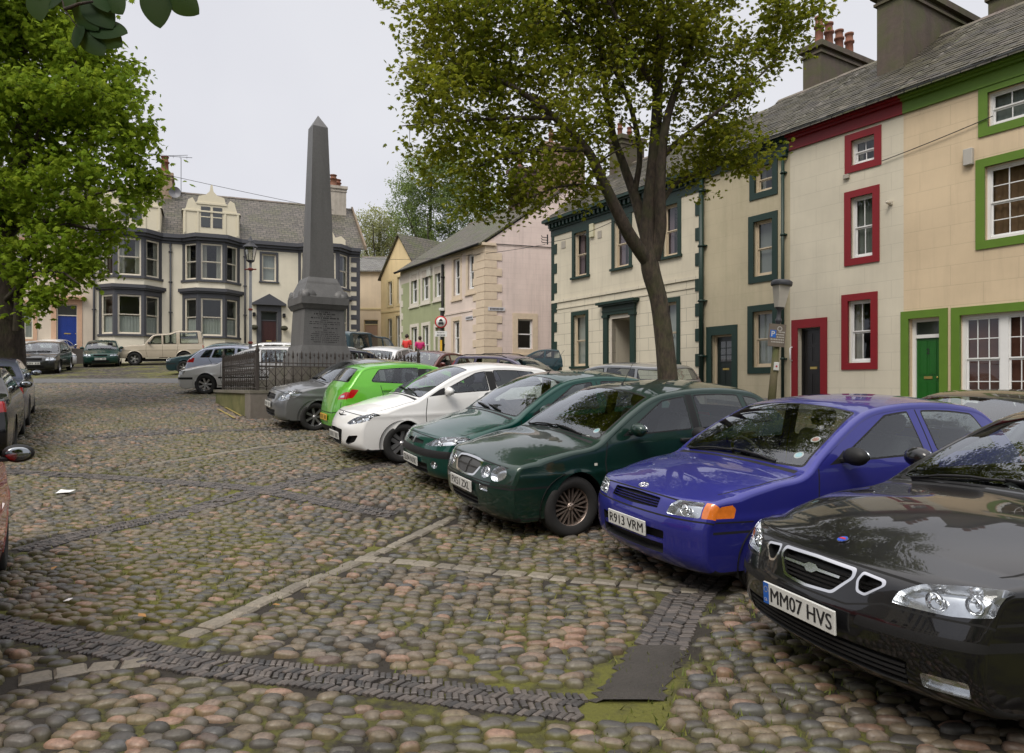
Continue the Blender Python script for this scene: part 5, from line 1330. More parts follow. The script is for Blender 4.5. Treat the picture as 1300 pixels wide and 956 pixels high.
    for i, w in enumerate(hs): h.window(*w, WHITEP, cols=2, up=1 + (i == 9), low=1, curtain=('sides', 'net', 'beige')[i], cur_col=(.30, .30, .29) if i == 1 else None, surround=(sw, REDP))
    d = h.door(*dh, BLACKD, BLACKD, y=.2, panels=((.06, .38), (.56, .76), (.80, .95)), surround=(.21, REDP, dict(top=.26)))
    h.boxes('doorstep', [((dh[0] - .2, -.4, .9), (dh[1] + .2, -.04, 1.12))], stone_mat('step_stone', (.25, .23, .2)))
    g = h.ub(); x_, z_ = FT(1006.5, 458); g.tube([(x_, -.04, z_), (x_, -.13, z_ + .03), (x_, -.13, z_ + .38), (x_, -.04, z_ + .41)], .022, 8); g.build('grab_handle', WHITEP, h.root)
    eaves(h, xc, xd, REDP); back(h, xc, xd)
    x_, z_ = FT(1131, 258); g = h.ub(); g.ell((x_, -.12, z_), (.04, .12, .05)); g.box((x_ - .05, -.05, z_ - .05), (x_ + .05, -.002, z_ + .05)); g.build('wall_lamp', simple('lamp_cream', (.5, .46, .38), .5), h.root)
    x_, z_ = FT(1074, 225); h.boxes('junction_box', [((x_ - .05, -.08, z_ - .06), (x_ + .12, -.001, z_ + .06))], simple('vent_grey', (.36, .33, .28), .7), bev=.008)
    # --- house with light green frames
    xe = xd + 7.2
    h = House('terraced_house', 'peach-cream three-storey house with bright green window frames and green door numbered 2', 'house', OT, ET, NT, .7)
    wm = render_wall('peach_stucco', (.64, .51, .345), (1.5, .5), .16, .008, .22)
    a, b, zb, zt = span(1153.6, 1192.8, 405, 520); dh = (a, b, .85, zt)
    s0, zt1 = FT(1218.7, 400.5); s1 = FT(1330); zb1 = FT(1218.7, 517)[1]; w1 = (s0, s1, zb1, zt1)
    s0, zt2 = FT(1250.5, 212); zb2 = FT(1250.5, 305.5)[1]; w2 = (s0, s0 + 1.30, zb2, zt2)
    s0, zt3 = FT(1254, 118); zb3 = FT(1254, 161.5)[1]; w3 = (s0, s0 + 1.30, zb3, zt3)
    hs = [w1, w2, w3] + [(xd + 5.6, xd + 6.7, w1[2], w1[3]), (xd + 5.6, xd + 6.7, w2[2], w2[3]), (xd + 5.6, xd + 6.7, w3[2], w3[3])]
    h.wall(xd, xe, .7, 9.0, hs + [dh], wm)
    h.window(*w1, WHITEP, cols=3, up=2, low=2, units=2, curtain='shut', mid=.52, surround=(.20, LGREEN), fw=.09)
    h.window(*w2, WHITEP, cols=3, up=2, low=2, curtain='drape', surround=(.20, LGREEN), fw=.07); h.window(*w3, WHITEP, cols=3, up=1, low=1, curtain='net', cur_col=(.4, .42, .42), surround=(.20, LGREEN), fw=.06)
    for w in hs[3:]: h.window(*w, WHITEP, cols=3, up=2, low=2, curtain='net', surround=(.2, LGREEN))
    h.door(*dh, simple('bright_green_door', (.012, .105, .012), .3, vary=.15), WHITEP, y=.2, light=.42, panels=((.06, .40), (.50, .96)), number='2', surround=(.20, LGREEN), frame=.09)
    h.boxes('doorstep', [((dh[0] - .2, -.4, .7), (dh[1] + .2, -.04, .9))], stone_mat('step_stone', (.25, .23, .2)))
    h.boxes('alarm_box', [((FT(1225), -.12, FT(1225, 212)[1]), (FT(1237), -.001, FT(1225, 191)[1]))], simple('alarm_grey', (.42, .40, .36), .5), bev=.015)
    eaves(h, xd, xe, LGREEN); back(h, xd, xe)
    # chimney stacks standing on the terrace roof
    def stack(u_left, u_edge, Yn, w, v_top, base, nm, pots, th=.75):
        X = (u_edge - CU) / F * Yn; ztop = EYE + (HV - v_top) / F * Yn
        hh = House('chimney_stack', nm, 'chimney', (X, Yn), ET, NT, base); 
        c = hh.chimney(-th, 0, 0, w, base, ztop, CHIM, pots(ztop), pot_h=1.05, pot_r=.17, cap=.14)
        return hh
    stack(1024, 1042, 26.2, 3.3, 52, 10.6, 'grey rendered chimney stack with four tall clay pots above the red-trimmed house', lambda z: [(-.38, .45, 1.12), (-.38, 1.05, 1.05), (-.38, 1.7, .95), (-.38, 2.35, 1.0)])
    stack(1121, 1147, 20.6, 4.3, -25, 10.2, 'tall dark chimney stack on the roof where the red and green houses meet', lambda z: [(-.38, .5, 1.), (-.38, 1.2, 1.), (-.38, 1.9, 1.)], th=.8)
    stack(1275, 1288, 20.6, 2.0, -30, 10.2, 'dark chimney stack at the right edge of the photo above the green-trimmed house', lambda z: [(-.38, .5, 1.), (-.38, 1.2, 1.)], th=.7)

# ---------------------------------------------------------------- the row closing the view: pink, sage, yellow, beige
def buildings_middle():
    C0 = Vector((-1.36, 36.0)); e = Vector((.528, -.849)); n2 = Vector((.947, .32)); Lr = 10.95; O = C0 - e * Lr; sp_ = 6.36
    def FP(u, v):
        k = (u - CU) / F; # point on the facade line
        # O.x + e.x s = k (O.y + e.y s)
        s_ = (k * O.y - O.x) / (e.x - k * e.y); Y = O.y + e.y * s_; return s_, EYE + (HV - v) / F * Y
    STONE = simple('buff_stone', (.62, .51, .38), .8, vary=.15)
    roofm = slate_roof('roof_slate_mossy', (.042, .036, .030), (.10, .082, .064), .9)
    # pink corner house
    h = House('corner_house', 'pink rendered corner house with buff quoins and a plain gable end', 'house', O, e, n2, 2.2)
    pk = render_wall('pink_stucco', (.72, .61, .54), (1.2, .5), .06, .006, .2); pg = render_wall('pink_block', (.73, .61, .56), (.62, .27), .09, .009, .35)
    ze = 8.75
    def opening(u0, u1, vt, vb):
        a, zt = FP(u0, vt); _, zb = FP(u0, vb); return (a, FP(u1, vt)[0], zb, zt)
    w = [opening(576, 584, 330, 376), opening(594, 602, 324, 368), opening(575.5, 583.5, 408, 451)]
    h.wall(sp_, Lr, 2.2, ze, w, pk)
    for q in w: h.window(*q, WHITEP, cols=2, up=1, low=1, curtain='sides', surround=(.22, STONE, dict(proud=.02, sill=.06)))
    # gable end with a small window
    yr, zr, yb = 4.6, 12.0, 9.2
    u = h.ub(); wl, wr, wz0, wz1 = .0, 0, 0, 0
    def GY(u_):  # depth along the gable wall seen at column u_
        k = (u_ - CU) / F; return (k * C0.y - C0.x) / (n2.normalized().x - k * n2.normalized().y)
    n2n = n2.normalized()
    gy0, gy1 = GY(657), GY(676); Yg = C0.y + n2n.y * gy0; gz0 = EYE + (HV - 443) / F * Yg; gz1 = EYE + (HV - 405) / F * Yg
    ys = [0, gy0, gy1, yb]; zs = [2.2, gz0, gz1, ze]
    for i in range(3):
        for j in range(3):
            if i == 1 and j == 1: continue
            u.add([(Lr, ys[i], zs[j]), (Lr, ys[i + 1], zs[j]), (Lr, ys[i + 1], zs[j + 1]), (Lr, ys[i], zs[j + 1])], [(0, 1, 2, 3)])
    u.add([(Lr, 0, ze), (Lr, yb, ze), (Lr, yr, zr)], [(0, 1, 2)])
    u.add([(Lr, gy0, gz0), (Lr, gy1, gz0), (Lr, gy1, gz1), (Lr, gy0, gz1)] + [(Lr - .2, gy0, gz0), (Lr - .2, gy1, gz0), (Lr - .2, gy1, gz1), (Lr - .2, gy0, gz1)], [(0, 4, 5, 1), (1, 5, 6, 2), (2, 6, 7, 3), (3, 7, 4, 0)])
    u.build('gable_wall', pg, h.root)
    M2 = h.M
    g = h.ub(); f_ = .07
    for (ya, yb2, za, zb2) in ((gy0, gy0 + f_, gz0, gz1), (gy1 - f_, gy1, gz0, gz1), (gy0, gy1, gz0, gz0 + f_), (gy0, gy1, gz1 - f_, gz1), (gy0, gy1, (gz0 + gz1) / 2 - .03, (gz0 + gz1) / 2 + .03)):
        g.box((Lr - .15, ya + .001, za + .001), (Lr - .09, yb2 - .001, zb2 - .001))
    wo = g.build('window', WHITEP, h.root)
    g = h.ub(); g.add([(Lr - .12, gy0, gz0), (Lr - .12, gy1, gz0), (Lr - .12, gy1, gz1), (Lr - .12, gy0, gz1)], [(0, 1, 2, 3)]); g.build('pane', glassy('house_glass'), wo)
    g = h.ub(); p = .04; sw = .27
    g.box((Lr, gy0 - sw, gz0), (Lr + p, gy0, gz1)); g.box((Lr, gy1, gz0), (Lr + p, gy1 + sw, gz1)); g.box((Lr, gy0 - sw, gz1), (Lr + p, gy1 + sw, gz1 + .3)); g.box((Lr, gy0 - sw, gz0 - .25), (Lr + p, gy1 + sw, gz0)); g.box((Lr, gy0 - sw - .06, gz0 - .33), (Lr + .1, gy1 + sw + .06, gz0 - .25))
    g.build('surround', STONE, wo)
    # quoins wrapping the corner
    g = h.ub(); z = 2.3; i = 0
    while z < ze - .4:
        a = .95 if i % 2 else .60; b = .35 if i % 2 else .62
        g.box((Lr - a - .3, -.04, z + .012), (Lr + .04, .0, z + .40 - .012)); g.box((Lr, -.04, z + .012), (Lr + .045, b + .25, z + .388)); z += .40; i += 1
    g.build('quoins', STONE, h.root)
    h.boxes('string_course', [((sp_, -.04, FP(575, 398)[1] - .05), (Lr - 1.3, .02, FP(575, 398)[1] + .05))], pk)
    h.boxes('eaves_cornice', [((Lr - 1.0, -.22, ze - .12), (Lr + .16, .5, ze + .02))], STONE)
    u = h.ub(); u.add([(sp_, 0, 2.2), (sp_, yb, 2.2), (sp_, yb, ze), (sp_, yr, zr), (sp_, 0, ze), (Lr, yb, 2.2), (Lr, yb, ze)], [(0, 1, 2, 3, 4), (1, 5, 6, 2)]); u.build('side_wall', pg, h.root)
    h.roof(sp_, Lr + .08, -.35, ze - .02, yr, zr + .18, yb + .2, roofm)
    g = h.ub(); g.tube([(Lr + .04, -.1, FP(616, 309)[1]), (Lr + .04, 5.5, FP(616, 309)[1] + .02)], .02, 5); g.build('cable', TRIM(), h.root)
    h.chimney(Lr - 1.0, Lr - .1, 3.4, 5.6, 11.0, 14.3, stone_mat('chimney_brick', (.27, .18, .125), 7), [(Lr - .5, 3.9, 1), (Lr - .5, 4.6, 1), (Lr - .5, 5.2, 1)], pot_h=.8)
    h.chimney(sp_ + .3, sp_ + 1.2, 3.6, 5.4, 11.0, 13.9, stone_mat('chimney_dark', (.09, .055, .05), 7), [(sp_ + .7, 4.1, 1), (sp_ + .7, 4.9, 1)], pot_h=.7)
    for nm, side in (('front', 0), ('gable', 1)):
        g = h.ub(); t = h.ub()
        if side == 0:
            x0_, z0_ = FP(592, 404.5); x1_ = FP(601, 404)[0]; g.box((x0_, -.05, z0_ - .09), (x1_, -.02, z0_ + .10)); 
            for k in range(9): t.box((x0_ + .06 + k * (x1_ - x0_ - .1) / 9, -.054, z0_ - .04), (x0_ + .06 + (k + .6) * (x1_ - x0_ - .1) / 9, -.05, z0_ + .05))
        else:
            a, b = GY(619), GY(640); zz = EYE + (HV - 393) / F * 36.3; g.box((Lr + .05, a, zz - .08), (Lr + .07, b, zz + .10)); 
            for k in range(10): t.box((Lr + .07, a + .1 + k * (b - a - .16) / 10, zz - .04), (Lr + .074, a + .1 + (k + .62) * (b - a - .16) / 10, zz + .06))
        o = g.build('street_nameplate', simple('plate_enamel', (.55, .55, .58), .5), h.root); t.build('nameplate_lettering', INK(), o)
    # sage green house
    h = House('terraced_house', 'sage green two-storey house with white window surrounds between the yellow and pink houses', 'house', O, e, n2, 2.4)
    sg = render_wall('sage_stucco', (.35, .38, .225), None, dirt=.2); wt = simple('stone_white', (.62, .58, .50), .7)
    w = [opening(522, 530, 350, 386), opening(536, 544.5, 345, 382), opening(552, 560, 340, 378), opening(522.5, 530, 416, 462), opening(537, 544.5, 414, 462)]
    dd = opening(553, 560.5, 416, 470); dd = (dd[0], dd[1], 2.9, dd[3])
    h.wall(0, sp_, 2.4, ze - .8, w + [dd], sg); h.wall(0, sp_, ze - .8, ze, [], render_wall('pale_band', (.6, .54, .46), None), name='eaves_band')
    for q in w: h.window(*q, WHITEP, cols=2, up=1, low=1, curtain='sides', surround=(.20, wt, dict(proud=.03, sill=.05)))
    h.door(*dd, simple('grey_white_door', (.5, .48, .42), .5), wt, surround=(.2, wt))
    h.quoins(0, 1, 2.5, ze - .8, wt, w0=.2, w1=.45, h=.4, strip=True)
    h.shell(0, sp_, 2.4, ze, yb, pg, ridge=(yr, zr), right=False); h.roof(-.1, sp_, -.35, ze - .02, yr, zr + .18, yb + .2, roofm)
    h.pipe(sp_ - .1, 2.6, ze - .4, TRIM(), r=.07, head=False)
    x_, z_ = FP(546, 347); h.boxes('alarm_box', [((x_ - .2, -.14, z_ - .2), (x_ + .25, -.002, z_ + .25))], simple('alarm_pale', (.5, .5, .44), .5), bev=.02)
    g = h.ub(); g.tube([(0, -.38, ze - .05), (Lr, -.38, ze - .05)], .06, 8); g.build('gutter', TRIM(), h.root)
    # yellow gable-fronted house
    A = Vector((-10.35, 56.0)); B = Vector((-5.2, 51.2)); e3 = (B - A).normalized(); n3 = Vector((-e3.y, e3.x)); L3 = (B - A).length
    h = House('gable_house', 'yellow house with steep front gable and slate roof beyond the sage green house', 'house', A, e3, n3, 3.6)
    def FY(u, v):
        k = (u - CU) / F; s_ = (k * A.y - A.x) / (e3.x - k * e3.y); return s_, EYE + (HV - v) / F * (A.y + e3.y * s_)
    yl = render_wall('yellow_stucco', (.74, .60, .36), None, dirt=.25)
    zE = FY(486, 353)[1]; xp, zP = FY(507, 299)
    L3 = 2 * xp
    w = []
    for (u0, u1, vt, vb) in ((493, 498, 358, 388), (505, 511, 352, 386), (492.5, 498, 405, 450), (503, 510.5, 401, 452)):
        a, zt = FY(u0, vt); w.append((a, FY(u1, vt)[0], FY(u0, vb)[1], zt))
    h.wall(0, L3, 3.6, zE, w, yl)
    for q in w: h.window(*q, WHITEP, cols=1, up=1, low=1, curtain='net', surround=(.16, simple('cream_trim', (.62, .52, .30), .6)))
    u = h.ub(); u.add([(0, 0, zE), (L3, 0, zE), (xp, 0, zP)], [(0, 1, 2)]); u.add([(0, 0, 3.6), (0, 8, 3.6), (0, 8, zE), (0, 0, zE), (L3, 0, 3.6), (L3, 8, 3.6), (L3, 8, zE), (L3, 0, zE)], [(0, 1, 2, 3), (4, 5, 6, 7), (1, 5, 6, 2)]); u.build('gable_wall', yl, h.root)
    h.boxes('string_course', [((0, -.05, FY(490, 397)[1]), (L3, .02, FY(490, 397)[1] + .12))], MATS['cream_trim'])
    u = h.ub()
    for sgn in (0, 1):
        xx = -.15 if sgn == 0 else L3 + .15; zz = zE - .15 * (zP - zE) / xp
        u.add([(xx, -.2, zz), (xp, -.2, zP + .02), (xp, 8.2, zP + .02), (xx, 8.2, zz), (xx, -.2, zz + .12), (xp, -.2, zP + .14), (xp, 8.2, zP + .14), (xx, 8.2, zz + .12)], [(0, 1, 2, 3), (4, 5, 6, 7), (0, 4, 5, 1), (3, 2, 6, 7), (0, 3, 7, 4)])
    u.build('roof', roofm, h.root)
    # beige house facing down the lane
    Yb = 60.0; h = House('lane_house', 'small peach house with grey slate roof and wide doorway at the end of the lane', 'house', (at(452, 0, Yb).x, Yb), (1, 0), (0, 1), 4.0)
    def FB(u, v): p = at(u, v, Yb); return p.x - h.o.x, p.z
    pb = render_wall('peach_pale', (.70, .58, .43), None, dirt=.2); x1 = FB(490, 0)[0]; zE = FB(450, 344)[1]
    dr = (FB(462, 0)[0], FB(480, 0)[0], 4.2, FB(460, 406)[1])
    h.wall(0, x1, 4.0, zE, [dr], pb); h.door(*dr, simple('dusty_pink_door', (.36, .24, .17), .7), simple('cream_trim', (.62, .52, .30), .6), light=.35, cols=4, panels=((.05, .95),), letterbox=False)
    h.boxes('string_course', [((0, -.06, FB(460, 393)[1]), (x1, .02, FB(460, 391)[1]))], MATS['cream_trim'])
    h.shell(0, x1, 4.0, zE, 7, pb, ridge=(3.5, FB(450, 322)[1])); h.roof(-.2, x1 + .2, -.3, zE, 3.5, FB(450, 322)[1] + .35, 7.3, slate_roof('roof_grey', (.1, .1, .1), (.19, .19, .18), .2))

# ---------------------------------------------------------------- the villa across the square
def buildings_back():
    O = Vector((-16.0, 47.0)); e = Vector((.9165, .4002)).normalized(); n = Vector((-e.y, e.x))
    def FB(u, v=None, off=0.):
        k = (u - CU) / F; Ox = O.x + n.x * off; Oy = O.y + n.y * off
        t = (k * Oy - Ox) / (e.x - k * e.y); Y = Oy + e.y * t
        return t if v is None else (t, EYE + (HV - v) / F * Y)
    GREY = simple('slate_grey_gloss', (.060, .062, .072), .5, vary=.15, scale=3)
    cream = render_wall('villa_cream', (.74, .69, .56), None, dirt=.12)
    CW = simple('cream_gloss', (.64, .585, .44), .5, vary=.06)
    SASH = simple('sash_cream', (.68, .63, .52), .45, vary=.05)
    x0, x1 = FB(119), FB(457); zE = 11.0
    h = House('villa', 'large cream villa with dark grey canted bay windows and a slate roof with ornate gables', 'house', O, e, n, 2.6)
    w = (FB(332.5, 0)[0], FB(350.5, 0)[0], FB(332, 357)[1], FB(332, 322)[1]); d = (FB(331), FB(352), 3.35, FB(331, 395)[1])
    holes = [w, d]
    bays = [(125, 206), (231, 305), (378, 444)]; zg0, zg1 = FB(268, 428)[1], FB(268, 381)[1]; zf0, zf1 = FB(268, 358)[1], FB(268, 313)[1]
    bx = [(FB(a + 1), FB(b - 1)) for a, b in bays]
    for a, b in bx: holes += [(a + .35, b - .35, 3.0, 10.5)]
    h.wall(x0, x1, 2.6, zE, holes, cream)
    h.window(*w, SASH, cols=1, up=1, low=1, curtain='net', surround=(.14, GREY, dict(sill=.07, bottom=0)))
    h.door(*d, simple('oxblood_door', (.045, .012, .010), .35), GREY, y=.15, light=.55, surround=(.26, GREY, dict(top=.42)))
    u = h.ub(); pm, za = (d[0] + d[1]) / 2, d[3] + .42
    u.prism([(d[0] - .5, za), (d[1] + .5, za), (d[1] + .5, za + .12), (pm, za + .72), (d[0] - .5, za + .12)], -.28, 0, 'y'); u.box((d[0] - .55, -.34, za - .02), (d[1] + .55, -.001, za + .10)); u.build('pediment', GREY, h.root)
    for s_ in (d[0] - .42, d[1] + .42):
        b = h.ub(); b.ell((s_, -.28, FB(327, 416)[1]), (.24, .22, .17)); o = b.build('hanging_basket', simple('basket_plants', (.05, .05, .03), .9, vary=.5, scale=30), h.root)
        l = h.ub(); l.box((s_ - .09, -.22, FB(327, 402)[1]), (s_ + .09, -.02, FB(327, 397)[1]), .02); l.build('door_lantern', TRIM(), h.root)
    # bays
    dep = .95
    for bi, (a, b) in enumerate(bx):
        c = .27 * (b - a); P = [(a, 0), (a + c, -dep), (b - c, -dep), (b, 0)]
        def off_poly(k): return [(a - k, 0), (a + c - k * .4, -dep - k), (b - c + k * .4, -dep - k), (b + k, 0)]
        u = h.ub(); pr = lambda k, z0_, z1_, m=u: m.prism(off_poly(k), z0_, z1_)
        u.prism(off_poly(.02), 2.6, zg0 - .12); u.build('bay_base', cream, h.root); u = h.ub(); u.prism(off_poly(.02), zg1 + .62, zf0 - .14); u.build('bay_wall', cream, h.root)
        u = h.ub(); u.prism(off_poly(.12), zg0 - .12, zg0); u.build('bay_sill', GREY, h.root); u = h.ub(); u.prism(off_poly(.03), zg1 + .02, zg1 + .32); u.prism(off_poly(.18), zg1 + .32, zg1 + .42); u.prism(off_poly(.28), zg1 + .42, zg1 + .62)
        u.build('bay_cornice', GREY, h.root); u = h.ub(); u.prism(off_poly(.12), zf0 - .14, zf0); u.build('bay_sill', GREY, h.root); u = h.ub(); u.prism(off_poly(.04), zf1 + .02, 10.62)
        u.prism(off_poly(.25), 10.62, 10.78); u.prism(off_poly(.42), 10.78, 11.02); u.build('bay_cornice', GREY, h.root)
        for (za, zb, cur) in ((zg0, zg1, 'half'), (zf0, zf1, 'sides')):
            for k in range(3):
                p, q = Vector(P[k]), Vector(P[k + 1]); dv = (q - p); Lk = dv.length; dv.normalize(); nv = Vector((-dv.y, dv.x))
                sub_ = House.__new__(House); sub_.root = h.root; sub_.base = h.base; sub_.o = h.o
                sub_.M = h.M @ Matrix(((dv.x, nv.x, 0, p.x), (dv.y, nv.y, 0, p.y), (0, 0, 1, 0), (0, 0, 0, 1)))
                pw = .17 if k != 1 else .15
                pl = [((-.02, -.02, za), (pw, .18, zb + .02)), ((Lk - pw, -.02, za), (Lk + .02, .18, zb + .02))]
                wo = sub_.window(pw, Lk - pw, za, zb, SASH, cols=1, up=1, low=1, curtain=cur, y=.06)
                sub_.boxes('bay_mullion', pl, GREY, wo)
    # cornice
    seg = []; xs = [x0] + [v for ab in bx for v in ab] + [x1]
    for i in range(0, len(xs), 2):
        a, b = xs[i], xs[i + 1]
        h.boxes('cornice', [((a, -.05, 10.45), (b, .03, 10.62)), ((a, -.22, 10.62), (b, .03, 10.78)), ((a, -.38, 10.78), (b, .03, 11.02))], GREY)
    h.quoins(x1, -1, 2.8, 10.4, GREY, w0=.24, w1=.62, h=.33)
    for uu in (119.5, 216.5, 311): h.pipe(FB(uu), 3.0, 10.5, GREY, r=.06, head=False)
    rf = slate_roof('roof_villa', (.036, .031, .028), (.10, .086, .074), .35, w=.4, h=.3)
    h.shell(x0, x1, 2.6, zE, 9.0, cream, ridge=(4.5, 14.6)); h.roof(x0 - .0, x1 + .25, -.30, 11.02, 4.5, 14.85, 9.3, rf)
    u = h.ub(); b = x1 + .25; u.add([(b, -.45, 10.9), (b + .12, -.45, 10.9), (b + .12, 4.5, 14.75), (b, 4.5, 14.75), (b, -.45, 11.2), (b + .12, -.45, 11.2), (b + .12, 4.5, 15.05), (b, 4.5, 15.05)], [(0, 1, 2, 3), (4, 5, 6, 7), (0, 4, 5, 1), (0, 3, 7, 4), (1, 2, 6, 5)]); u.build('verge_board', stone_mat('verge', (.2, .15, .1)), h.root)
    # ornate gables over the bays
    a, b = bx[2]; u = h.ub(); m_ = (a + b) / 2
    u.prism([(a + .3, 11.03), (b - .3, 11.03), (b - .3, 11.5), (b - .6, 11.75), (m_ + .7, 11.6), (m_ + .4, 12.2), (m_, 12.6), (m_ - .4, 12.2), (m_ - .7, 11.6), (a + .6, 11.75), (a + .3, 11.5)], -.35, -.05, 'y'); u.build('low_gable', CW, h.root)
    for bi, (a, b) in enumerate(bx[:2]):
        m_ = (a + b) / 2; hw = (b - a) / 2 - .02; z0_ = 11.05; yy = -.35; k = .95
        out = [(m_ - hw, z0_), (m_ + hw, z0_), (m_ + hw, z0_ + 1.55 * k), (m_ + hw - .15, z0_ + 1.75 * k), (m_ + hw - .3, z0_ + 2.35 * k), (m_ + hw - .55, z0_ + 2.5 * k), (m_ + hw - .8, z0_ + 2.05 * k), (m_ + .85, z0_ + 2.2 * k), (m_ + .75, z0_ + 2.65 * k), (m_ + .35, z0_ + 2.75 * k), (m_ + .12, z0_ + 3.0 * k), (m_ + .05, z0_ + 3.45 * k)]
        out = out + [(2 * m_ - x, z) for x, z in out[:1:-1]]
        u = h.ub(); u.prism(out, yy, yy + .3, 'y')
        u.box((m_ - hw - .05, yy - .06, z0_ + 1.50), (m_ + hw + .05, yy - .001, z0_ + 1.60)); u.box((m_ - .9, yy - .06, z0_ + 2.0), (m_ + .9, yy - .001, z0_ + 2.12))
        for x_ in (m_ - hw + .05, m_ - .85, m_ + .75, m_ + hw - .15): u.box((x_, yy - .05, z0_ + .1), (x_ + .1, yy - .001, z0_ + 1.5))
        u.box((m_ - hw, yy + .3, z0_ - .3), (m_ - hw + .15, 3.2, z0_ + 1.5)); u.box((m_ + hw - .15, yy + .3, z0_ - .3), (m_ + hw, 3.2, z0_ + 1.5))
        g = u.build('ornate_gable', CW, h.root)
        for xx in (m_ - .62, m_ + .08):
            f = h.ub(); za, zb = z0_ + .55, z0_ + 1.85; f.box((xx, yy - .03, za), (xx + .54, yy - .002, zb)); wo = f.build('gable_window', GREY, g)
            f = h.ub(); f.box((xx + .06, yy - .034, za + .06), (xx + .48, yy - .031, zb - .06)); f.build('pane', simple('dark_pane', (.03, .035, .035), .08, vary=0, coat=1), wo)
            f = h.ub(); f.box((xx, yy - .05, (za + zb) / 2 - .03), (xx + .54, yy - .035, (za + zb) / 2 + .03)); f.build('meeting_rail', CW, wo)
        u = h.ub(); u.add([(m_ - hw - .1, yy + .1, z0_ + 1.5), (m_, yy + .1, z0_ + 2.4), (m_, 3.6, z0_ + 2.4), (m_ - hw - .1, 3.6, z0_ + 1.5), (m_ + hw + .1, yy + .1, z0_ + 1.5), (m_ + hw + .1, 3.6, z0_ + 1.5)], [(0, 1, 2, 3), (1, 4, 5, 2)]); u.build('gable_roof', rf, g)
    brick = stone_mat('chimney_sandstone', (.34, .25, .17), 5)
    t = FB(211, None, 3.6); h.chimney(t - .55, t + .35, 3.6, 5.4, 12.5, FB(211, 219, 3.6)[1], brick, [(t - .1, 4.1, 1)], pot_h=1.2, pot_r=.26)
    t = FB(430, None, 3.6); h.chimney(t - .75, t + .55, 3.6, 5.4, 12.5, FB(430, 236, 3.6)[1], stone_mat('chimney_white', (.42, .38, .32), 3), [(t - .3, 4.1, 1), (t + .15, 4.9, .9)], pot_h=.9, pot_r=.26)
    g = h.ub(); tx = FB(222, None, 3.6); z_ = FB(222, 245, 3.6)[1]; g.lathe([(.001, .12), (.2, .06), (.38, -.05)], c=(tx, 3.4, z_), axis='y', n=16); g.tube([(tx, 3.5, z_), (tx - .5, 3.7, z_ - .1)], .03); g.build('satellite_dish', simple('dish_grey', (.16, .16, .17), .5), h.root)
    g = h.ub(); t = FB(211, None, 3.6); za = FB(205, 196, 3.6)[1]; g.tube([(t + .9, 3.9, 13.5), (t + .9, 3.9, za)], .02, 5); g.tube([(t - 2.2, 3.9, za - .1), (t + 1.6, 3.9, za + .1)], .018, 5); g.tube([(t - .5, 3.4, za - .2), (t + 1.3, 4.6, za + .45)], .016, 5)
    for k in range(9): g.tube([(t - 2.1 + k * .42, 3.6, za - .1 + k * .02), (t - 2.1 + k * .42, 4.2, za - .1 + k * .02)], .01, 4)
    g.build('television_aerial', TRIM(), h.root)
    # neighbour with the blue door
    h = House('villa', 'pale house with a bright blue panelled door and pink stone doorcase behind the left tree', 'house', O, e, n, 2.6)
    xl = x0 - 12; pinkst = simple('pink_sandstone', (.52, .33, .22), .8, vary=.15)
    d = (FB(71.5), FB(98), 3.75, FB(72, 386)[1]); wl = [(FB(20), FB(42), FB(20, 430)[1], FB(20, 385)[1]), (FB(20), FB(42), 8.0, 10.0), (FB(76), FB(96), 8.0, 10.0), (xl + .8, xl + 2, 5.2, 7.2), (xl + .8, xl + 2, 8, 10)]
    wl = [q for q in wl if q[0] > xl]
    h.wall(xl, x0, 2.6, 10.7, wl + [d], render_wall('pale_pinkish', (.60, .52, .42), None, dirt=.2))
    for q in wl: h.window(*q, SASH, cols=2, up=1, low=1, curtain='net', surround=(.2, pinkst))
    dd = h.door(*d, simple('royal_blue_gloss', (.010, .035, .22), .3, vary=.1), SASH, y=.18, light=.62, panels=((.05, .34), (.42, .66), (.72, .95)), surround=(.26, pinkst, dict(top=.3)), frame=.05)
    h.boxes('door_hood', [((d[0] - .45, -.35, d[3] + .3), (d[1] + .45, -.001, d[3] + .48))], pinkst)
    L = []
    for k in range(4): L.append(((d[0] - .5 - k * .12, -.35 - k * .3, 2.6), (d[1] + .5 + k * .3, -.036 - 0 if k == 0 else -.35 - (k - 1) * .3, 3.73 - k * .16)))
    h.boxes('door_steps', L, stone_mat('dark_step', (.07, .06, .05)))
    h.shell(xl, x0, 2.6, 10.7, 9, MATS['pale_pinkish'], ridge=(4.5, 14.2), right=False); h.roof(xl, x0, -.3, 10.75, 4.5, 14.5, 9.3, rf)
    h.chimney(xl + 5, xl + 6.2, 3.6, 5.4, 12.5, 16.0, brick, [(xl + 5.5, 4.2, 1)], pot_h=1)
    # low wall and hedge line left of the square, closing the side of the view
    # ground in front handled elsewhere
# ---------------------------------------------------------------- ground
def np_mesh(name, V, loops, counts, mat, smooth=True, parent=None, col=None):
    me = bpy.data.meshes.new(name); me.vertices.add(len(V)); me.vertices.foreach_set('co', np.ascontiguousarray(V, dtype=np.float32).ravel())
    loops = np.asarray(loops, np.int32).ravel(); counts = np.asarray(counts, np.int32)
    me.loops.add(len(loops)); me.loops.foreach_set('vertex_index', loops); st = np.concatenate([[0], np.cumsum(counts)[:-1]]).astype(np.int32)
    me.polygons.add(len(counts)); me.polygons.foreach_set('loop_start', st)
    try: me.polygons.foreach_set('loop_total', counts)
    except Exception: pass
    me.polygons.foreach_set('use_smooth', np.full(len(counts), smooth)); me.update(calc_edges=True)
    return link(name, me, mat, parent)
def pix(lst): return [ground_at(*p) for p in lst]
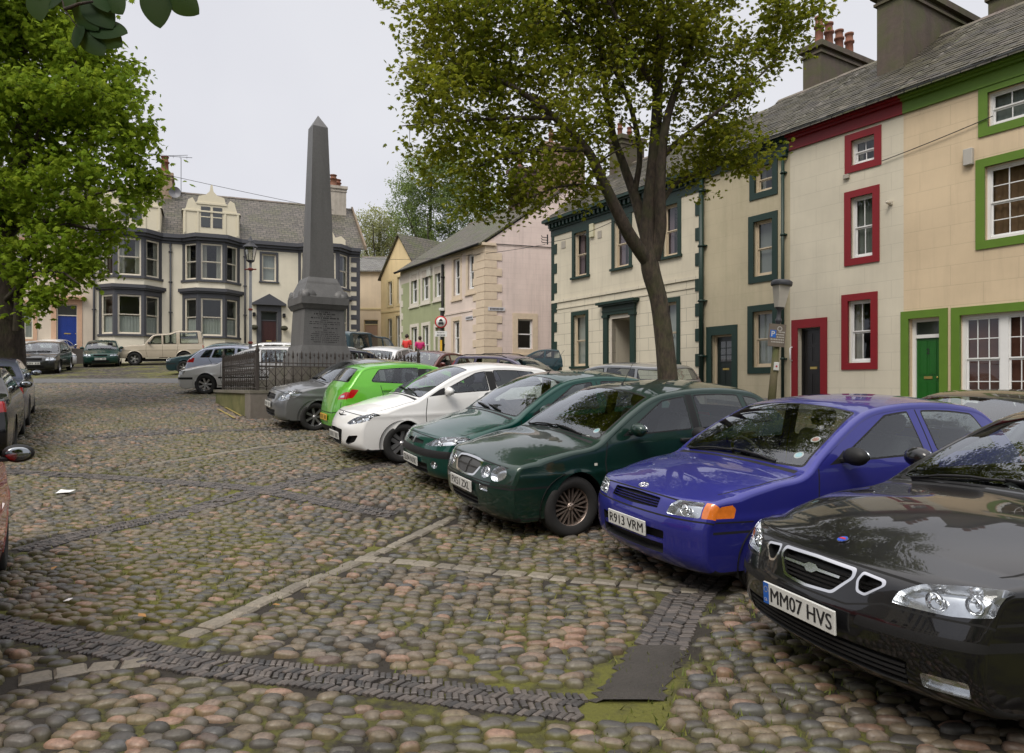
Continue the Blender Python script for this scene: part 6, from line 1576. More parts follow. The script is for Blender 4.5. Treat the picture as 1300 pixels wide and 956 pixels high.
BANDS = dict(
    a=(pix([(-120, 770), (0, 796), (154, 826), (269, 847), (461, 868), (600, 886), (740, 901)]), .27),
    b=(pix([(925, 712), (869, 765), (838, 823)]), .30),
    c=(pix([(30, 700), (103, 679), (226, 653), (325, 625), (430, 600), (520, 585), (640, 572)]), .30),
    d=(pix([(-60, 597), (25, 600), (160, 608), (324, 621), (420, 640), (500, 655)]), .26),
    e=(pix([(120, 556), (200, 551), (325, 546), (420, 545)]), .28))
PATCH = (pix([(838, 823), (812, 866), (794, 893)]), .34)
ROWS = [pix([(236, 810), (300, 782), (380, 745), (496, 696), (575, 657)]), pix([(450, 711), (527, 715), (642, 729), (796, 744), (870, 752)]), pix([(150, 597), (240, 583), (330, 569), (400, 560)]),
        pix([(20, 868), (110, 850), (172, 843)])]
def dist_poly(x, y, P):
    d = np.full(len(x), 1e9)
    for (x0, y0), (x1, y1) in zip(P[:-1], P[1:]):
        L2 = (x1 - x0) ** 2 + (y1 - y0) ** 2; t = np.clip(((x - x0) * (x1 - x0) + (y - y0) * (y1 - y0)) / L2, 0, 1)
        d = np.minimum(d, np.hypot(x - x0 - t * (x1 - x0), y - y0 - t * (y1 - y0)))
    return d
def cobble_mat():
    m, nt, b = _nt('river_cobble'); g = nt.nodes.new('ShaderNodeNewGeometry')
    r = g.outputs['Random Per Island']
    c = ramp(nt, r, [(0, (.070, .063, .052)), (.2, (.16, .122, .078)), (.34, (.088, .088, .088)), (.48, (.055, .050, .044)), (.6, (.19, .142, .086)), (.70, (.115, .104, .086)), (.78, (.048, .045, .042)), (.85, (.22, .130, .086)), (.9, (.15, .130, .10)), (.96, (.27, .165, .115))])
    for n in nt.nodes:
        if n.type == 'VALTORGB' : n.color_ramp.interpolation = 'LINEAR'
    f = noise(nt, 38, 5, .65); big = noise(nt, .55, 4, .6)
    c = mixc(nt, ramp(nt, f, [(.35, 0), (.72, .85)]), c, mixc(nt, .65, c, (.02, .018, .014)))
    mo = noise(nt, 2.2, 5, .65); geo = g.outputs['Normal']; sep = nt.nodes.new('ShaderNodeSeparateXYZ'); nt.links.new(geo, sep.inputs[0])
    side = ramp(nt, sep.outputs[2], [(.45, 1), (.93, 0)])
    mm = nt.nodes.new('ShaderNodeMath'); mm.operation = 'MULTIPLY'; nt.links.new(side, mm.inputs[0]); nt.links.new(ramp(nt, big, [(.42, .03), (.60, .9)]), mm.inputs[1])
    c = mixc(nt, mm.outputs[0], c, (.105, .10, .018))
    nt.links.new(c, b.inputs['Base Color'])
    nt.links.new(ramp(nt, f, [(.3, .38), (.7, .62)]), b.inputs['Roughness']); bump(nt, b, f, .35, .006); b.inputs['Specular IOR Level'].default_value = .5
    return m
def sett_mat(name, c0, c1):
    m, nt, b = _nt(name); g = nt.nodes.new('ShaderNodeNewGeometry'); c = ramp(nt, g.outputs['Random Per Island'], [(0, c0), (1, c1)])
    f = noise(nt, 30, 5, .7); c = mixc(nt, ramp(nt, f, [(.4, 0), (.8, .6)]), c, (.03, .03, .022)); nt.links.new(c, b.inputs['Base Color'])
    c2 = noise(nt, 1.4, 4); b.inputs['Roughness'].default_value = .55; bump(nt, b, f, .4, .006); return m
def ground():
    ys = np.unique(np.concatenate([np.arange(-12, 4, 4.), np.arange(4, 62.6, .5), [63, 80, 120, 220, 400]])); xs = np.concatenate([[-300, -120, -60], np.arange(-45, -10, 5.), np.arange(-10, 4, .5), np.arange(5, 31, 5.), [60, 120, 300]])
    V = np.array([(x, y, gz(x, y)) for y in ys for x in xs]); nx = len(xs); q = []
    for j in range(len(ys) - 1):
        for i in range(nx - 1): q.append((j * nx + i, j * nx + i + 1, (j + 1) * nx + i + 1, (j + 1) * nx + i))
    m, nt, b = _nt('earth_and_moss')
    big = noise(nt, .42, 5, .6); mid = noise(nt, 3.5, 6, .7); fine = noise(nt, 45, 6, .75)
    earth = mixc(nt, fine, (.010, .008, .006), (.040, .032, .022)); moss = mixc(nt, fine, (.045, .050, .006), (.17, .165, .022))
    s = nt.nodes.new('ShaderNodeMath'); s.operation = 'ADD'; nt.links.new(big, s.inputs[0]); 
    s2 = nt.nodes.new('ShaderNodeMath'); s2.operation = 'MULTIPLY'; s2.inputs[1].default_value = .8; nt.links.new(mid, s2.inputs[0]); nt.links.new(s2.outputs[0], s.inputs[1])
    k = ramp(nt, s.outputs[0], [(.84, 0), (1.0, .95)])
    c = mixc(nt, k, earth, moss)
    # far cobbles read as a fine pattern
    tc = nt.nodes.new('ShaderNodeTexCoord'); vo = nt.nodes.new('ShaderNodeTexVoronoi'); vo.inputs['Scale'].default_value = 1; mp = mapping(nt, tc.outputs['Object'], (5.5, 7.5, 1)); nt.links.new(mp, vo.inputs['Vector'])
    sepc = nt.nodes.new('ShaderNodeSeparateColor'); nt.links.new(vo.outputs['Color'], sepc.inputs[0])
    st = ramp(nt, sepc.outputs[0], [(0, (.055, .055, .05)), (.6, (.11, .10, .085)), (1, (.20, .14, .105))])
    dm = ramp(nt, vo.outputs['Distance'], [(.25, 1), (.5, 0)])
    sp = nt.nodes.new('ShaderNodeSeparateXYZ'); nt.links.new(tc.outputs['Object'], sp.inputs[0])
    mr = nt.nodes.new('ShaderNodeMapRange'); mr.inputs['From Min'].default_value = 25.5; mr.inputs['From Max'].default_value = 27; nt.links.new(sp.outputs[1], mr.inputs['Value'])
    fm = nt.nodes.new('ShaderNodeMath'); fm.operation = 'MULTIPLY'; nt.links.new(dm, fm.inputs[0]); nt.links.new(mr.outputs[0], fm.inputs[1])
    far = mixc(nt, mixc(nt, k, (1, 1, 1), (.35, .35, .35)), c, st)
    c = mixc(nt, fm.outputs[0], c, far)
    nt.links.new(c, b.inputs['Base Color']); b.inputs['Roughness'].default_value = .92; bump(nt, b, fine, .7, .02)
    o = np_mesh('ground', V, q, [4] * len(q), m); tag(o, kind='structure')
    # crossing lane of smooth tarmac
    u = []; Y0, Y1 = 26.3, 28.7
    asp = stone_mat('worn_tarmac', (.10, .10, .10), 14, .8, .3)
    P = []; xs = np.linspace(-34, -1, 30)
    for x in xs:
        for yy in (Y0 + .12 * math.sin(x * .7), (Y0 + Y1) / 2, Y1 + .15 * math.sin(x * .5 + 1)): P.append((x, yy, gz(x, yy) + .03))
    q = []
    for i in range(29):
        for j in range(2): q.append((i * 3 + j, (i + 1) * 3 + j, (i + 1) * 3 + j + 1, i * 3 + j + 1))
    r = np_mesh('tarmac_lane', np.array(P), q, [4] * len(q), asp); tag(r, kind='structure')
    # cobbles
    rows = []; px_, py_ = .124, .072
    ang = math.radians(-6); y = 2.2; j = 0
    X = []; Y = []
    while y < 26.6:
        k = 1 + max(0, (y - 9) * .022)
        x0 = -.80 * y - 1.2; x1 = min(.76 * y + .6, 21.0 - .622 * y)
        n = int((x1 - x0) / (px_ * k)); xx = x0 + (np.arange(n) + .5 * (j % 2)) * px_ * k
        xx = xx + RNG.normal(0, .020 * k, n); yy = y + RNG.normal(0, .013 * k, n) + .05 * np.sin(xx * 1.3 + j * .05) - .09 * xx * 0
        X.append(xx); Y.append(yy); y += py_ * k; j += 1
    X = np.concatenate(X); Y = np.concatenate(Y); ok = np.ones(len(X), bool)
    for P, w in list(BANDS.values()) + [PATCH]: ok &= dist_poly(X, Y, P) > w / 2 + .05
    for P in ROWS: ok &= dist_poly(X, Y, P) > .12
    # the raised enclosure stands on its own plinth
    ex = (X + 5.88) * .836 + (Y - 16) * .549; ey = -(X + 5.88) * .549 + (Y - 16) * .836
    ok &= ~((ex > -.05) & (ex < 4.45) & (ey > -.05) & (ey < 4.1))
    ok &= RNG.random(len(X)) > .02
    X, Y = X[ok], Y[ok]; cm = cobble_mat()
    for nm, lo, hi, seg, rings in (('cobblestones', 0, 7.2, 12, 4), ('cobblestones', 7.2, 13, 9, 3), ('cobblestones', 13, 40, 7, 2)):
        s = (Y >= lo) & (Y < hi); x, yv = X[s], Y[s]; n = len(x); k = 1 + np.maximum(0, (yv - 9) * .022)
        rx = RNG.uniform(.046, .077, n) * k; ry = RNG.uniform(.026, .040, n) * k; rz = RNG.uniform(.034, .050, n); th = RNG.normal(-.06, .16, n)
        big = RNG.random(n) > .93; rx[big] *= 1.12
        phi = np.linspace(0, math.pi / 2, rings + 1)[1:]      # from the crown outwards
        A = np.linspace(0, 2 * math.pi, seg, endpoint=False)
        lump = 1 + RNG.normal(0, .07, (n, seg))
        V = [np.stack([np.zeros(n), np.zeros(n), rz], 1)[:, None, :]]
        pw = RNG.uniform(.38, .70, n)[:, None]
        for p in phi:
            ca = np.sign(np.cos(A)) * np.abs(np.cos(A)) ** .85; sa = np.sign(np.sin(A)) * np.abs(np.sin(A)) ** .85
            q = math.sin(p) ** .8
            xx = rx[:, None] * q * ca * lump; yy = ry[:, None] * q * sa * lump; zz = rz[:, None] * (math.cos(p) ** pw if math.cos(p) > 1e-6 else np.zeros_like(pw)) + 0 * xx
            V.append(np.stack([xx, yy, zz + 0 * xx], 2))
        V = np.concatenate(V, 1); ti = RNG.normal(0, .05, (n, 2))
        V[:, :, 2] += V[:, :, 0] * ti[:, :1] + V[:, :, 1] * ti[:, 1:]
        c, s_ = np.cos(th)[:, None], np.sin(th)[:, None]
        WX = V[:, :, 0] * c - V[:, :, 1] * s_ + x[:, None]; WY = V[:, :, 0] * s_ + V[:, :, 1] * c + yv[:, None]
        WZ = V[:, :, 2] + gza(WX, WY) - .014 + RNG.normal(0, .004, n)[:, None]
        VV = np.stack([WX, WY, WZ], 2); m = VV.shape[1]; base = (np.arange(n) * m)[:, None]
        tri = np.array([(0, 1 + i, 1 + (i + 1) % seg) for i in range(seg)]); quad = []
        for r_ in range(rings - 1):
            for i in range(seg): quad.append((1 + r_ * seg + i, 1 + (r_ + 1) * seg + i, 1 + (r_ + 1) * seg + (i + 1) % seg, 1 + r_ * seg + (i + 1) % seg))
        T = (base[:, :, None] + tri[None]).reshape(-1); Q = (base[:, :, None] + np.array(quad)[None]).reshape(-1)
        o = np_mesh(nm, VV.reshape(-1, 3), np.concatenate([T, Q]), [3] * (n * seg) + [4] * (n * len(quad)), cm)
        tag(o, kind='stuff', label='rounded river cobbles paving the square' )
    # slate-on-edge channels
    sm = sett_mat('edge_slate', (.035, .033, .034), (.125, .105, .092)); v = []; f = []
    def bar(cx, cy, L, w, h, a, zo=.0, bev=.008, tilt=0.):
        n0 = len(v); c, s_ = math.cos(a), math.sin(a)
        for (fx, zz) in ((1, 0), (1, h - bev), (0, h)):
            lx = L / 2 - (bev if fx == 0 else 0); wy = w / 2 - (bev if fx == 0 else 0)
            for sx, sy in ((-1, -1), (1, -1), (1, 1), (-1, 1)):
                X_, Y_ = cx + sx * lx * c - sy * wy * s_, cy + sx * lx * s_ + sy * wy * c; v.append((X_, Y_, gz(X_, Y_) + zo + zz + tilt * sx))
        for r_ in (0, 1):
            for i in range(4): f.append((n0 + r_ * 4 + i, n0 + r_ * 4 + (i + 1) % 4, n0 + r_ * 4 + 4 + (i + 1) % 4, n0 + r_ * 4 + 4 + i))
        f.append((n0 + 8, n0 + 9, n0 + 10, n0 + 11))
    for key, (P, w) in BANDS.items():
        for (x0, y0), (x1, y1) in zip(P[:-1], P[1:]):
            L = math.hypot(x1 - x0, y1 - y0); a = math.atan2(y1 - y0, x1 - x0); t = 0
            far = (y0 + y1) / 2 > 8; step = .036 if not far else .06
            while t < L:
                for r_ in (-1.5, -.5, .5, 1.5):
                    if random.random() < .03: continue
                    lx = t + (abs(r_) * .012) + random.uniform(-.004, .004); ly = r_ * w / 4 + random.uniform(-.005, .005)
                    bar(x0 + math.cos(a) * lx - math.sin(a) * ly, y0 + math.sin(a) * lx + math.cos(a) * ly, w / 4 - .004, step - random.uniform(.004, .009), .017 + random.uniform(-.006, .004), a + math.pi / 2 + (.4 if int(r_ + 1.5) % 2 else -.4) + random.uniform(-.08, .08), 0, .005)
                t += step
    o = np_mesh('slate_channel', np.array(v), f, [4] * len(f), sm, smooth=False); tag(o, kind='structure')
    v.clear(); f.clear(); 
    for P in ROWS:
        for (x0, y0), (x1, y1) in zip(P[:-1], P[1:]):
            L = math.hypot(x1 - x0, y1 - y0); a = math.atan2(y1 - y0, x1 - x0); t = 0
            while t < L - .05:
                ln = random.uniform(.13, .24); bar(x0 + math.cos(a) * (t + ln / 2) + random.uniform(-.012, .012), y0 + math.sin(a) * (t + ln / 2), ln - .018, random.uniform(.10, .14), .021 + random.uniform(-.006, .006), a + random.uniform(-.06, .06), 0, .014); t += ln
    o = np_mesh('sett_rows', np.array(v), f, [4] * len(f), sett_mat('pale_sett', (.15, .13, .10), (.24, .21, .16)), smooth=False); tag(o, kind='structure')
    P, w = PATCH; v = []; 
    n = 26; (xa, ya), (xb, yb) = P[0], P[2]
    for k in range(n + 1): t = k / n; x, y_ = xa + (xb - xa) * t, ya + (yb - ya) * t; v += [(x - w / 2 + random.uniform(-.03, .03), y_, gz(x, y_) + .004), (x - w * .3, y_, gz(x, y_) + .02), (x + w * .3, y_, gz(x, y_) + .02), (x + w / 2 + random.uniform(-.03, .03), y_ + .02, gz(x, y_) + .004)]
    o = np_mesh('tarmac_patch', np.array(v), [(4 * i + j, 4 * i + j + 1, 4 * i + j + 5, 4 * i + j + 4) for i in range(n) for j in range(3)], [4] * (3 * n), stone_mat('patch_tarmac', (.075, .066, .056), 45, .85, 1.5)); tag(o, kind='structure')
    # short moss and grass between the stones, in patches
    n = 90000; x = RNG.uniform(-12, 6, n); yv = 2.6 + 14 * RNG.random(n) ** 1.2
    pn = np.sin(x * 1.1 + 1.3 * np.sin(yv * .8)) + np.sin(yv * 1.7 + x * .6) + .8 * np.sin(x * 3.1 - yv * 2.3) + RNG.normal(0, .55, n)
    ok = (pn > .8) & (np.abs(x) < yv * .85 + 1.0) & (x < 1.5 + yv * .1)
    for Pb, w in list(BANDS.values()): ok &= dist_poly(x, yv, Pb) > w / 2 + .0
    x, yv = x[ok], yv[ok]; n = len(x); a = RNG.uniform(0, 6.28, n); h = RNG.uniform(.010, .030, n); w = RNG.uniform(.003, .007, n)
    V = np.zeros((n, 3, 3)); V[:, 0, 0] = x - np.cos(a) * w; V[:, 0, 1] = yv - np.sin(a) * w; V[:, 1, 0] = x + np.cos(a) * w; V[:, 1, 1] = yv + np.sin(a) * w
    V[:, 2, 0] = x + RNG.normal(0, .012, n); V[:, 2, 1] = yv + RNG.normal(0, .012, n); z = gza(x, yv); V[:, 0, 2] = z; V[:, 1, 2] = z; V[:, 2, 2] = z + h + .014
    gm, nt, b = _nt('moss_blades'); g = nt.nodes.new('ShaderNodeNewGeometry'); nt.links.new(ramp(nt, g.outputs['Random Per Island'], [(0, (.06, .085, .012)), (.6, (.12, .14, .022)), (1, (.20, .19, .04))]), b.inputs['Base Color']); b.inputs['Roughness'].default_value = .8
    o = np_mesh('moss', V.reshape(-1, 3), np.arange(n * 3), [3] * n, gm, smooth=False); tag(o, kind='stuff')
    # pavement and kerb along the terrace
    u = MB(); kerb = stone_mat('kerb_stone', (.20, .19, .17), 9, .7, .3, moss=.3)
    fl = []; d = Vector(ET); nn = Vector(NT); o0 = Vector(OT)
    v = []; q = []
    for i in range(26):
        s_ = i * 1.0; a = o0 + d * s_ - nn * 1.5; b_ = o0 + d * s_ + nn * .02
        v += [(a.x, a.y, gz(a.x, a.y) - .05), (a.x, a.y, gz(a.x, a.y) + .13), (a.x + nn.x * .14, a.y + nn.y * .14, gz(a.x, a.y) + .13), (b_.x, b_.y, gz(b_.x, b_.y) + .16)]
    for i in range(25):
        for j in range(3): q.append((i * 4 + j, i * 4 + 4 + j, i * 4 + 5 + j, i * 4 + 1 + j))
    o = np_mesh('pavement', np.array(v), q, [4] * len(q), stone_mat('paving_flag', (.17, .16, .145), 6, .8, .3), smooth=False); tag(o, kind='structure')
    # faded yellow no-parking marks beside the enclosure
    ylw = simple('road_yellow', (.32, .25, .07), .8, vary=.7, scale=30); v = []; q = []
    for (pa, pb) in ((ground_at(276, 521), ground_at(298, 533)), (ground_at(286, 519), ground_at(306, 530))):
        n0 = len(v); k = 8
        for i in range(k + 1):
            x = pa[0] + (pb[0] - pa[0]) * i / k; y_ = pa[1] + (pb[1] - pa[1]) * i / k; v += [(x - .018, y_ - .018, gz(x, y_) + .042), (x + .018, y_ + .018, gz(x, y_) + .042)]
        q += [(n0 + 2 * i, n0 + 2 * i + 1, n0 + 2 * i + 3, n0 + 2 * i + 2) for i in range(k)]
    o = np_mesh('yellow_line', np.array(v), q, [4] * len(q), ylw, smooth=False); tag(o, kind='structure')

# ---------------------------------------------------------------- trees
def leaf_mat(name, c0, c1, c2, trans=.45):
    m = bpy.data.materials.new(name); m.use_nodes = True; nt = m.node_tree; nt.nodes.clear()
    out = N(nt, 'ShaderNodeOutputMaterial'); g = N(nt, 'ShaderNodeNewGeometry'); c = ramp(nt, g.outputs['Random Per Island'], [(0, c0), (.55, c1), (1, c2)])
    d = N(nt, 'ShaderNodeBsdfPrincipled'); t = N(nt, 'ShaderNodeBsdfTranslucent'); mx = N(nt, 'ShaderNodeMixShader'); mx.inputs[0].default_value = trans
    big = noise(nt, .6, 3); c = mixc(nt, ramp(nt, big, [(.35, 0), (.7, .5)]), c, c2)
    nt.links.new(c, d.inputs['Base Color']); d.inputs['Roughness'].default_value = .55; d.inputs['Specular IOR Level'].default_value = .06; nt.links.new(mixc(nt, .35, c, (.30, .34, .03)), t.inputs['Color'])
    nt.links.new(d.outputs[0], mx.inputs[1]); nt.links.new(t.outputs[0], mx.inputs[2]); nt.links.new(mx.outputs[0], out.inputs['Surface']); return m
def bark_mat(name, c, moss=.4):
    m, nt, b = _nt(name); f = noise(nt, 14, 7, .7, stretch=(1, 1, .35)); g = noise(nt, 2.5, 5, .65)
    cc = mixc(nt, ramp(nt, f, [(.35, 0), (.65, 1)]), [x * .35 for x in c], [x * 1.35 for x in c]); cc = mixc(nt, ramp(nt, g, [(.45, 0), (.65, moss)]), cc, (.05, .06, .015))
    nt.links.new(cc, b.inputs['Base Color']); b.inputs['Roughness'].default_value = .9; bump(nt, b, f, .9, .03); return m
LOBED = np.array([(0, 0), (.34, .12), (.55, .42), (.30, .45), (.42, .80), (.15, .72), (0, 1.05), (-.15, .72), (-.42, .80), (-.30, .45), (-.55, .42), (-.34, .12)])
OVAL = np.array([(0, 0), (.22, .22), (.28, .5), (.18, .8), (0, 1.05), (-.18, .8), (-.28, .5), (-.22, .22)])
def leaves(name, C, size, mat, parent, shape=LOBED, droop=.5, jitter=.5):
    n = len(C); k = len(shape); s = size * RNG.uniform(.65, 1.25, n)
    # frame: leaf axis points outwards and down a little, blade faces mostly up
    a = RNG.uniform(0, 2 * math.pi, n); el = RNG.normal(-droop, jitter, n); ax = np.stack([np.cos(a) * np.cos(el), np.sin(a) * np.cos(el), np.sin(el)], 1)
    up = np.stack([RNG.normal(0, .35, n), RNG.normal(0, .35, n), np.ones(n)], 1); sd = np.cross(ax, up); sd /= np.linalg.norm(sd, axis=1)[:, None]; nn = np.cross(sd, ax)
    P = C[:, None, :] + s[:, None, None] * (shape[None, :, 0:1] * sd[:, None] + shape[None, :, 1:2] * ax[:, None] - (.35 * np.abs(shape[None, :, 0:1]) + .18 * shape[None, :, 1:2] ** 2) * nn[:, None])
    cen = C[:, None, :] + s[:, None, None] * (.5 * ax[:, None] + .03 * nn[:, None])
    V = np.concatenate([cen, P], 1); m = k + 1; base = (np.arange(n) * m)[:, None, None]
    tri = np.array([(0, 1 + i, 1 + (i + 1) % k) for i in range(k)])[None]
    return np_mesh(name, V.reshape(-1, 3), (base + tri).reshape(-1), [3] * (n * k), mat, smooth=False, parent=parent)
def tree(name, label, trunk, limbs, blobs, n_clumps, per, size, lm, bm, spread=.42, shape=LOBED, base=None, droop=.4, twig=.9, group=None, cat='tree', flatten=.75):
    """trunk, limbs: polylines [(x, y, z, r)...]; blobs: (centre, radii, weight)"""
    bx, by = trunk[0][0], trunk[0][1]; root = empty(name, (bx, by, gz(bx, by)), 0, label, cat, group); o = np.array([bx, by, gz(bx, by)])
    nodes = []; u = MB()
    def smooth(P, k=6):
        P = [np.array(p, float) for p in P]; Q = [2 * P[0] - P[1]] + P + [2 * P[-1] - P[-2]]; out = []
        for i in range(1, len(Q) - 2):
            for t in np.linspace(0, 1, k, endpoint=False):
                a, b, c, d = Q[i - 1:i + 3]; out.append(.5 * ((2 * b) + (-a + c) * t + (2 * a - 5 * b + 4 * c - d) * t * t + (-a + 3 * b - 3 * c + d) * t ** 3))
        out.append(P[-1]); return out
    for L in [trunk] + limbs:
        S = smooth(L); pts = [Vector(p[:3] - o) for p in S]; rr = [max(.006, p[3]) for p in S]
        if L is trunk: rr[0] *= 1.5; rr[1] *= 1.22; rr[2] *= 1.08
        u.tube(pts, rr, 12 if L is trunk else 9)
        for p in S[(len(S) // 3 if L is trunk else 2):]: nodes.append((p[:3], p[3]))
    NP = [np.array(p) for p, r in nodes]; NR = [r for p, r in nodes]
    wts = np.array([b[2] * b[1][0] * b[1][1] * b[1][2] for b in blobs]); wts = wts / wts.sum(); C = []
    for bi, cnt in enumerate(RNG.multinomial(n_clumps, wts)):
        c, r, _ = blobs[bi]
        d = RNG.normal(0, 1, (cnt, 3)); d /= np.maximum(np.linalg.norm(d, axis=1), 1e-6)[:, None]; rad = RNG.random(cnt) ** .42
        C.append(np.array(c) + d * rad[:, None] * np.array(r))
    C = np.concatenate(C); P0 = np.array([p for p in NP]); d0 = np.array([np.min(np.linalg.norm(P0 - c, axis=1)) for c in C]); order = np.argsort(d0)
    PA = np.zeros((len(NP) + len(C) * 6, 3)); PA[:len(NP)] = P0; RA = np.zeros(len(PA)); RA[:len(NP)] = NR; m = len(NP); LC = []
    for i in order:
        c = C[i]; cand = PA[:m]; dd = np.linalg.norm(cand - c, axis=1) + np.maximum(0, cand[:, 2] - c[2]) * .6 - np.minimum(RA[:m], .05) * 2
        j = int(np.argmin(dd)); a = PA[j]; L = np.linalg.norm(c - a)
        if L < .05: continue
        k = 5; mid = (a + c) / 2 + np.array([0, 0, .12 * L]) + RNG.normal(0, .07 * L, 3); r0 = min(RA[j] * .7, .012 + .014 * L); path = []
        for t in np.linspace(0, 1, k + 1): path.append((1 - t) ** 2 * a + 2 * t * (1 - t) * mid + t * t * c)
        rs = [max(.004, r0 * (1 - .8 * t)) for t in np.linspace(0, 1, k + 1)]
        u.tube([Vector(p - o) for p in path], rs, 5 if r0 > .02 else 4, cap=False)
        for p, r in zip(path[1:], rs[1:]): PA[m] = p; RA[m] = r; m += 1
        # twigs and leaves round the end
        nt_ = 4; q = []
        for t_ in range(nt_):
            dv = RNG.normal(0, 1, 3); dv[2] = dv[2] * .5 + .1; dv /= np.linalg.norm(dv); e = path[-1 - (t_ % 2)] + dv * spread * RNG.uniform(.6, 1.3) * twig
            u.tube([Vector(path[-1 - (t_ % 2)] - o), Vector((path[-1] + e) / 2 + RNG.normal(0, .02, 3) - o), Vector(e - o)], [.005, .004, .002], 3, cap=False); q.append(e)
        cnt = int(per * RNG.uniform(.6, 1.4)); which = RNG.integers(0, nt_, cnt); q = np.array(q)
        tt = RNG.random(cnt)[:, None] ** .7; lp = path[-1] + (q[which] - path[-1]) * tt + RNG.normal(0, 1, (cnt, 3)) * np.array([spread, spread, spread * flatten]) * .36
        LC.append(lp)
    u2 = u; me = bpy.data.meshes.new('trunk'); me.from_pydata(u2.v, [], u2.f); me.polygons.foreach_set('use_smooth', u2.sm); me.update(); link('trunk', me, bm, root)
    leaves('crown', np.concatenate(LC) - o, size, lm, root, shape, droop)
    return root
def trees():
    # the leaning tree in the parking row
    def A(u, v, Y, r): p = at(u, v, Y); return (p.x, p.y, p.z, r)
    Y = 15.2; b = at(850, 520, Y)
    trunk = [(b.x, Y, gz(b.x, Y) - .1, .235), A(849, 500, Y, .225), A(847, 470, Y, .215), A(843, 430, Y, .20), A(836, 380, Y, .19), A(826, 342, Y, .20), A(822, 300, Y, .165), A(826, 250, Y, .16), A(832, 180, Y, .13), A(836, 90, Y, .10), A(840, -30, Y, .07), A(835, -150, Y, .03)]
    limbs = [[A(824, 335, Y, .15), A(800, 300, Y - .3, .14), A(782, 265, Y - .5, .125), A(765, 230, Y - .7, .11), A(745, 190, Y - 1, .09), A(705, 150, Y - 1.3, .07), A(650, 110, Y - 1.5, .05), A(580, 80, Y - 1.6, .025)],
             [A(820, 300, Y, .13), A(806, 250, Y + .3, .11), A(790, 205, Y + .5, .09), A(776, 160, Y + .6, .07), A(765, 80, Y + .7, .05), A(755, -20, Y + .8, .03)],
             [A(806, 245, Y + .3, .07), A(812, 190, Y + .2, .06), A(795, 120, Y, .05), A(760, 60, Y - .5, .035), A(700, 0, Y - .8, .02)],
             [A(830, 330, Y, .15), A(838, 290, Y - .1, .14), A(838, 240, Y - .2, .12), A(845, 160, Y - .3, .09), A(870, 80, Y - .3, .06), A(900, 0, Y - .3, .03)],
             [A(832, 210, Y, .07), A(860, 180, Y - .4, .055), A(900, 150, Y - .8, .04), A(950, 110, Y - 1.0, .025), A(1000, 60, Y - 1.1, .012)],
             [A(838, 260, Y, .06), A(860, 232, Y + .4, .045), A(900, 215, Y + .6, .03), A(940, 200, Y + .7, .015)],
             [A(745, 190, Y - 1, .06), A(700, 190, Y - 1.4, .045), A(650, 195, Y - 1.7, .03), A(600, 215, Y - 1.8, .015)],
             [A(705, 150, Y - 1.3, .05), A(640, 150, Y - 1.6, .035), A(570, 155, Y - 1.8, .02), A(510, 160, Y - 1.8, .01)],
             [A(770, 240, Y - .6, .05), A(735, 235, Y - 1.2, .035), A(700, 240, Y - 1.6, .02), A(650, 262, Y - 1.8, .01)],
             [A(836, 120, Y, .06), A(800, 60, Y - 1, .045), A(760, -20, Y - 1.6, .03), A(700, -80, Y - 2, .015)]]
    def B(u, v, Y_, rx, ry, rz, w=1): p = at(u, v, Y_); return ((p.x, p.y, p.z), (rx, ry, rz), w)
    bl = [B(555, 30, 14, .8, 1.7, .8), B(535, 110, 13.8, .65, 1.6, .75), B(590, 150, 13.6, 1.0, 1.8, .9), B(560, 190, 13.6, .75, 1.4, .45, .9), B(615, 215, 13.5, .75, 1.2, .75), B(625, 262, 13.4, .6, .8, .40, 2.), B(600, 285, 13.4, .25, .5, .18, 2.), B(660, 240, 13.5, .6, .9, .35, 2.), B(690, 268, 13.4, .4, .6, .22, 2.), B(650, 60, 14.2, 1.3, 2.0, 1.2), B(600, 80, 14.2, 1., 2., 1.),
          B(700, 150, 13.9, 1.1, 1.7, .9), B(690, 210, 13.6, .85, 1.3, .5), B(705, 262, 13.5, .4, .8, .24, .9), B(745, 250, 13.8, .45, .8, .26, 1.3), B(915, 218, 15.2, .7, 1., .25, 1.5), B(760, 110, 14.8, 1.3, 2.0, 1.2, .9), B(800, 20, 15.2, 1.8, 2.5, 1.3), B(720, -20, 14.8, 1.6, 2.2, 1.2), B(780, 190, 14.3, .7, 1.2, .45, .6),
          B(870, 80, 15.2, 1.2, 2.0, 1.1), B(905, 200, 15.4, 1.0, 1.5, .55), B(870, 232, 15.6, .6, 1.2, .28), B(950, 195, 15.0, .55, 1.2, .45), B(890, 150, 15.2, 1.0, 1.6, .8), B(950, 60, 14.8, .95, 1.5, .85), B(935, 120, 14.8, .6, 1.2, .5), B(1003, 35, 14.5, .66, 1.2, .6, 1.4), B(985, 90, 14.5, .35, .9, .25, .7), B(1030, 62, 14.4, .2, .5, .12, .9), B(1030, 0, 14.5, .4, 1, .4),
          B(600, -70, 14, 1.5, 2, 1.1, .8), B(720, -110, 14.8, 2, 2.5, 1.2, .8), B(860, -80, 15.2, 2, 2.5, 1.3, .8), B(970, -50, 15, 1.2, 2, .9, .8), B(800, -190, 15.2, 2.2, 2.6, 1., .7), B(540, -30, 14, .5, 1.2, .6, .8)]
    lm1 = leaf_mat('sycamore_leaf', (.065, .10, .010), (.155, .19, .016), (.29, .28, .03), .5)
    tree('sycamore_tree', 'broad leafy tree with a leaning forked trunk standing behind the parked cars', trunk, limbs, bl, 1150, 44, .096, lm1, bark_mat('grey_bark', (.060, .044, .031), .45), spread=.40)
    # the tree on the left
    Y = 14.0; K = 1.31; A0, B0 = A, B
    def A(u, v, Y_, r): return A0(u, v, Y_ * K, r * K * .9)
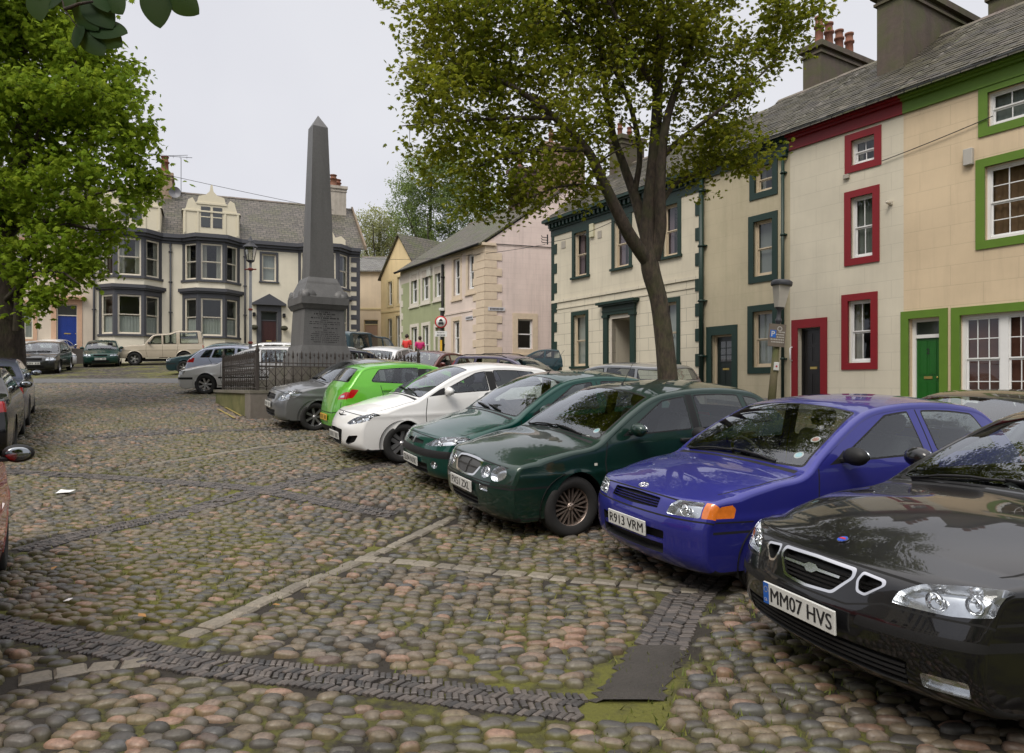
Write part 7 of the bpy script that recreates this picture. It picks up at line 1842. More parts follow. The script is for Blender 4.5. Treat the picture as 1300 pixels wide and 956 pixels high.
    def B(u, v, Y_, rx, ry, rz, w=1): return B0(u, v, Y_ * K, rx * K, ry * K, rz * K, w)
    trunk = [A(12, 520, Y, .38), A(12, 490, Y, .34), A(11, 440, Y, .31), A(8, 380, Y, .29), A(0, 330, Y, .27), A(2, 290, Y, .22), A(18, 230, Y, .17), A(28, 160, Y, .12), A(30, 60, Y, .08), A(30, -40, Y, .04)]
    limbs = [[A(-2, 335, Y, .18), A(-30, 280, Y, .15), A(-60, 200, Y, .1), A(-80, 80, Y, .05)], [A(22, 420, Y - .25, .09), A(26, 360, Y - .3, .08), A(40, 310, Y - .4, .07), A(70, 270, Y - .6, .05), A(110, 250, Y - .9, .03), A(150, 240, Y - 1., .015)],
             [A(10, 300, Y, .1), A(40, 262, Y + .2, .08), A(60, 200, Y + .3, .06), A(100, 130, Y + .3, .04), A(140, 90, Y + .3, .02)], [A(60, 300, Y - .5, .05), A(85, 285, Y - .7, .04), A(120, 292, Y - .8, .02), A(160, 290, Y - .8, .01)],
             [A(20, 225, Y, .07), A(60, 150, Y - .5, .05), A(100, 70, Y - .7, .03), A(120, 20, Y - .7, .015)], [A(8, 380, Y - .2, .06), A(40, 350, Y - .8, .045), A(75, 345, Y - 1.2, .03), A(100, 360, Y - 1.3, .015)]]
    bl = [B(40, 50, 14, .9, 1.5, .9), B(20, 0, 14, .9, 1.5, .8), B(95, 55, 13.8, .55, 1.3, .55), B(85, 20, 13.8, .35, 1., .3, .8), B(125, 75, 13.8, .5, 1.2, .45), B(110, 130, 13.6, .9, 1.5, .7), B(150, 155, 13.5, .55, 1.2, .45), B(40, 150, 13.8, 1.2, 1.6, .9), B(158, 128, 13.6, .22, .6, .2, .9), B(162, 182, 13.4, .4, .9, .32),
          B(130, 215, 13.4, .75, 1.3, .5), B(60, 240, 13.6, 1.0, 1.5, .7), B(168, 222, 13.3, .3, .8, .25), B(155, 255, 13.2, .42, .9, .32), B(110, 285, 13.2, .8, 1.2, .5), B(40, 320, 13.2, .9, 1.2, .5), B(122, 298, 13.2, .35, .8, .22, .8), B(90, 335, 12.9, .4, .8, .3), B(112, 338, 12.9, .22, .5, .12), B(60, 368, 12.8, .45, .7, .22), B(85, 392, 12.7, .22, .5, .12, .8), B(48, 398, 12.7, .18, .4, .12, .9), B(20, 360, 13.0, .35, .8, .35),
          B(-60, 100, 14, 1.4, 1.8, 1.6, .8), B(-60, 260, 14, 1.3, 1.6, 1.3, .8), B(60, -70, 14, 1.6, 2, .9, .6), B(-40, -30, 14, 1.6, 1.8, 1.2, .6), B(-70, 380, 13.5, .9, 1., .6, .7)]
    lm2 = leaf_mat('maple_leaf', (.085, .155, .012), (.17, .28, .018), (.28, .37, .036), .5)
    mp_ = tree('maple_tree', 'fresh green tree with a dark trunk at the left edge of the square', trunk, limbs, bl, 780, 50, .145, lm2, bark_mat('dark_bark', (.05, .036, .027), .35), spread=.47, droop=.55)
    A, B = A0, B0
    for (x, y_, rz_, lb) in ((-6.5, -13, 2.2, 'leafy tree added unseen behind the viewer to the left, for reflections'), (8.5, -15, .7, 'leafy tree added unseen behind the viewer to the right, for reflections')):  # unseen maple copies, added as foliage for bonnets and side glass to reflect
        c = copy_tree(mp_); c.location = (x, y_, 0); c.rotation_euler = (0, 0, rz_); c['label'] = lb; c.scale = (.85, .85, .85)
    # beyond the roofs
    def far_tree(label, u, vb, Y, rr, col, n, per, size, sh=OVAL, nm='tree', bls=None):
        b = at(u, 0, Y); z0 = gz(0, Y); top = bls[0][0][2]
        trunk = [(b.x, Y, z0, .5), (b.x + .1, Y, z0 + 3, .42), (b.x - .2, Y, z0 + 7, .34), (b.x, Y, z0 + 11, .22), (b.x + .2, Y, top, .12)]
        limbs = []
        for k in range(9):
            a = k * 2.4; r = 1.0 + .3 * (k % 3); limbs.append([(b.x, Y, z0 + 3.5 + k * .5, .16), (b.x + math.cos(a) * 1.6 * r, Y + math.sin(a) * 1.6 * r, z0 + 7 + k * .7, .10), (b.x + math.cos(a) * 3.4 * r, Y + math.sin(a) * 3.4 * r, z0 + 12 + (k % 4), .04)])
        tree(nm, label, trunk, limbs, bls, n, per, size, col, bark_mat('far_bark', (.09, .075, .06), .3), spread=.8, shape=sh, droop=-.3, twig=1.1)
    far_tree('tall feathery green tree rising behind the yellow and sage houses', 545, 0, 74, 5, leaf_mat('willow_leaf', (.12, .18, .07), (.19, .27, .10), (.28, .36, .15), .5), 520, 60, .22, bls=[B(560, 225, 74, 4.2, 4, 3.0), B(520, 260, 74, 2.6, 3, 3.2), B(590, 270, 74, 4.2, 4, 3.2), B(540, 300, 74, 4., 4, 2.2), B(505, 240, 74, 1.3, 2, 1.6, .9), B(640, 290, 74, 3, 3, 2.5, .8)], nm='willow_tree')
    far_tree('pale yellow-green tree coming into leaf behind the peach lane house', 480, 0, 78, 4, leaf_mat('pale_leaf', (.26, .28, .12), (.38, .40, .20), (.50, .50, .30), .5), 260, 40, .22, bls=[B(485, 290, 78, 2.6, 3, 2.4), B(458, 282, 78, 1.2, 2, 1.4, .7), B(475, 325, 78, 3.0, 3, 1.8), B(505, 310, 78, 2, 2, 2)], nm='birch_tree')
    # branch hanging over the photographer
    br = at(60, -260, 2.5); root = empty('overhanging_branch', (br.x, br.y, br.z), 0, 'dark leafy twig hanging into the top left corner close to the viewer', 'branch'); o = Vector(br)
    u = MB(); paths = [[(60, -260, 2.5), (66, -120, 2.45), (72, -30, 2.4), (82, 12, 2.38), (98, 34, 2.36)], [(66, -120, 2.45), (120, -60, 2.5), (170, -30, 2.5), (200, -5, 2.5)], [(72, -30, 2.4), (60, -10, 2.4), (45, -5, 2.38)], [(82, 12, 2.38), (100, 5, 2.36), (118, 2, 2.36)], [(170, -30, 2.5), (205, -22, 2.5), (215, -8, 2.52)]]
    for pth in paths: u.tube([at(*p) - o for p in pth], [.006 - .0011 * i for i in range(len(pth))], 6)
    u.build('twig', bark_mat('twig_bark', (.05, .035, .025), .1), root)
    lf = [(42, -18, 48, 22, .075), (98, 28, 92, 58, .085), (104, 34, 128, 66, .085), (106, 26, 150, 54, .09), (112, 30, 158, 36, .06), (96, 0, 120, 34, .10), (108, -6, 140, 30, .10), (118, -20, 136, 10, .075), (134, -16, 152, 14, .05), (70, -26, 88, 8, .06), (192, -26, 200, 30, .115), (212, -14, 248, 14, .085), (76, -10, 60, 8, .05)]
    n = 12; v = []; f = []
    for (ua, va, ub, vb, L) in lf:
        a = at(ua, va, 2.4); b_ = at(ub, vb, 2.36); ax = (b_ - a); L = ax.length; ax.normalize(); sd = ax.cross(Vector((random.uniform(-.5, .5), -1, random.uniform(-.2, .7)))).normalized(); nn = sd.cross(ax); k0 = len(v)
        W_ = .30 * L
        for i in range(n + 1):
            t = i / n; w = W_ * (math.sin(math.pi * min(1, t ** .8 * 1.0)) ** .75 if 0 < t < 1 else .02); c = a + ax * (L * t) - nn * (.12 * L * t * t)
            v += [c - sd * w - nn * w * .25 - o, c - o, c + sd * w - nn * w * .25 - o]
        for i in range(n): f += [(k0 + 3 * i, k0 + 3 * i + 1, k0 + 3 * i + 4, k0 + 3 * i + 3), (k0 + 3 * i + 1, k0 + 3 * i + 2, k0 + 3 * i + 5, k0 + 3 * i + 4)]
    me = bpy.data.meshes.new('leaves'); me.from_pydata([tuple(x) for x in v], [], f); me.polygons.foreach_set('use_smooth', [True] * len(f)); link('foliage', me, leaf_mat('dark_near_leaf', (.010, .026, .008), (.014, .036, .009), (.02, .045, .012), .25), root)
# ---------------------------------------------------------------- obelisk, enclosure, lamps, signs, people, cables
def frame(o, e, n, z): return Matrix(((e[0], n[0], 0, o[0]), (e[1], n[1], 0, o[1]), (0, 0, 1, z), (0, 0, 0, 1)))
def monument():
    e, n = (.836, .549), (-.549, .836); A = (-5.88, 16.0)
    gran = stone_mat('dark_granite', (.115, .114, .112), 22, .45, .25); rough = stone_mat('weathered_stone', (.125, .112, .095), 7, .8, .4, moss=.25)
    c = (-5.17, 18.9); root = empty('obelisk', (c[0], c[1], 1.3), 0, 'tall dark grey stone obelisk on an inscribed pedestal inside iron railings', 'monument')
    M = frame((0, 0), e, n, -1.3); sq = lambda m, s0, z0, s1, z1: m.add([(-s0 / 2, -s0 / 2, z0), (s0 / 2, -s0 / 2, z0), (s0 / 2, s0 / 2, z0), (-s0 / 2, s0 / 2, z0), (-s1 / 2, -s1 / 2, z1), (s1 / 2, -s1 / 2, z1), (s1 / 2, s1 / 2, z1), (-s1 / 2, s1 / 2, z1)], [(0, 3, 2, 1), (4, 5, 6, 7), (0, 1, 5, 4), (1, 2, 6, 5), (2, 3, 7, 6), (3, 0, 4, 7)])
    u = MB(M); sq(u, .67, 4.34, .40, 8.36); sq(u, .40, 8.36, .01, 8.70); u.build('shaft', gran, root)
    u = MB(M); sq(u, .90, 4.16, .86, 4.22); sq(u, .86, 4.22, .74, 4.34); sq(u, 1.22, 3.80, .90, 4.16)
    sq(u, 1.26, 3.62, 1.26, 3.80)
    for k in range(4):       # rounded corner ears of the cap
        R = M @ Matrix.Rotation(k * math.pi / 2, 4, 'Z'); w = MB(R); w.lathe([(.001, -.60), (.20, -.60), (.20, -.42), (.001, -.42)], c=(-.43, 0, 3.80), axis='y', n=20); w.lathe([(.001, -.60), (.20, -.60), (.20, -.42), (.001, -.42)], c=(.43, 0, 3.80), axis='y', n=20)
        u.v_off = 0; n0 = len(u.v); u.v += w.v; u.f += [[i + n0 for i in f] for f in w.f]; u.sm += w.sm
    sq(u, 1.12, 3.50, 1.24, 3.62); u.build('cap', gran, root)
    u = MB(M); sq(u, 1.14, 2.55, 1.04, 3.50); u.build('pedestal', gran, root)
    t = MB(M); random.seed(3)
    for j, (ln, h) in enumerate([(.28, .03), (.55, .035), (.36, .02), (.72, .035), (.2, .02), (.78, .02), (.80, .02), (.10, .02), (.62, .02), (.08, .02), (.5, .016), (.7, .016), (.74, .016), (.72, .016), (.74, .016), (.6, .016)]):
        z = 3.42 - j * .052; x = -ln / 2; yy = -.52 - (3.5 - z) * .0526 - .003
        while x < ln / 2:
            w_ = random.uniform(.012, .03); t.box((x, yy, z - h / 2), (x + w_, yy + .004, z + h / 2)); x += w_ + random.choice((.006, .008, .03))
    t.build('inscription', simple('cut_letters', (.02, .02, .02), .9, vary=0), root)
    u = MB(M); sq(u, 1.34, 2.34, 1.20, 2.55); sq(u, 1.50, 1.98, 1.42, 2.34); u.build('base_moulding', gran, root)
    u = MB(M); sq(u, 2.05, 1.66, 2.0, 1.98); sq(u, 2.6, 1.2, 2.6, 1.66); u.build('plinth', rough, root)
    # low wall
    L, D = 4.4, 4.05; zt = 1.40
    root = empty('low_wall', (A[0], A[1], gz(*A)), 0, 'low mossy stone wall round the obelisk carrying iron railings', 'wall'); M = frame((0, 0), e, n, -gz(*A))
    ws = stone_mat('mossy_wall', (.20, .185, .075), 6, .85, .4, moss=.85)
    u = MB(M); t_ = .34
    u.box((0, 0, .3), (L, t_, zt - .07)); u.box((0, t_, .3), (t_, D, zt - .07)); u.box((L - t_, t_, .3), (L, D, zt - .07)); u.box((t_, D - t_, .3), (L - t_, D, zt - .07)); u.build('masonry', ws, root)
    u = MB(M); 
    for a, b in (((-.05, -.05), (L + .05, t_ + .05)), ((-.05, t_ + .05), (t_ + .05, D + .05)), ((L - t_ - .05, t_ + .05), (L + .05, D + .05)), ((t_ + .05, D - t_ - .05), (L - t_ - .05, D + .05))): u.box((a[0], a[1], zt - .07), (b[0], b[1], zt), .0)
    u.build('coping', stone_mat('coping_stone', (.19, .17, .14), 8, .8, .3, moss=.4), root)
    u = MB(M); u.box((-.04, -.04, .3), (.46, .46, zt - .075), .01); u.build('corner_pillar', stone_mat('pillar_stone', (.20, .175, .15), 8, .8, .3, moss=.15), root)
    u = MB(M); u.box((t_, t_, 1.0), (L - t_, D - t_, 1.30)); u.build('grass_bed', stone_mat('bed_earth', (.06, .065, .03), 12, .9, .6, moss=.7), root)
    # railings
    root = empty('iron_railing', (A[0], A[1], zt), 0, 'rusty iron railing with spear finials and diamond lattice on the low wall', 'railing'); M = frame((0, 0), e, n, -zt)
    iron = stone_mat('rusty_iron', (.045, .036, .030), 20, .6, .3); o_ = .17
    def side(p, q, nm):
        p = Vector(p); q = Vector(q); d = (q - p); Ls = d.length; d.normalize(); u = MB(M); k = int(Ls / .20); st = Ls / k
        P = lambda s_, z: (p.x + d.x * s_, p.y + d.y * s_, zt + z)
        for z in (.06, .56, .64): u.tube([P(0, z), P(Ls, z)], .014, 6)
        for i in range(k + 1):
            s_ = i * st; u.tube([P(s_, 0), P(s_, .74)], .012, 6); c = P(s_, .74); u.lathe([(.012, 0), (.030, .04), (.016, .09), (.022, .11), (.001, .20)], c=c, n=8)
            if i < k:
                m = s_ + st / 2
                u.tube([P(m, .56), P(m, .80)], .008, 5); u.lathe([(.008, 0), (.020, .03), (.001, .10)], c=P(m, .80), n=6)
        for i in range(0, k, 2):
            s0 = i * st; s1 = min(Ls, s0 + 2 * st)
            for (a0, b0) in ((.06, .31), (.31, .56)):
                u.tube([P(s0, a0), P((s0 + s1) / 2, b0)], .007, 5); u.tube([P(s1, a0), P((s0 + s1) / 2, b0)], .007, 5); u.tube([P(s0, b0), P((s0 + s1) / 2, a0)], .007, 5); u.tube([P(s1, b0), P((s0 + s1) / 2, a0)], .007, 5)
        u.build('lattice_panel', iron, root)
    side((o_, o_), (L - o_, o_), 0); side((o_, o_), (o_, D - o_), 0); side((L - o_, o_), (L - o_, D - o_), 0); side((o_, D - o_), (L - o_, D - o_), 0)
    for (x, y) in ((o_, o_), (L - o_, o_), (o_, D - o_), (L - o_, D - o_)):
        u = MB(M); u.box((x - .035, y - .035, zt), (x + .035, y + .035, zt + .86)); u.lathe([(.03, .86), (.055, .92), (.03, .98), (.001, 1.12)], c=(x, y, zt), n=10); u.build('corner_post', iron, root)

def lamps():
    iron = stone_mat('lamp_iron', (.05, .052, .06), 14, .5, .2); glow = simple('lamp_glass_dull', (.45, .42, .36), .3, vary=.1)
    # tall post by the monument
    Y = 24.5; p = at(318, 0, Y); g = gz(p.x, Y)
    zt = EYE + (HV - 300) / F * Y; root = empty('street_lamp', (p.x, Y, g), 0, 'tall grey lamp post with rusty red collars and a glazed lantern, left of the obelisk', 'street lamp')
    u = MB(); H = zt - g; u.tube([(0, 0, 0), (0, 0, .9), (0, 0, 1.0), (0, 0, H - .85)], [.10, .09, .055, .045], 12); u.build('post', stone_mat('grey_post', (.17, .18, .19), 14, .5, .2), root)
    rd = simple('rust_red', (.20, .03, .02), .6)
    u = MB(); z1 = EYE + (HV - 342) / F * Y - g; z2 = EYE + (HV - 393) / F * Y - g; u.lathe([(.05, -.05), (.09, -.02), (.09, .03), (.05, .05)], c=(0, 0, z1), n=12); u.tube([(-.2, 0, z1), (.2, 0, z1)], .022, 8); u.lathe([(.05, -.04), (.08, 0), (.05, .04)], c=(0, 0, z2), n=12); u.lathe([(.05, -.05), (.09, 0), (.06, .05)], c=(0, 0, z2 - 1.15), n=12); u.build('collar', rd, root)
    z = H - .85; u = MB(); u.lathe([(.13, z + .02), (.22, z + .46)], n=4, a0=math.pi / 4, smooth=False); lo = u.build('lantern', glassy('lantern_glass', (.8, .8, .78), .05, 1.2, .15), root)
    u = MB(); 
    for k in range(4):
        a = math.pi / 4 + k * math.pi / 2; u.tube([(.13 * math.cos(a), .13 * math.sin(a), z), (.22 * math.cos(a), .22 * math.sin(a), z + .47)], .012, 5)
    u.lathe([(.001, z - .06), (.08, z - .05), (.14, z), (.14, z + .02), (.02, z + .03)], n=12); u.lathe([(.25, z + .46), (.24, z + .49), (.10, z + .62), (.11, z + .66), (.08, z + .70), (.04, z + .78), (.02, z + .85), (.001, z + .86)], n=12); u.build('lantern_frame', iron, lo)
    # leaning post before the terrace
    Y = 17.0; b = at(977, 0, Y); t = at(990, 356, Y); g = gz(b.x, Y); t.z = EYE + (HV - 356) / F * Y
    root = empty('street_lamp', (b.x, Y, g), 0, 'leaning wooden lamp post with cream lantern and blue parking sign, by the red front door', 'street lamp'); ax = Vector((t.x - b.x + .05, 0, t.z - g)); H = ax.length; ax.normalize()
    R = Vector((0, 0, 1)).rotation_difference(ax).to_matrix().to_4x4()
    u = MB(R); u.tube([(0, 0, 0), (0, 0, H - 1.45)], [.105, .075], 12); u.build('post', stone_mat('mossy_timber', (.13, .11, .06), 9, .85, .4, moss=.9), root)
    u = MB(R); z = H - 1.45; u.lathe([(.075, z), (.095, z + .01), (.085, z + .08), (.06, z + .12), (.055, z + .42), (.075, z + .45), (.08, z + .5), (.05, z + .55), (.045, z + .72), (.10, z + .78), (.11, z + .80)], n=14); u.build('bracket', iron, root)
    u = MB(R); u.lathe([(.12, z + .80), (.215, z + 1.33)], n=4, a0=math.pi / 4 + .2, smooth=False); u.lathe([(.001, z + .80), (.12, z + .80)], n=4, a0=math.pi / 4 + .2, smooth=False); lo = u.build('lantern', glow, root)
    u = MB(R); u.lathe([(.24, z + 1.32), (.25, z + 1.35), (.25, z + 1.41), (.20, z + 1.45), (.001, z + 1.47)], n=12); u.build('lantern_cap', iron, lo)
    zs = EYE + (HV - 426) / F * Y - g; u = MB(R); u.box((-.25, -.13, zs - .27), (.15, -.10, zs + .27)); s = u.build('parking_sign', stone_mat('lichen_plate', (.16, .13, .10), 16, .7, .3), root)
    u = MB(R); u.box((-.22, -.135, zs - .06), (-.08, -.131, zs + .12)); u.build('blue_panel', simple('sign_blue', (.01, .12, .48), .4, vary=.1), s)
    place_text('P', .13, R @ Matrix.Translation((-.15, -.139, zs + .03)) @ Matrix.Rotation(math.pi / 2, 4, 'X'), PLATEW(), s, 'sign_letter', bold=.02)
    u = MB(R)
    for k in range(3): u.lathe([(.04 + .0, 0), (.06, 0)], c=(0, -.133, zs + .16 - .0), axis='y', n=14) if k == 0 else None
    for j, w in enumerate((.12, .18, .16, .30, .28)):
        x = .10 - w; z_ = zs + .08 - j * .06
        while x < .10: q = random.uniform(.02, .04); u.box((x, -.134, z_ - .015), (x + q, -.131, z_ + .015)); x += q + .012
    u.build('sign_lettering', simple('faded_white', (.42, .40, .36), .6), s)
    z2 = EYE + (HV - 465) / F * Y - g; u = MB(R); u.box((-.06, -.12, z2 - .10), (.07, -.09, z2 + .10), .01); s = u.build('notice', PLATEW(), root); u = MB(R); u.lathe([(.001, 0), (.025, 0)], c=(0, -.124, z2), axis='y', n=12); u.build('notice_dot', REDL(), s)
    # no-motor-vehicles sign
    Y = 33.5; p = at(560, 0, Y); g = gz(p.x, Y); X = p.x; root = empty('traffic_sign', (X, Y, g), 0, 'round red-ringed traffic sign with a small plate beneath, on a pole before the sage house', 'road sign')
    zc = EYE + (HV - 409) / F * Y - g; zp = EYE + (HV - 424) / F * Y - g; r = .29
    u = MB(); u.tube([(0, 0, 0), (0, 0, zc + .6)], .04, 10); u.build('post', simple('pole_black', (.02, .02, .022), .5), root)
    u = MB(); u.lathe([(.001, 0), (r, 0), (r, .02), (.001, .02)], c=(0, -.08, zc), axis='y', n=32); s = u.build('sign_face', simple('sign_white', (.70, .70, .68), .4, vary=.03), root)
    u = MB(); u.lathe([(r * .80, -.004), (r * 1.0, -.004), (r * 1.0, .0)], c=(0, -.081, zc), axis='y', n=32); u.build('red_ring', simple('sign_red', (.50, .015, .02), .4, vary=.05), s)
    u = MB(); k = .055
    u.prism([(-.12, zc - .12), (.12, zc - .12), (.13, zc - .04), (.09, zc + .0), (-.09, zc + .0), (-.13, zc - .04)], -.088, -.084, 'y'); u.box((-.11, -.088, zc - .15), (-.07, -.084, zc - .12)); u.box((.07, -.088, zc - .15), (.11, -.084, zc - .12))
    u.prism([(-.10, zc + .03), (.10, zc + .03), (.07, zc + .09), (.03, zc + .15), (-.03, zc + .15), (-.07, zc + .09)], -.088, -.084, 'y'); u.build('sign_symbol', INK(), s)
    u = MB(); u.box((-.29, -.09, zp - .13), (.29, -.07, zp + .13)); s = u.build('sign_plate', MATS['sign_white'], root)
    for j, tx in enumerate(('Except for', 'access')): place_text(tx, .075, Matrix.Translation((0, -.094, zp + .055 - j * .12)) @ Matrix.Rotation(math.pi / 2, 4, 'X'), INK(), s, 'sign_lettering', bold=.01)
    u = MB(); u.box((-.05, -.05, zc - 1.55), (.05, -.041, zc - .85)); u.build('yellow_notice', simple('notice_yellow', (.70, .40, .02), .5), root)
    u = MB(); u.box((-.10, -.12, zc + .52), (.16, -.02, zc + .66), .02); u.build('camera_box', PLATEW(), root)

def person(label, X, Y, jacket, facing, h=1.72, hair=(.03, .02, .015)):
    g = gz(X, Y); k = h / 1.72; root = empty('person', (X, Y, g), facing, label, 'person')
    J = [(0, 0, .95), (0, .0, 1.18), (0, .02, 1.40), (0, .03, 1.50), (0, .02, 1.58), (0, 0, 1.66),
         (.20, .02, 1.40), (.27, .03, 1.14), (.24, -.10, .92), (-.20, .02, 1.40), (-.27, .03, 1.14), (-.24, -.10, .92),
         (.10, 0, .90), (.11, -.08, .50), (.11, .02, .08), (.11, -.14, .04), (-.10, 0, .90), (-.11, .06, .50), (-.11, .12, .08), (-.11, -.04, .04)]
    R = [.17, .16, .19, .07, .095, .085, .085, .062, .042, .085, .062, .042, .10, .072, .048, .045, .10, .072, .048, .045]
    E = [(0, 1), (1, 2), (2, 3), (3, 4), (4, 5), (2, 6), (6, 7), (7, 8), (2, 9), (9, 10), (10, 11), (0, 12), (12, 13), (13, 14), (14, 15), (0, 16), (16, 17), (17, 18), (18, 19)]
    def skin(name, idx, edges, grow, mat):
        me = bpy.data.meshes.new(name); mp = {i: n for n, i in enumerate(idx)}; me.from_pydata([tuple(c * k for c in J[i]) for i in idx], [(mp[a], mp[b]) for a, b in edges], [])
        o = bpy.data.objects.new(name, me); COL.objects.link(o); m = o.modifiers.new('s', 'SKIN'); 
        for i in idx: me.skin_vertices[0].data[mp[i]].radius = (R[i] * k * grow, R[i] * k * grow * .8)
        me.skin_vertices[0].data[0].use_root = True; o.modifiers.new('b', 'SUBSURF').levels = 2
        dg = bpy.context.evaluated_depsgraph_get(); m2 = bpy.data.meshes.new_from_object(o.evaluated_get(dg)); bpy.data.objects.remove(o)
        m2.polygons.foreach_set('use_smooth', [True] * len(m2.polygons)); m2.materials.clear(); return link(name, m2, mat, root)
    skin('body', list(range(20)), E, 1.0, simple('skin_tone', (.45, .26, .19), .6, vary=.05))
    skin('jacket', [0, 1, 2, 6, 7, 9, 10], [(0, 1), (1, 2), (2, 6), (6, 7), (2, 9), (9, 10)], 1.22, jacket)
    skin('trousers', [0, 12, 13, 14, 16, 17, 18], [(0, 12), (12, 13), (13, 14), (0, 16), (16, 17), (17, 18)], 1.12, simple('dark_trousers', (.03, .035, .05), .8))
    u = MB(); u.ell((0, .03 * k, 1.66 * k), (.10, .115, .12)); u.build('hair', simple('hair_%d' % int(hair[0] * 100), hair, .8), root)
    u = MB(); u.ell((0, -.02 * k, 1.63 * k), (.082, .09, .11)); u.ell((0, -.115 * k, 1.62 * k), (.013, .02, .022)); f = u.build('face', MATS['skin_tone'], root)
    u = MB(); u.ell((-.03, -.103 * k, 1.645 * k), (.012, .008, .007)); u.ell((.03, -.103 * k, 1.645 * k), (.012, .008, .007)); u.box((-.025, -.108 * k, 1.575 * k), (.025, -.098 * k, 1.582 * k)); u.build('features', simple('face_dark', (.06, .03, .03), .6), f)
    for s_ in (1, -1):
        u = MB(); c = Vector((s_ * .235 * k, -.13 * k, .88 * k)); u.ell(c, (.022, .035, .045))
        for q in range(4): a = c + Vector((s_ * (-.012 + .010 * q), -.012, -.03)); u.tube([a, a + Vector((0, -.012, -.04)), a + Vector((-s_ * .006, .0, -.068 + .006 * abs(q - 1.5)))], [.009, .008, .006], 6)
        u.tube([c + Vector((-s_ * .02, -.015, .01)), c + Vector((-s_ * .035, -.03, -.02)), c + Vector((-s_ * .03, -.035, -.045))], [.010, .009, .007], 6); u.build('hand', MATS['skin_tone'], root)
    return root
def people():
    p = at(517, 0, 38.); person('person in a hooded red jacket walking past the parked cars toward the lane', p.x, 38., simple('red_jacket', (.62, .035, .03), .7, vary=.1), math.radians(150), 1.74)
    p = at(533, 0, 39.); person('person in a magenta top with dark hair beside the one in red', p.x, 39., simple('magenta_top', (.55, .02, .16), .7, vary=.1), math.radians(200), 1.64)
def cables():
    wire = simple('cable_black', (.02, .02, .02), .6, vary=0)
    def run(a, b, sag, r, label, n=24):
        a = Vector(a); b = Vector(b); root_l = (a + b) / 2; u = MB()
        P = [a.lerp(b, t) - Vector((0, 0, 4 * sag * t * (1 - t))) - root_l for t in np.linspace(0, 1, n)]; u.tube(P, r, 5)
        o = u.build('overhead_cable', wire); o.location = root_l; tag(o, label, 'cable', 'overhead cables'); return o
    w = lambda s_, z, out=.06: (OT[0] + ET[0] * s_ - NT[0] * out, OT[1] + ET[1] * s_ - NT[1] * out, z)
    run(w(*FT(1121, 205)), w(FT(1262, 150)[0], FT(1262, 148)[1]), .02, .012, 'thin telephone cable slanting up across the peach house wall')
    run(w(FT(697)+.05, FT(698, 309)[1], .25), w(FT(826)+0, FT(826, 262)[1], .4), .25, .012, 'drooping cable along the front of the white house with dark green trim')
    run(w(FT(697)+.05, FT(698, 311)[1], .25), (-16 + .9165 * 5.2, 47 + .4 * 5.2 - .3, 10.4), .4, .012, 'long cable from the white house corner across to the villa')
    run((-27.5, 41.8, 15.6), (-12.4, 49.2, 13.7), .1, .016, 'faint wire in the sky above the villa roof between its chimneys')
    b = at(850, 500, 15.2); run(w(FT(858), FT(858, 425)[1]), (b.x - .1, 15.0, EYE + (HV - 452) / F * 15), .02, .010, 'slack wire running from the white house wall down to the tree trunk')
    s_, z_ = FT(695, 305); u = MB()
    o = w(s_, z_, 0); 
    for k in range(3): u.tube([(0, 0, .12 - k * .12), (-.25, -.1, .12 - k * .12), (-.28, -.11, .2 - k * .12)], .018, 6)
    u.box((-.03, -.06, -.2), (.03, .0, .25)); ob = u.build('cable_bracket', wire); ob.location = o; tag(ob, 'iron bracket with insulators on the far corner of the white house', 'bracket')
def litter():
    x, y = ground_at(82, 629); u = MB(); u.add([(-.08, -.05, .0), (.09, -.04, .012), (.11, .05, .03), (0, .07, .02), (-.07, .04, .035)], [(0, 1, 2, 3, 4)]); o = u.build('litter', simple('paper', (.7, .7, .68), .8, vary=.05)); o.location = (x, y, gz(x, y) + .035); tag(o, 'crumpled white paper scrap on the cobbles near the left cars', 'litter')
    x, y = ground_at(86, 770); u = MB(); u.add([(-.035, -.02, .0), (.03, -.03, .01), (.04, .02, .02), (-.01, .03, .015)], [(0, 1, 2, 3)]); o = u.build('litter', MATS['paper']); o.location = (x, y, gz(x, y) + .04); o.scale = (.7, .7, .7); tag(o, 'small white paper flake on mossy cobbles above the slate channel', 'litter')
    lm = simple('dead_leaf', (.33, .17, .05), .7, vary=.3)
    for i, (u_, v_) in enumerate(((92, 740), (68, 728), (180, 790), (352, 776))):
        x, y = ground_at(u_, v_); m = MB(); m.add([(-.03, -.01, 0), (.0, -.025, .01), (.035, 0, .015), (.0, .025, .008)], [(0, 1, 2, 3)]); o = m.build('fallen_leaf', lm); o.location = (x, y, gz(x, y) + .038); o.rotation_euler = (0, 0, i * 1.3)
        tag(o, 'small brown fallen leaf lying on the cobbles in the foreground', 'leaf', 'fallen leaves on the cobbles')
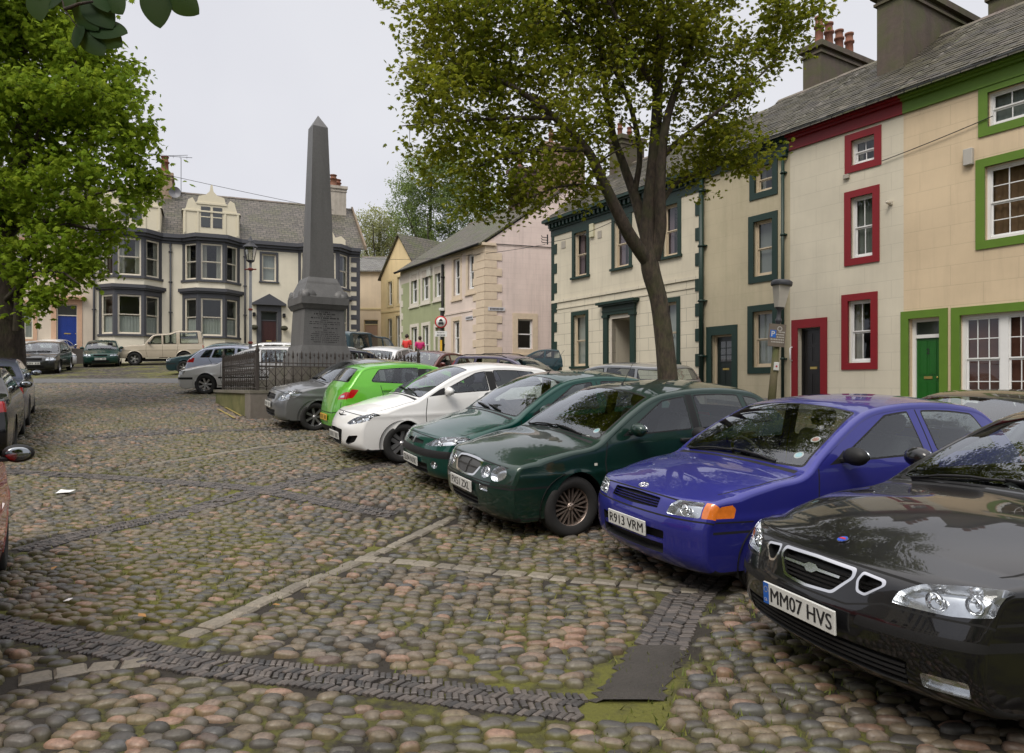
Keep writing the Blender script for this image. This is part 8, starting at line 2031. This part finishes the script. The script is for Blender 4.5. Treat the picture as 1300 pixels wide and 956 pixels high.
# ---------------------------------------------------------------- parked cars
def cars():
    def front(sp, fx, fy, hd, label, **k): x, y = car_front_at(sp, fx, fy, hd); return build_car(sp, 'parked_car', label, 'car', x, y, hd, **k)
    def rear(sp, fx, fy, hd, label, **k):
        th = math.radians(hd); return build_car(sp, 'parked_car', label, 'car', fx + math.cos(th) * sp['L'] / 2, fy + math.sin(th) * sp['L'] / 2, hd, **k)
    C = CHROME(); W_ = simple('permit_white', (.6, .6, .6), .5, vary=0); PB = simple('permit_blue', (.35, .62, .72), .5, vary=0); PR = simple('permit_red', (.55, .25, .22), .5, vary=0)
    disc = lambda t, x, a, b=None: sticker(t, x, .038, a, b)
    front(saab(paint('black_paint', (.004, .004, .005), .0, .3, .015), lod=0, plates=[dict(z=.44, text='MM07 HVS', band=True, tw=.44, off=.03)]), 1.40, 3.42, 195.5, 'black saloon with chrome-edged grille and plate MM07 HVS, nearest the camera')
    s = starlet(paint('violet_paint', (.024, .026, .22), .35, .38, .05), lod=0, plates=[dict(z=.455, text='R913 VRM', tw=.47)],
                extra=[badge('F', 0, .728, [('ring', (1, .68, 0, 0, .09), C), ('ring', (.38, .66, 0, 0, .08), C), ('ring', (.72, .26, 0, .3, .08), C)], C, .048, off=.003), handle(2.22),
                       disc(.80, 1.12, W_, PB), disc(.83, 1.30, W_, PR)])
    front(s, .90, 5.50, 203, 'violet-blue three-door hatchback with orange indicators and plate R913 VRM')
    s = rover(paint('deep_green_paint', (.006, .028, .020), .3, .32, .05), lod=0, plates=[dict(z=.475, text='PX51 ZXL', tw=.44)],
              extra=[handle(2.20, TRIM()), handle(3.05, TRIM()), disc(.78, 1.20, W_, PB), disc(.72, 1.10, W_, PR)], aerial=(2.0, -.1, .6, .35))
    front(s, -.50, 7.20, 207, 'dark bottle-green hatchback with twin round headlamps and plate PX51 ZXL')
    s = p206(paint('teal_paint', (.0, .048, .036), .35, .32, .04), lod=0, plates=[dict(z=.38, text='SD04 NXK', tw=.45)], aerial=(2.0, .0, .8, .42))
    s['extra'] = s['extra'] + [box_part('bumper_strip', (3.9, -.1, .5), (3.88, .1, .51), TRIM(), 0)]
    s['extra'] = s['extra'][:-1]
    front(s, -1.28, 9.05, 207, 'teal green three-door hatchback with black front bumper strip and lion badge')
    front(mazda(paint('white_paint', (.74, .74, .72), 0, .4, .05), lod=0, plates=[dict(z=.40, text='IIII III', off=.03)]), -2.72, 10.95, 208, 'white supermini with swept headlamps parked between the teal and lime green cars')
    rear(mazda(paint('lime_paint', (.115, .42, .030), .25, .35, .06), lod=0, plates=[dict(z=.47, text='IIII III', rear=True, off=.02)]), -3.38, 12.75, 27, 'lime green supermini seen from behind with a yellow rear plate')
    front(swift(paint('gunmetal_paint', (.18, .185, .19), .5, .38, .06), lod=0, plates=[dict(z=.50, text='IIII III')]), -5.08, 14.75, 210, 'gunmetal grey hatchback facing left beside the low wall')
    # --- round the monument
    def px_front(sp, u, Y, hd, label, **k): p = at(u, 0, Y); return front(sp, p.x, Y, hd, label, **k)
    sil = paint('silver_paint', (.60, .60, .60), .35, .4, .06)
    px_front(estate(sil, lod=1, strip=True, belt=(.93, .98)), 232, 22.6, 188, 'silver estate car with dark bumper strip half behind the railings, nose to the left')
    p = at(242, 0, 25.6); rear(hatch(paint('lavender_paint', (.42, .46, .58), .3, .4, .06), lod=1, tailz=(.86, 1.02), tailt=.60, tailx=.34, lampz=(.62, .74)), p.x, 25.6, 6, 'lavender-silver hatchback with pointed red tail lamps behind the silver estate')
    px_front(saloon(paint('dark_teal_paint', (.012, .04, .05), .4), lod=1, side_lamp=ORAN(), strip=True), 215, 32.0, 187, 'dark teal saloon with orange corner lamp in front of the cream off-roader')
    px_front(estate(paint('pale_silver_paint', (.50, .51, .53), .6), lod=2, extra=[]), 262, 30, 185, 'pale silver car roof showing above the lavender hatchback')
    px_front(hatch(paint('white_paint', (.74, .74, .72)), lod=2), 322, 25.0, 200, 'white hatchback behind the railings left of the obelisk base')
    px_front(hatch(paint('navy_paint', (.012, .014, .028), .3), lod=2), 326, 22.8, 200, 'dark navy hatchback close behind the railings left of the obelisk base')
    # --- across the square
    build_car(offroader(paint('cream_paint', (.46, .40, .31), .1, .4, .12), lod=1, extra=[]), 'parked_car', 'cream off-road estate with raised rear roof parked side-on before the villa', 'off-roader', at(208, 0, 41.).x, 41., 203)
    px_front(saloon(paint('racing_green_paint', (.006, .045, .035), .35), lod=1, plates=[dict(z=.45, text='IIII III')]), 128, 37.5, 297, 'dark green saloon facing the camera below the bay windows')
    px_front(saloon(sil, lod=2, plates=[dict(z=.45, text='IIII III')]), 79, 36., 325, 'silver saloon at far left with its nose toward the square')
    p = at(54, 0, 40); rear(hatch(paint('white_paint', (.74, .74, .72)), lod=2, tailz=(.75, 1.3), tailt=.92), p.x, 40., 105, 'small pale hatchback with tall red tail lamps near the blue door')
    px_front(hatch(paint('black_green_paint', (.012, .014, .014), .2), lod=1, plates=[dict(z=.50, text='IIII III')]), 43, 31.5, 292, 'black hatchback facing out from behind the left tree trunk')
    build_car(saloon(paint('slate_blue_paint', (.09, .10, .15), .5), lod=1), 'parked_car', 'slate blue saloon parked beyond the black saloon at the left edge', 'car', -11.47, 15.45, 122)
    build_car(saloon(paint('black_paint', (.006, .006, .008)), lod=1, tailz=(.78, .94)), 'parked_car', 'black saloon at the left edge with red tail lamp showing', 'car', -9.37, 12.04, 122)
    build_car(hatch(paint('red_paint', (.55, .006, .008), 0, .6, .0), lod=0, mirror_mat=TRIM(), mirror=(1.56, .98)), 'parked_car', 'bright red hatchback cut off by the left edge, only its mirror and flank showing', 'car', -4.16, 4.28, 123)
    # --- behind the row, toward the lane
    coupe = saloon(paint('black_paint', (.006, .006, .008)), lod=1, H=1.26); coupe['outline'] = [(q[0], q[1] * .885) + tuple(q[2:]) for q in coupe['outline']]; coupe['belt'] = (.80, .86); coupe['lampz'] = (.56, .64); coupe['mirror'] = (1.62, .91)
    def roofcar(sp, u, Y, hd, label): p = at(u, 0, Y); return build_car(sp, 'parked_car', label, 'car', p.x, Y, hd)
    roofcar(offroader(paint('dark_teal_paint', (.012, .04, .05), .4), lod=1, H=1.8), 468, 30.5, 62, 'dark off-road car seen from behind right of the obelisk')
    roofcar(hatch(sil, lod=2), 500, 27.5, 75, 'silver hatchback low between the dark off-roader and the maroon car')
    roofcar(hatch(paint('maroon_paint', (.10, .015, .012), .3), lod=1), 541, 25.0, 245, 'maroon hatchback facing the camera below the person in red')
    roofcar(estate(paint('plum_grey_paint', (.10, .09, .14), .5), lod=1, extra=[rails(2.3, 4.1)]), 655, 23., 330, 'plum grey estate with roof rails below the pink gable wall')
    roofcar(hatch(paint('dark_teal_paint', (.012, .04, .05), .4), lod=2), 694, 33.0, 150, 'small car with red tail lamp at the corner of the white house')
    roofcar(estate(paint('grey_silver_paint', (.30, .31, .32), .6), lod=1, tailz=(.80, 1.36), tailt=.93), 777, 18.2, 140, 'silver estate with tall red tail lamp in front of the columned doorway')
    build_car(hatch(MATS['red_paint'], lod=2), 'parked_car', 'red hatchback parked beyond the right edge of the photo', 'car', 9.4, 3.0, 200)  # unseen car, added so the violet car's side window reflects red
    roofcar(coupe, 1256, 8.8, 203, 'black saloon behind the violet hatchback below the green-framed window')

def world_and_camera():
    w = bpy.data.worlds.new('World'); SC.world = w; w.use_nodes = True; nt = w.node_tree; bg = nt.nodes['Background']
    sky = nt.nodes.new('ShaderNodeTexSky'); sky.sky_type = 'NISHITA'; sky.sun_disc = False; sky.sun_elevation = math.radians(50); sky.sun_rotation = math.radians(205); sky.dust_density = 4; sky.air_density = 1.2; sky.ozone_density = 1
    hs = nt.nodes.new('ShaderNodeHueSaturation'); hs.inputs['Saturation'].default_value = .10; nt.links.new(sky.outputs[0], hs.inputs['Color'])
    tc = nt.nodes.new('ShaderNodeTexCoord'); n = nt.nodes.new('ShaderNodeTexNoise'); n.inputs['Scale'].default_value = 1.6; n.inputs['Detail'].default_value = 5
    nt.links.new(tc.outputs['Generated'], n.inputs['Vector']); c = mixc(nt, 1.0, hs.outputs[0], ramp(nt, n.outputs['Fac'], [(.3, (.80, .80, .84)), (.7, (1, 1, 1.0))]), 'MULTIPLY')
    c = mixc(nt, .8, c, (5.95, 6.0, 6.4))        # an even veil of cloud over the clear sky
    c = mixc(nt, 1.0, c, ramp(nt, n.outputs['Fac'], [(.35, (.90, .90, .925)), (.62, (1, 1, 1))]), 'MULTIPLY')
    sp = nt.nodes.new('ShaderNodeSeparateXYZ'); nt.links.new(tc.outputs['Generated'], sp.inputs[0])   # overcast: the zenith is far brighter than the rim
    mr = nt.nodes.new('ShaderNodeMapRange'); mr.interpolation_type = 'SMOOTHSTEP'; mr.inputs['From Min'].default_value = .50; mr.inputs['From Max'].default_value = .92; mr.inputs['To Min'].default_value = 1; mr.inputs['To Max'].default_value = 2.55
    nt.links.new(sp.outputs[2], mr.inputs['Value']); vm = nt.nodes.new('ShaderNodeVectorMath'); vm.operation = 'SCALE'; nt.links.new(c, vm.inputs[0]); nt.links.new(mr.outputs[0], vm.inputs['Scale']); wr = nt.nodes.new('ShaderNodeMapRange'); wr.inputs['From Min'].default_value = 1; wr.inputs['From Max'].default_value = 2.2; nt.links.new(mr.outputs[0], wr.inputs['Value']); c = mixc(nt, wr.outputs[0], vm.outputs[0], (1.0, .965, .90), 'MULTIPLY')
    nt.links.new(c, bg.inputs['Color']); bg.inputs['Strength'].default_value = .12
    s = bpy.data.lights.new('sun', 'SUN'); s.energy = 1.5; s.angle = math.radians(25); s.color = (1, .93, .82); so = bpy.data.objects.new('sun', s); COL.objects.link(so)
    el, az = math.radians(50), math.radians(205)       # azimuth clockwise from +Y: behind the camera, to its left
    d = Vector((math.sin(az) * math.cos(el), math.cos(az) * math.cos(el), math.sin(el))); so.rotation_euler = (-d).to_track_quat('-Z', 'Y').to_euler(); so.location = (0, 0, 30)
    cam = bpy.data.cameras.new('camera'); co = bpy.data.objects.new('camera', cam); COL.objects.link(co); SC.camera = co
    cam.sensor_width = 36; cam.lens = 36 * F / 1300; co.location = (0, 0, EYE); co.rotation_euler = (math.radians(90), 0, 0); cam.shift_x = 0.; cam.shift_y = (HV - 478) / 1300
    cam.clip_end = 2000; cam.clip_start = .05
    SC.view_settings.view_transform = 'Standard'; SC.view_settings.look = 'None'; SC.view_settings.exposure = .27; SC.view_settings.gamma = 1
    SC.cycles.max_bounces = 8; SC.cycles.transparent_max_bounces = 12; SC.cycles.caustics_reflective = False; SC.cycles.caustics_refractive = False; SC.cycles.use_denoising = True

world_and_camera()
ground()
def buildings_added():  # unseen terraces, added to give car windows and bonnets something dark to mirror
    h = House('terraced_house', 'plain stone-coloured terrace on the near side of the square, behind the viewer', 'house', (-13, 4), (-.6, -.8), (-.8, .6), 0)
    H2 = House('terraced_house', 'plain cream terrace across the road behind the viewer', 'house', (16, -19), (-1, .12), (-.12, -1), 0)
    for h, L, m in ((h, 22, 'pale_cream_stucco'), (H2, 30, 'buff_stucco')):
        ws = [(a, a + 1.1, z, z + 1.9) for a in np.arange(1.2, L - 2, 2.6) for z in (1., 3.9, 6.6)]
        h.wall(0, L, 0, 9, ws, MATS[m]); h.shell(0, L, 0, 9, 8, MATS['side_stucco'], ridge=(4, 12)); h.roof(0, L, -.3, 9, 4, 12.1, 8.3, ROOF)
        for w in ws: h.boxes('window', [((w[0], .12, w[2]), (w[1], .16, w[3]))], simple('dark_pane', (.03, .035, .035), .08, vary=0, coat=1))
buildings_right(); buildings_added(); buildings_middle(); buildings_back()
monument(); lamps(); people(); cables(); litter()
trees()
cars()
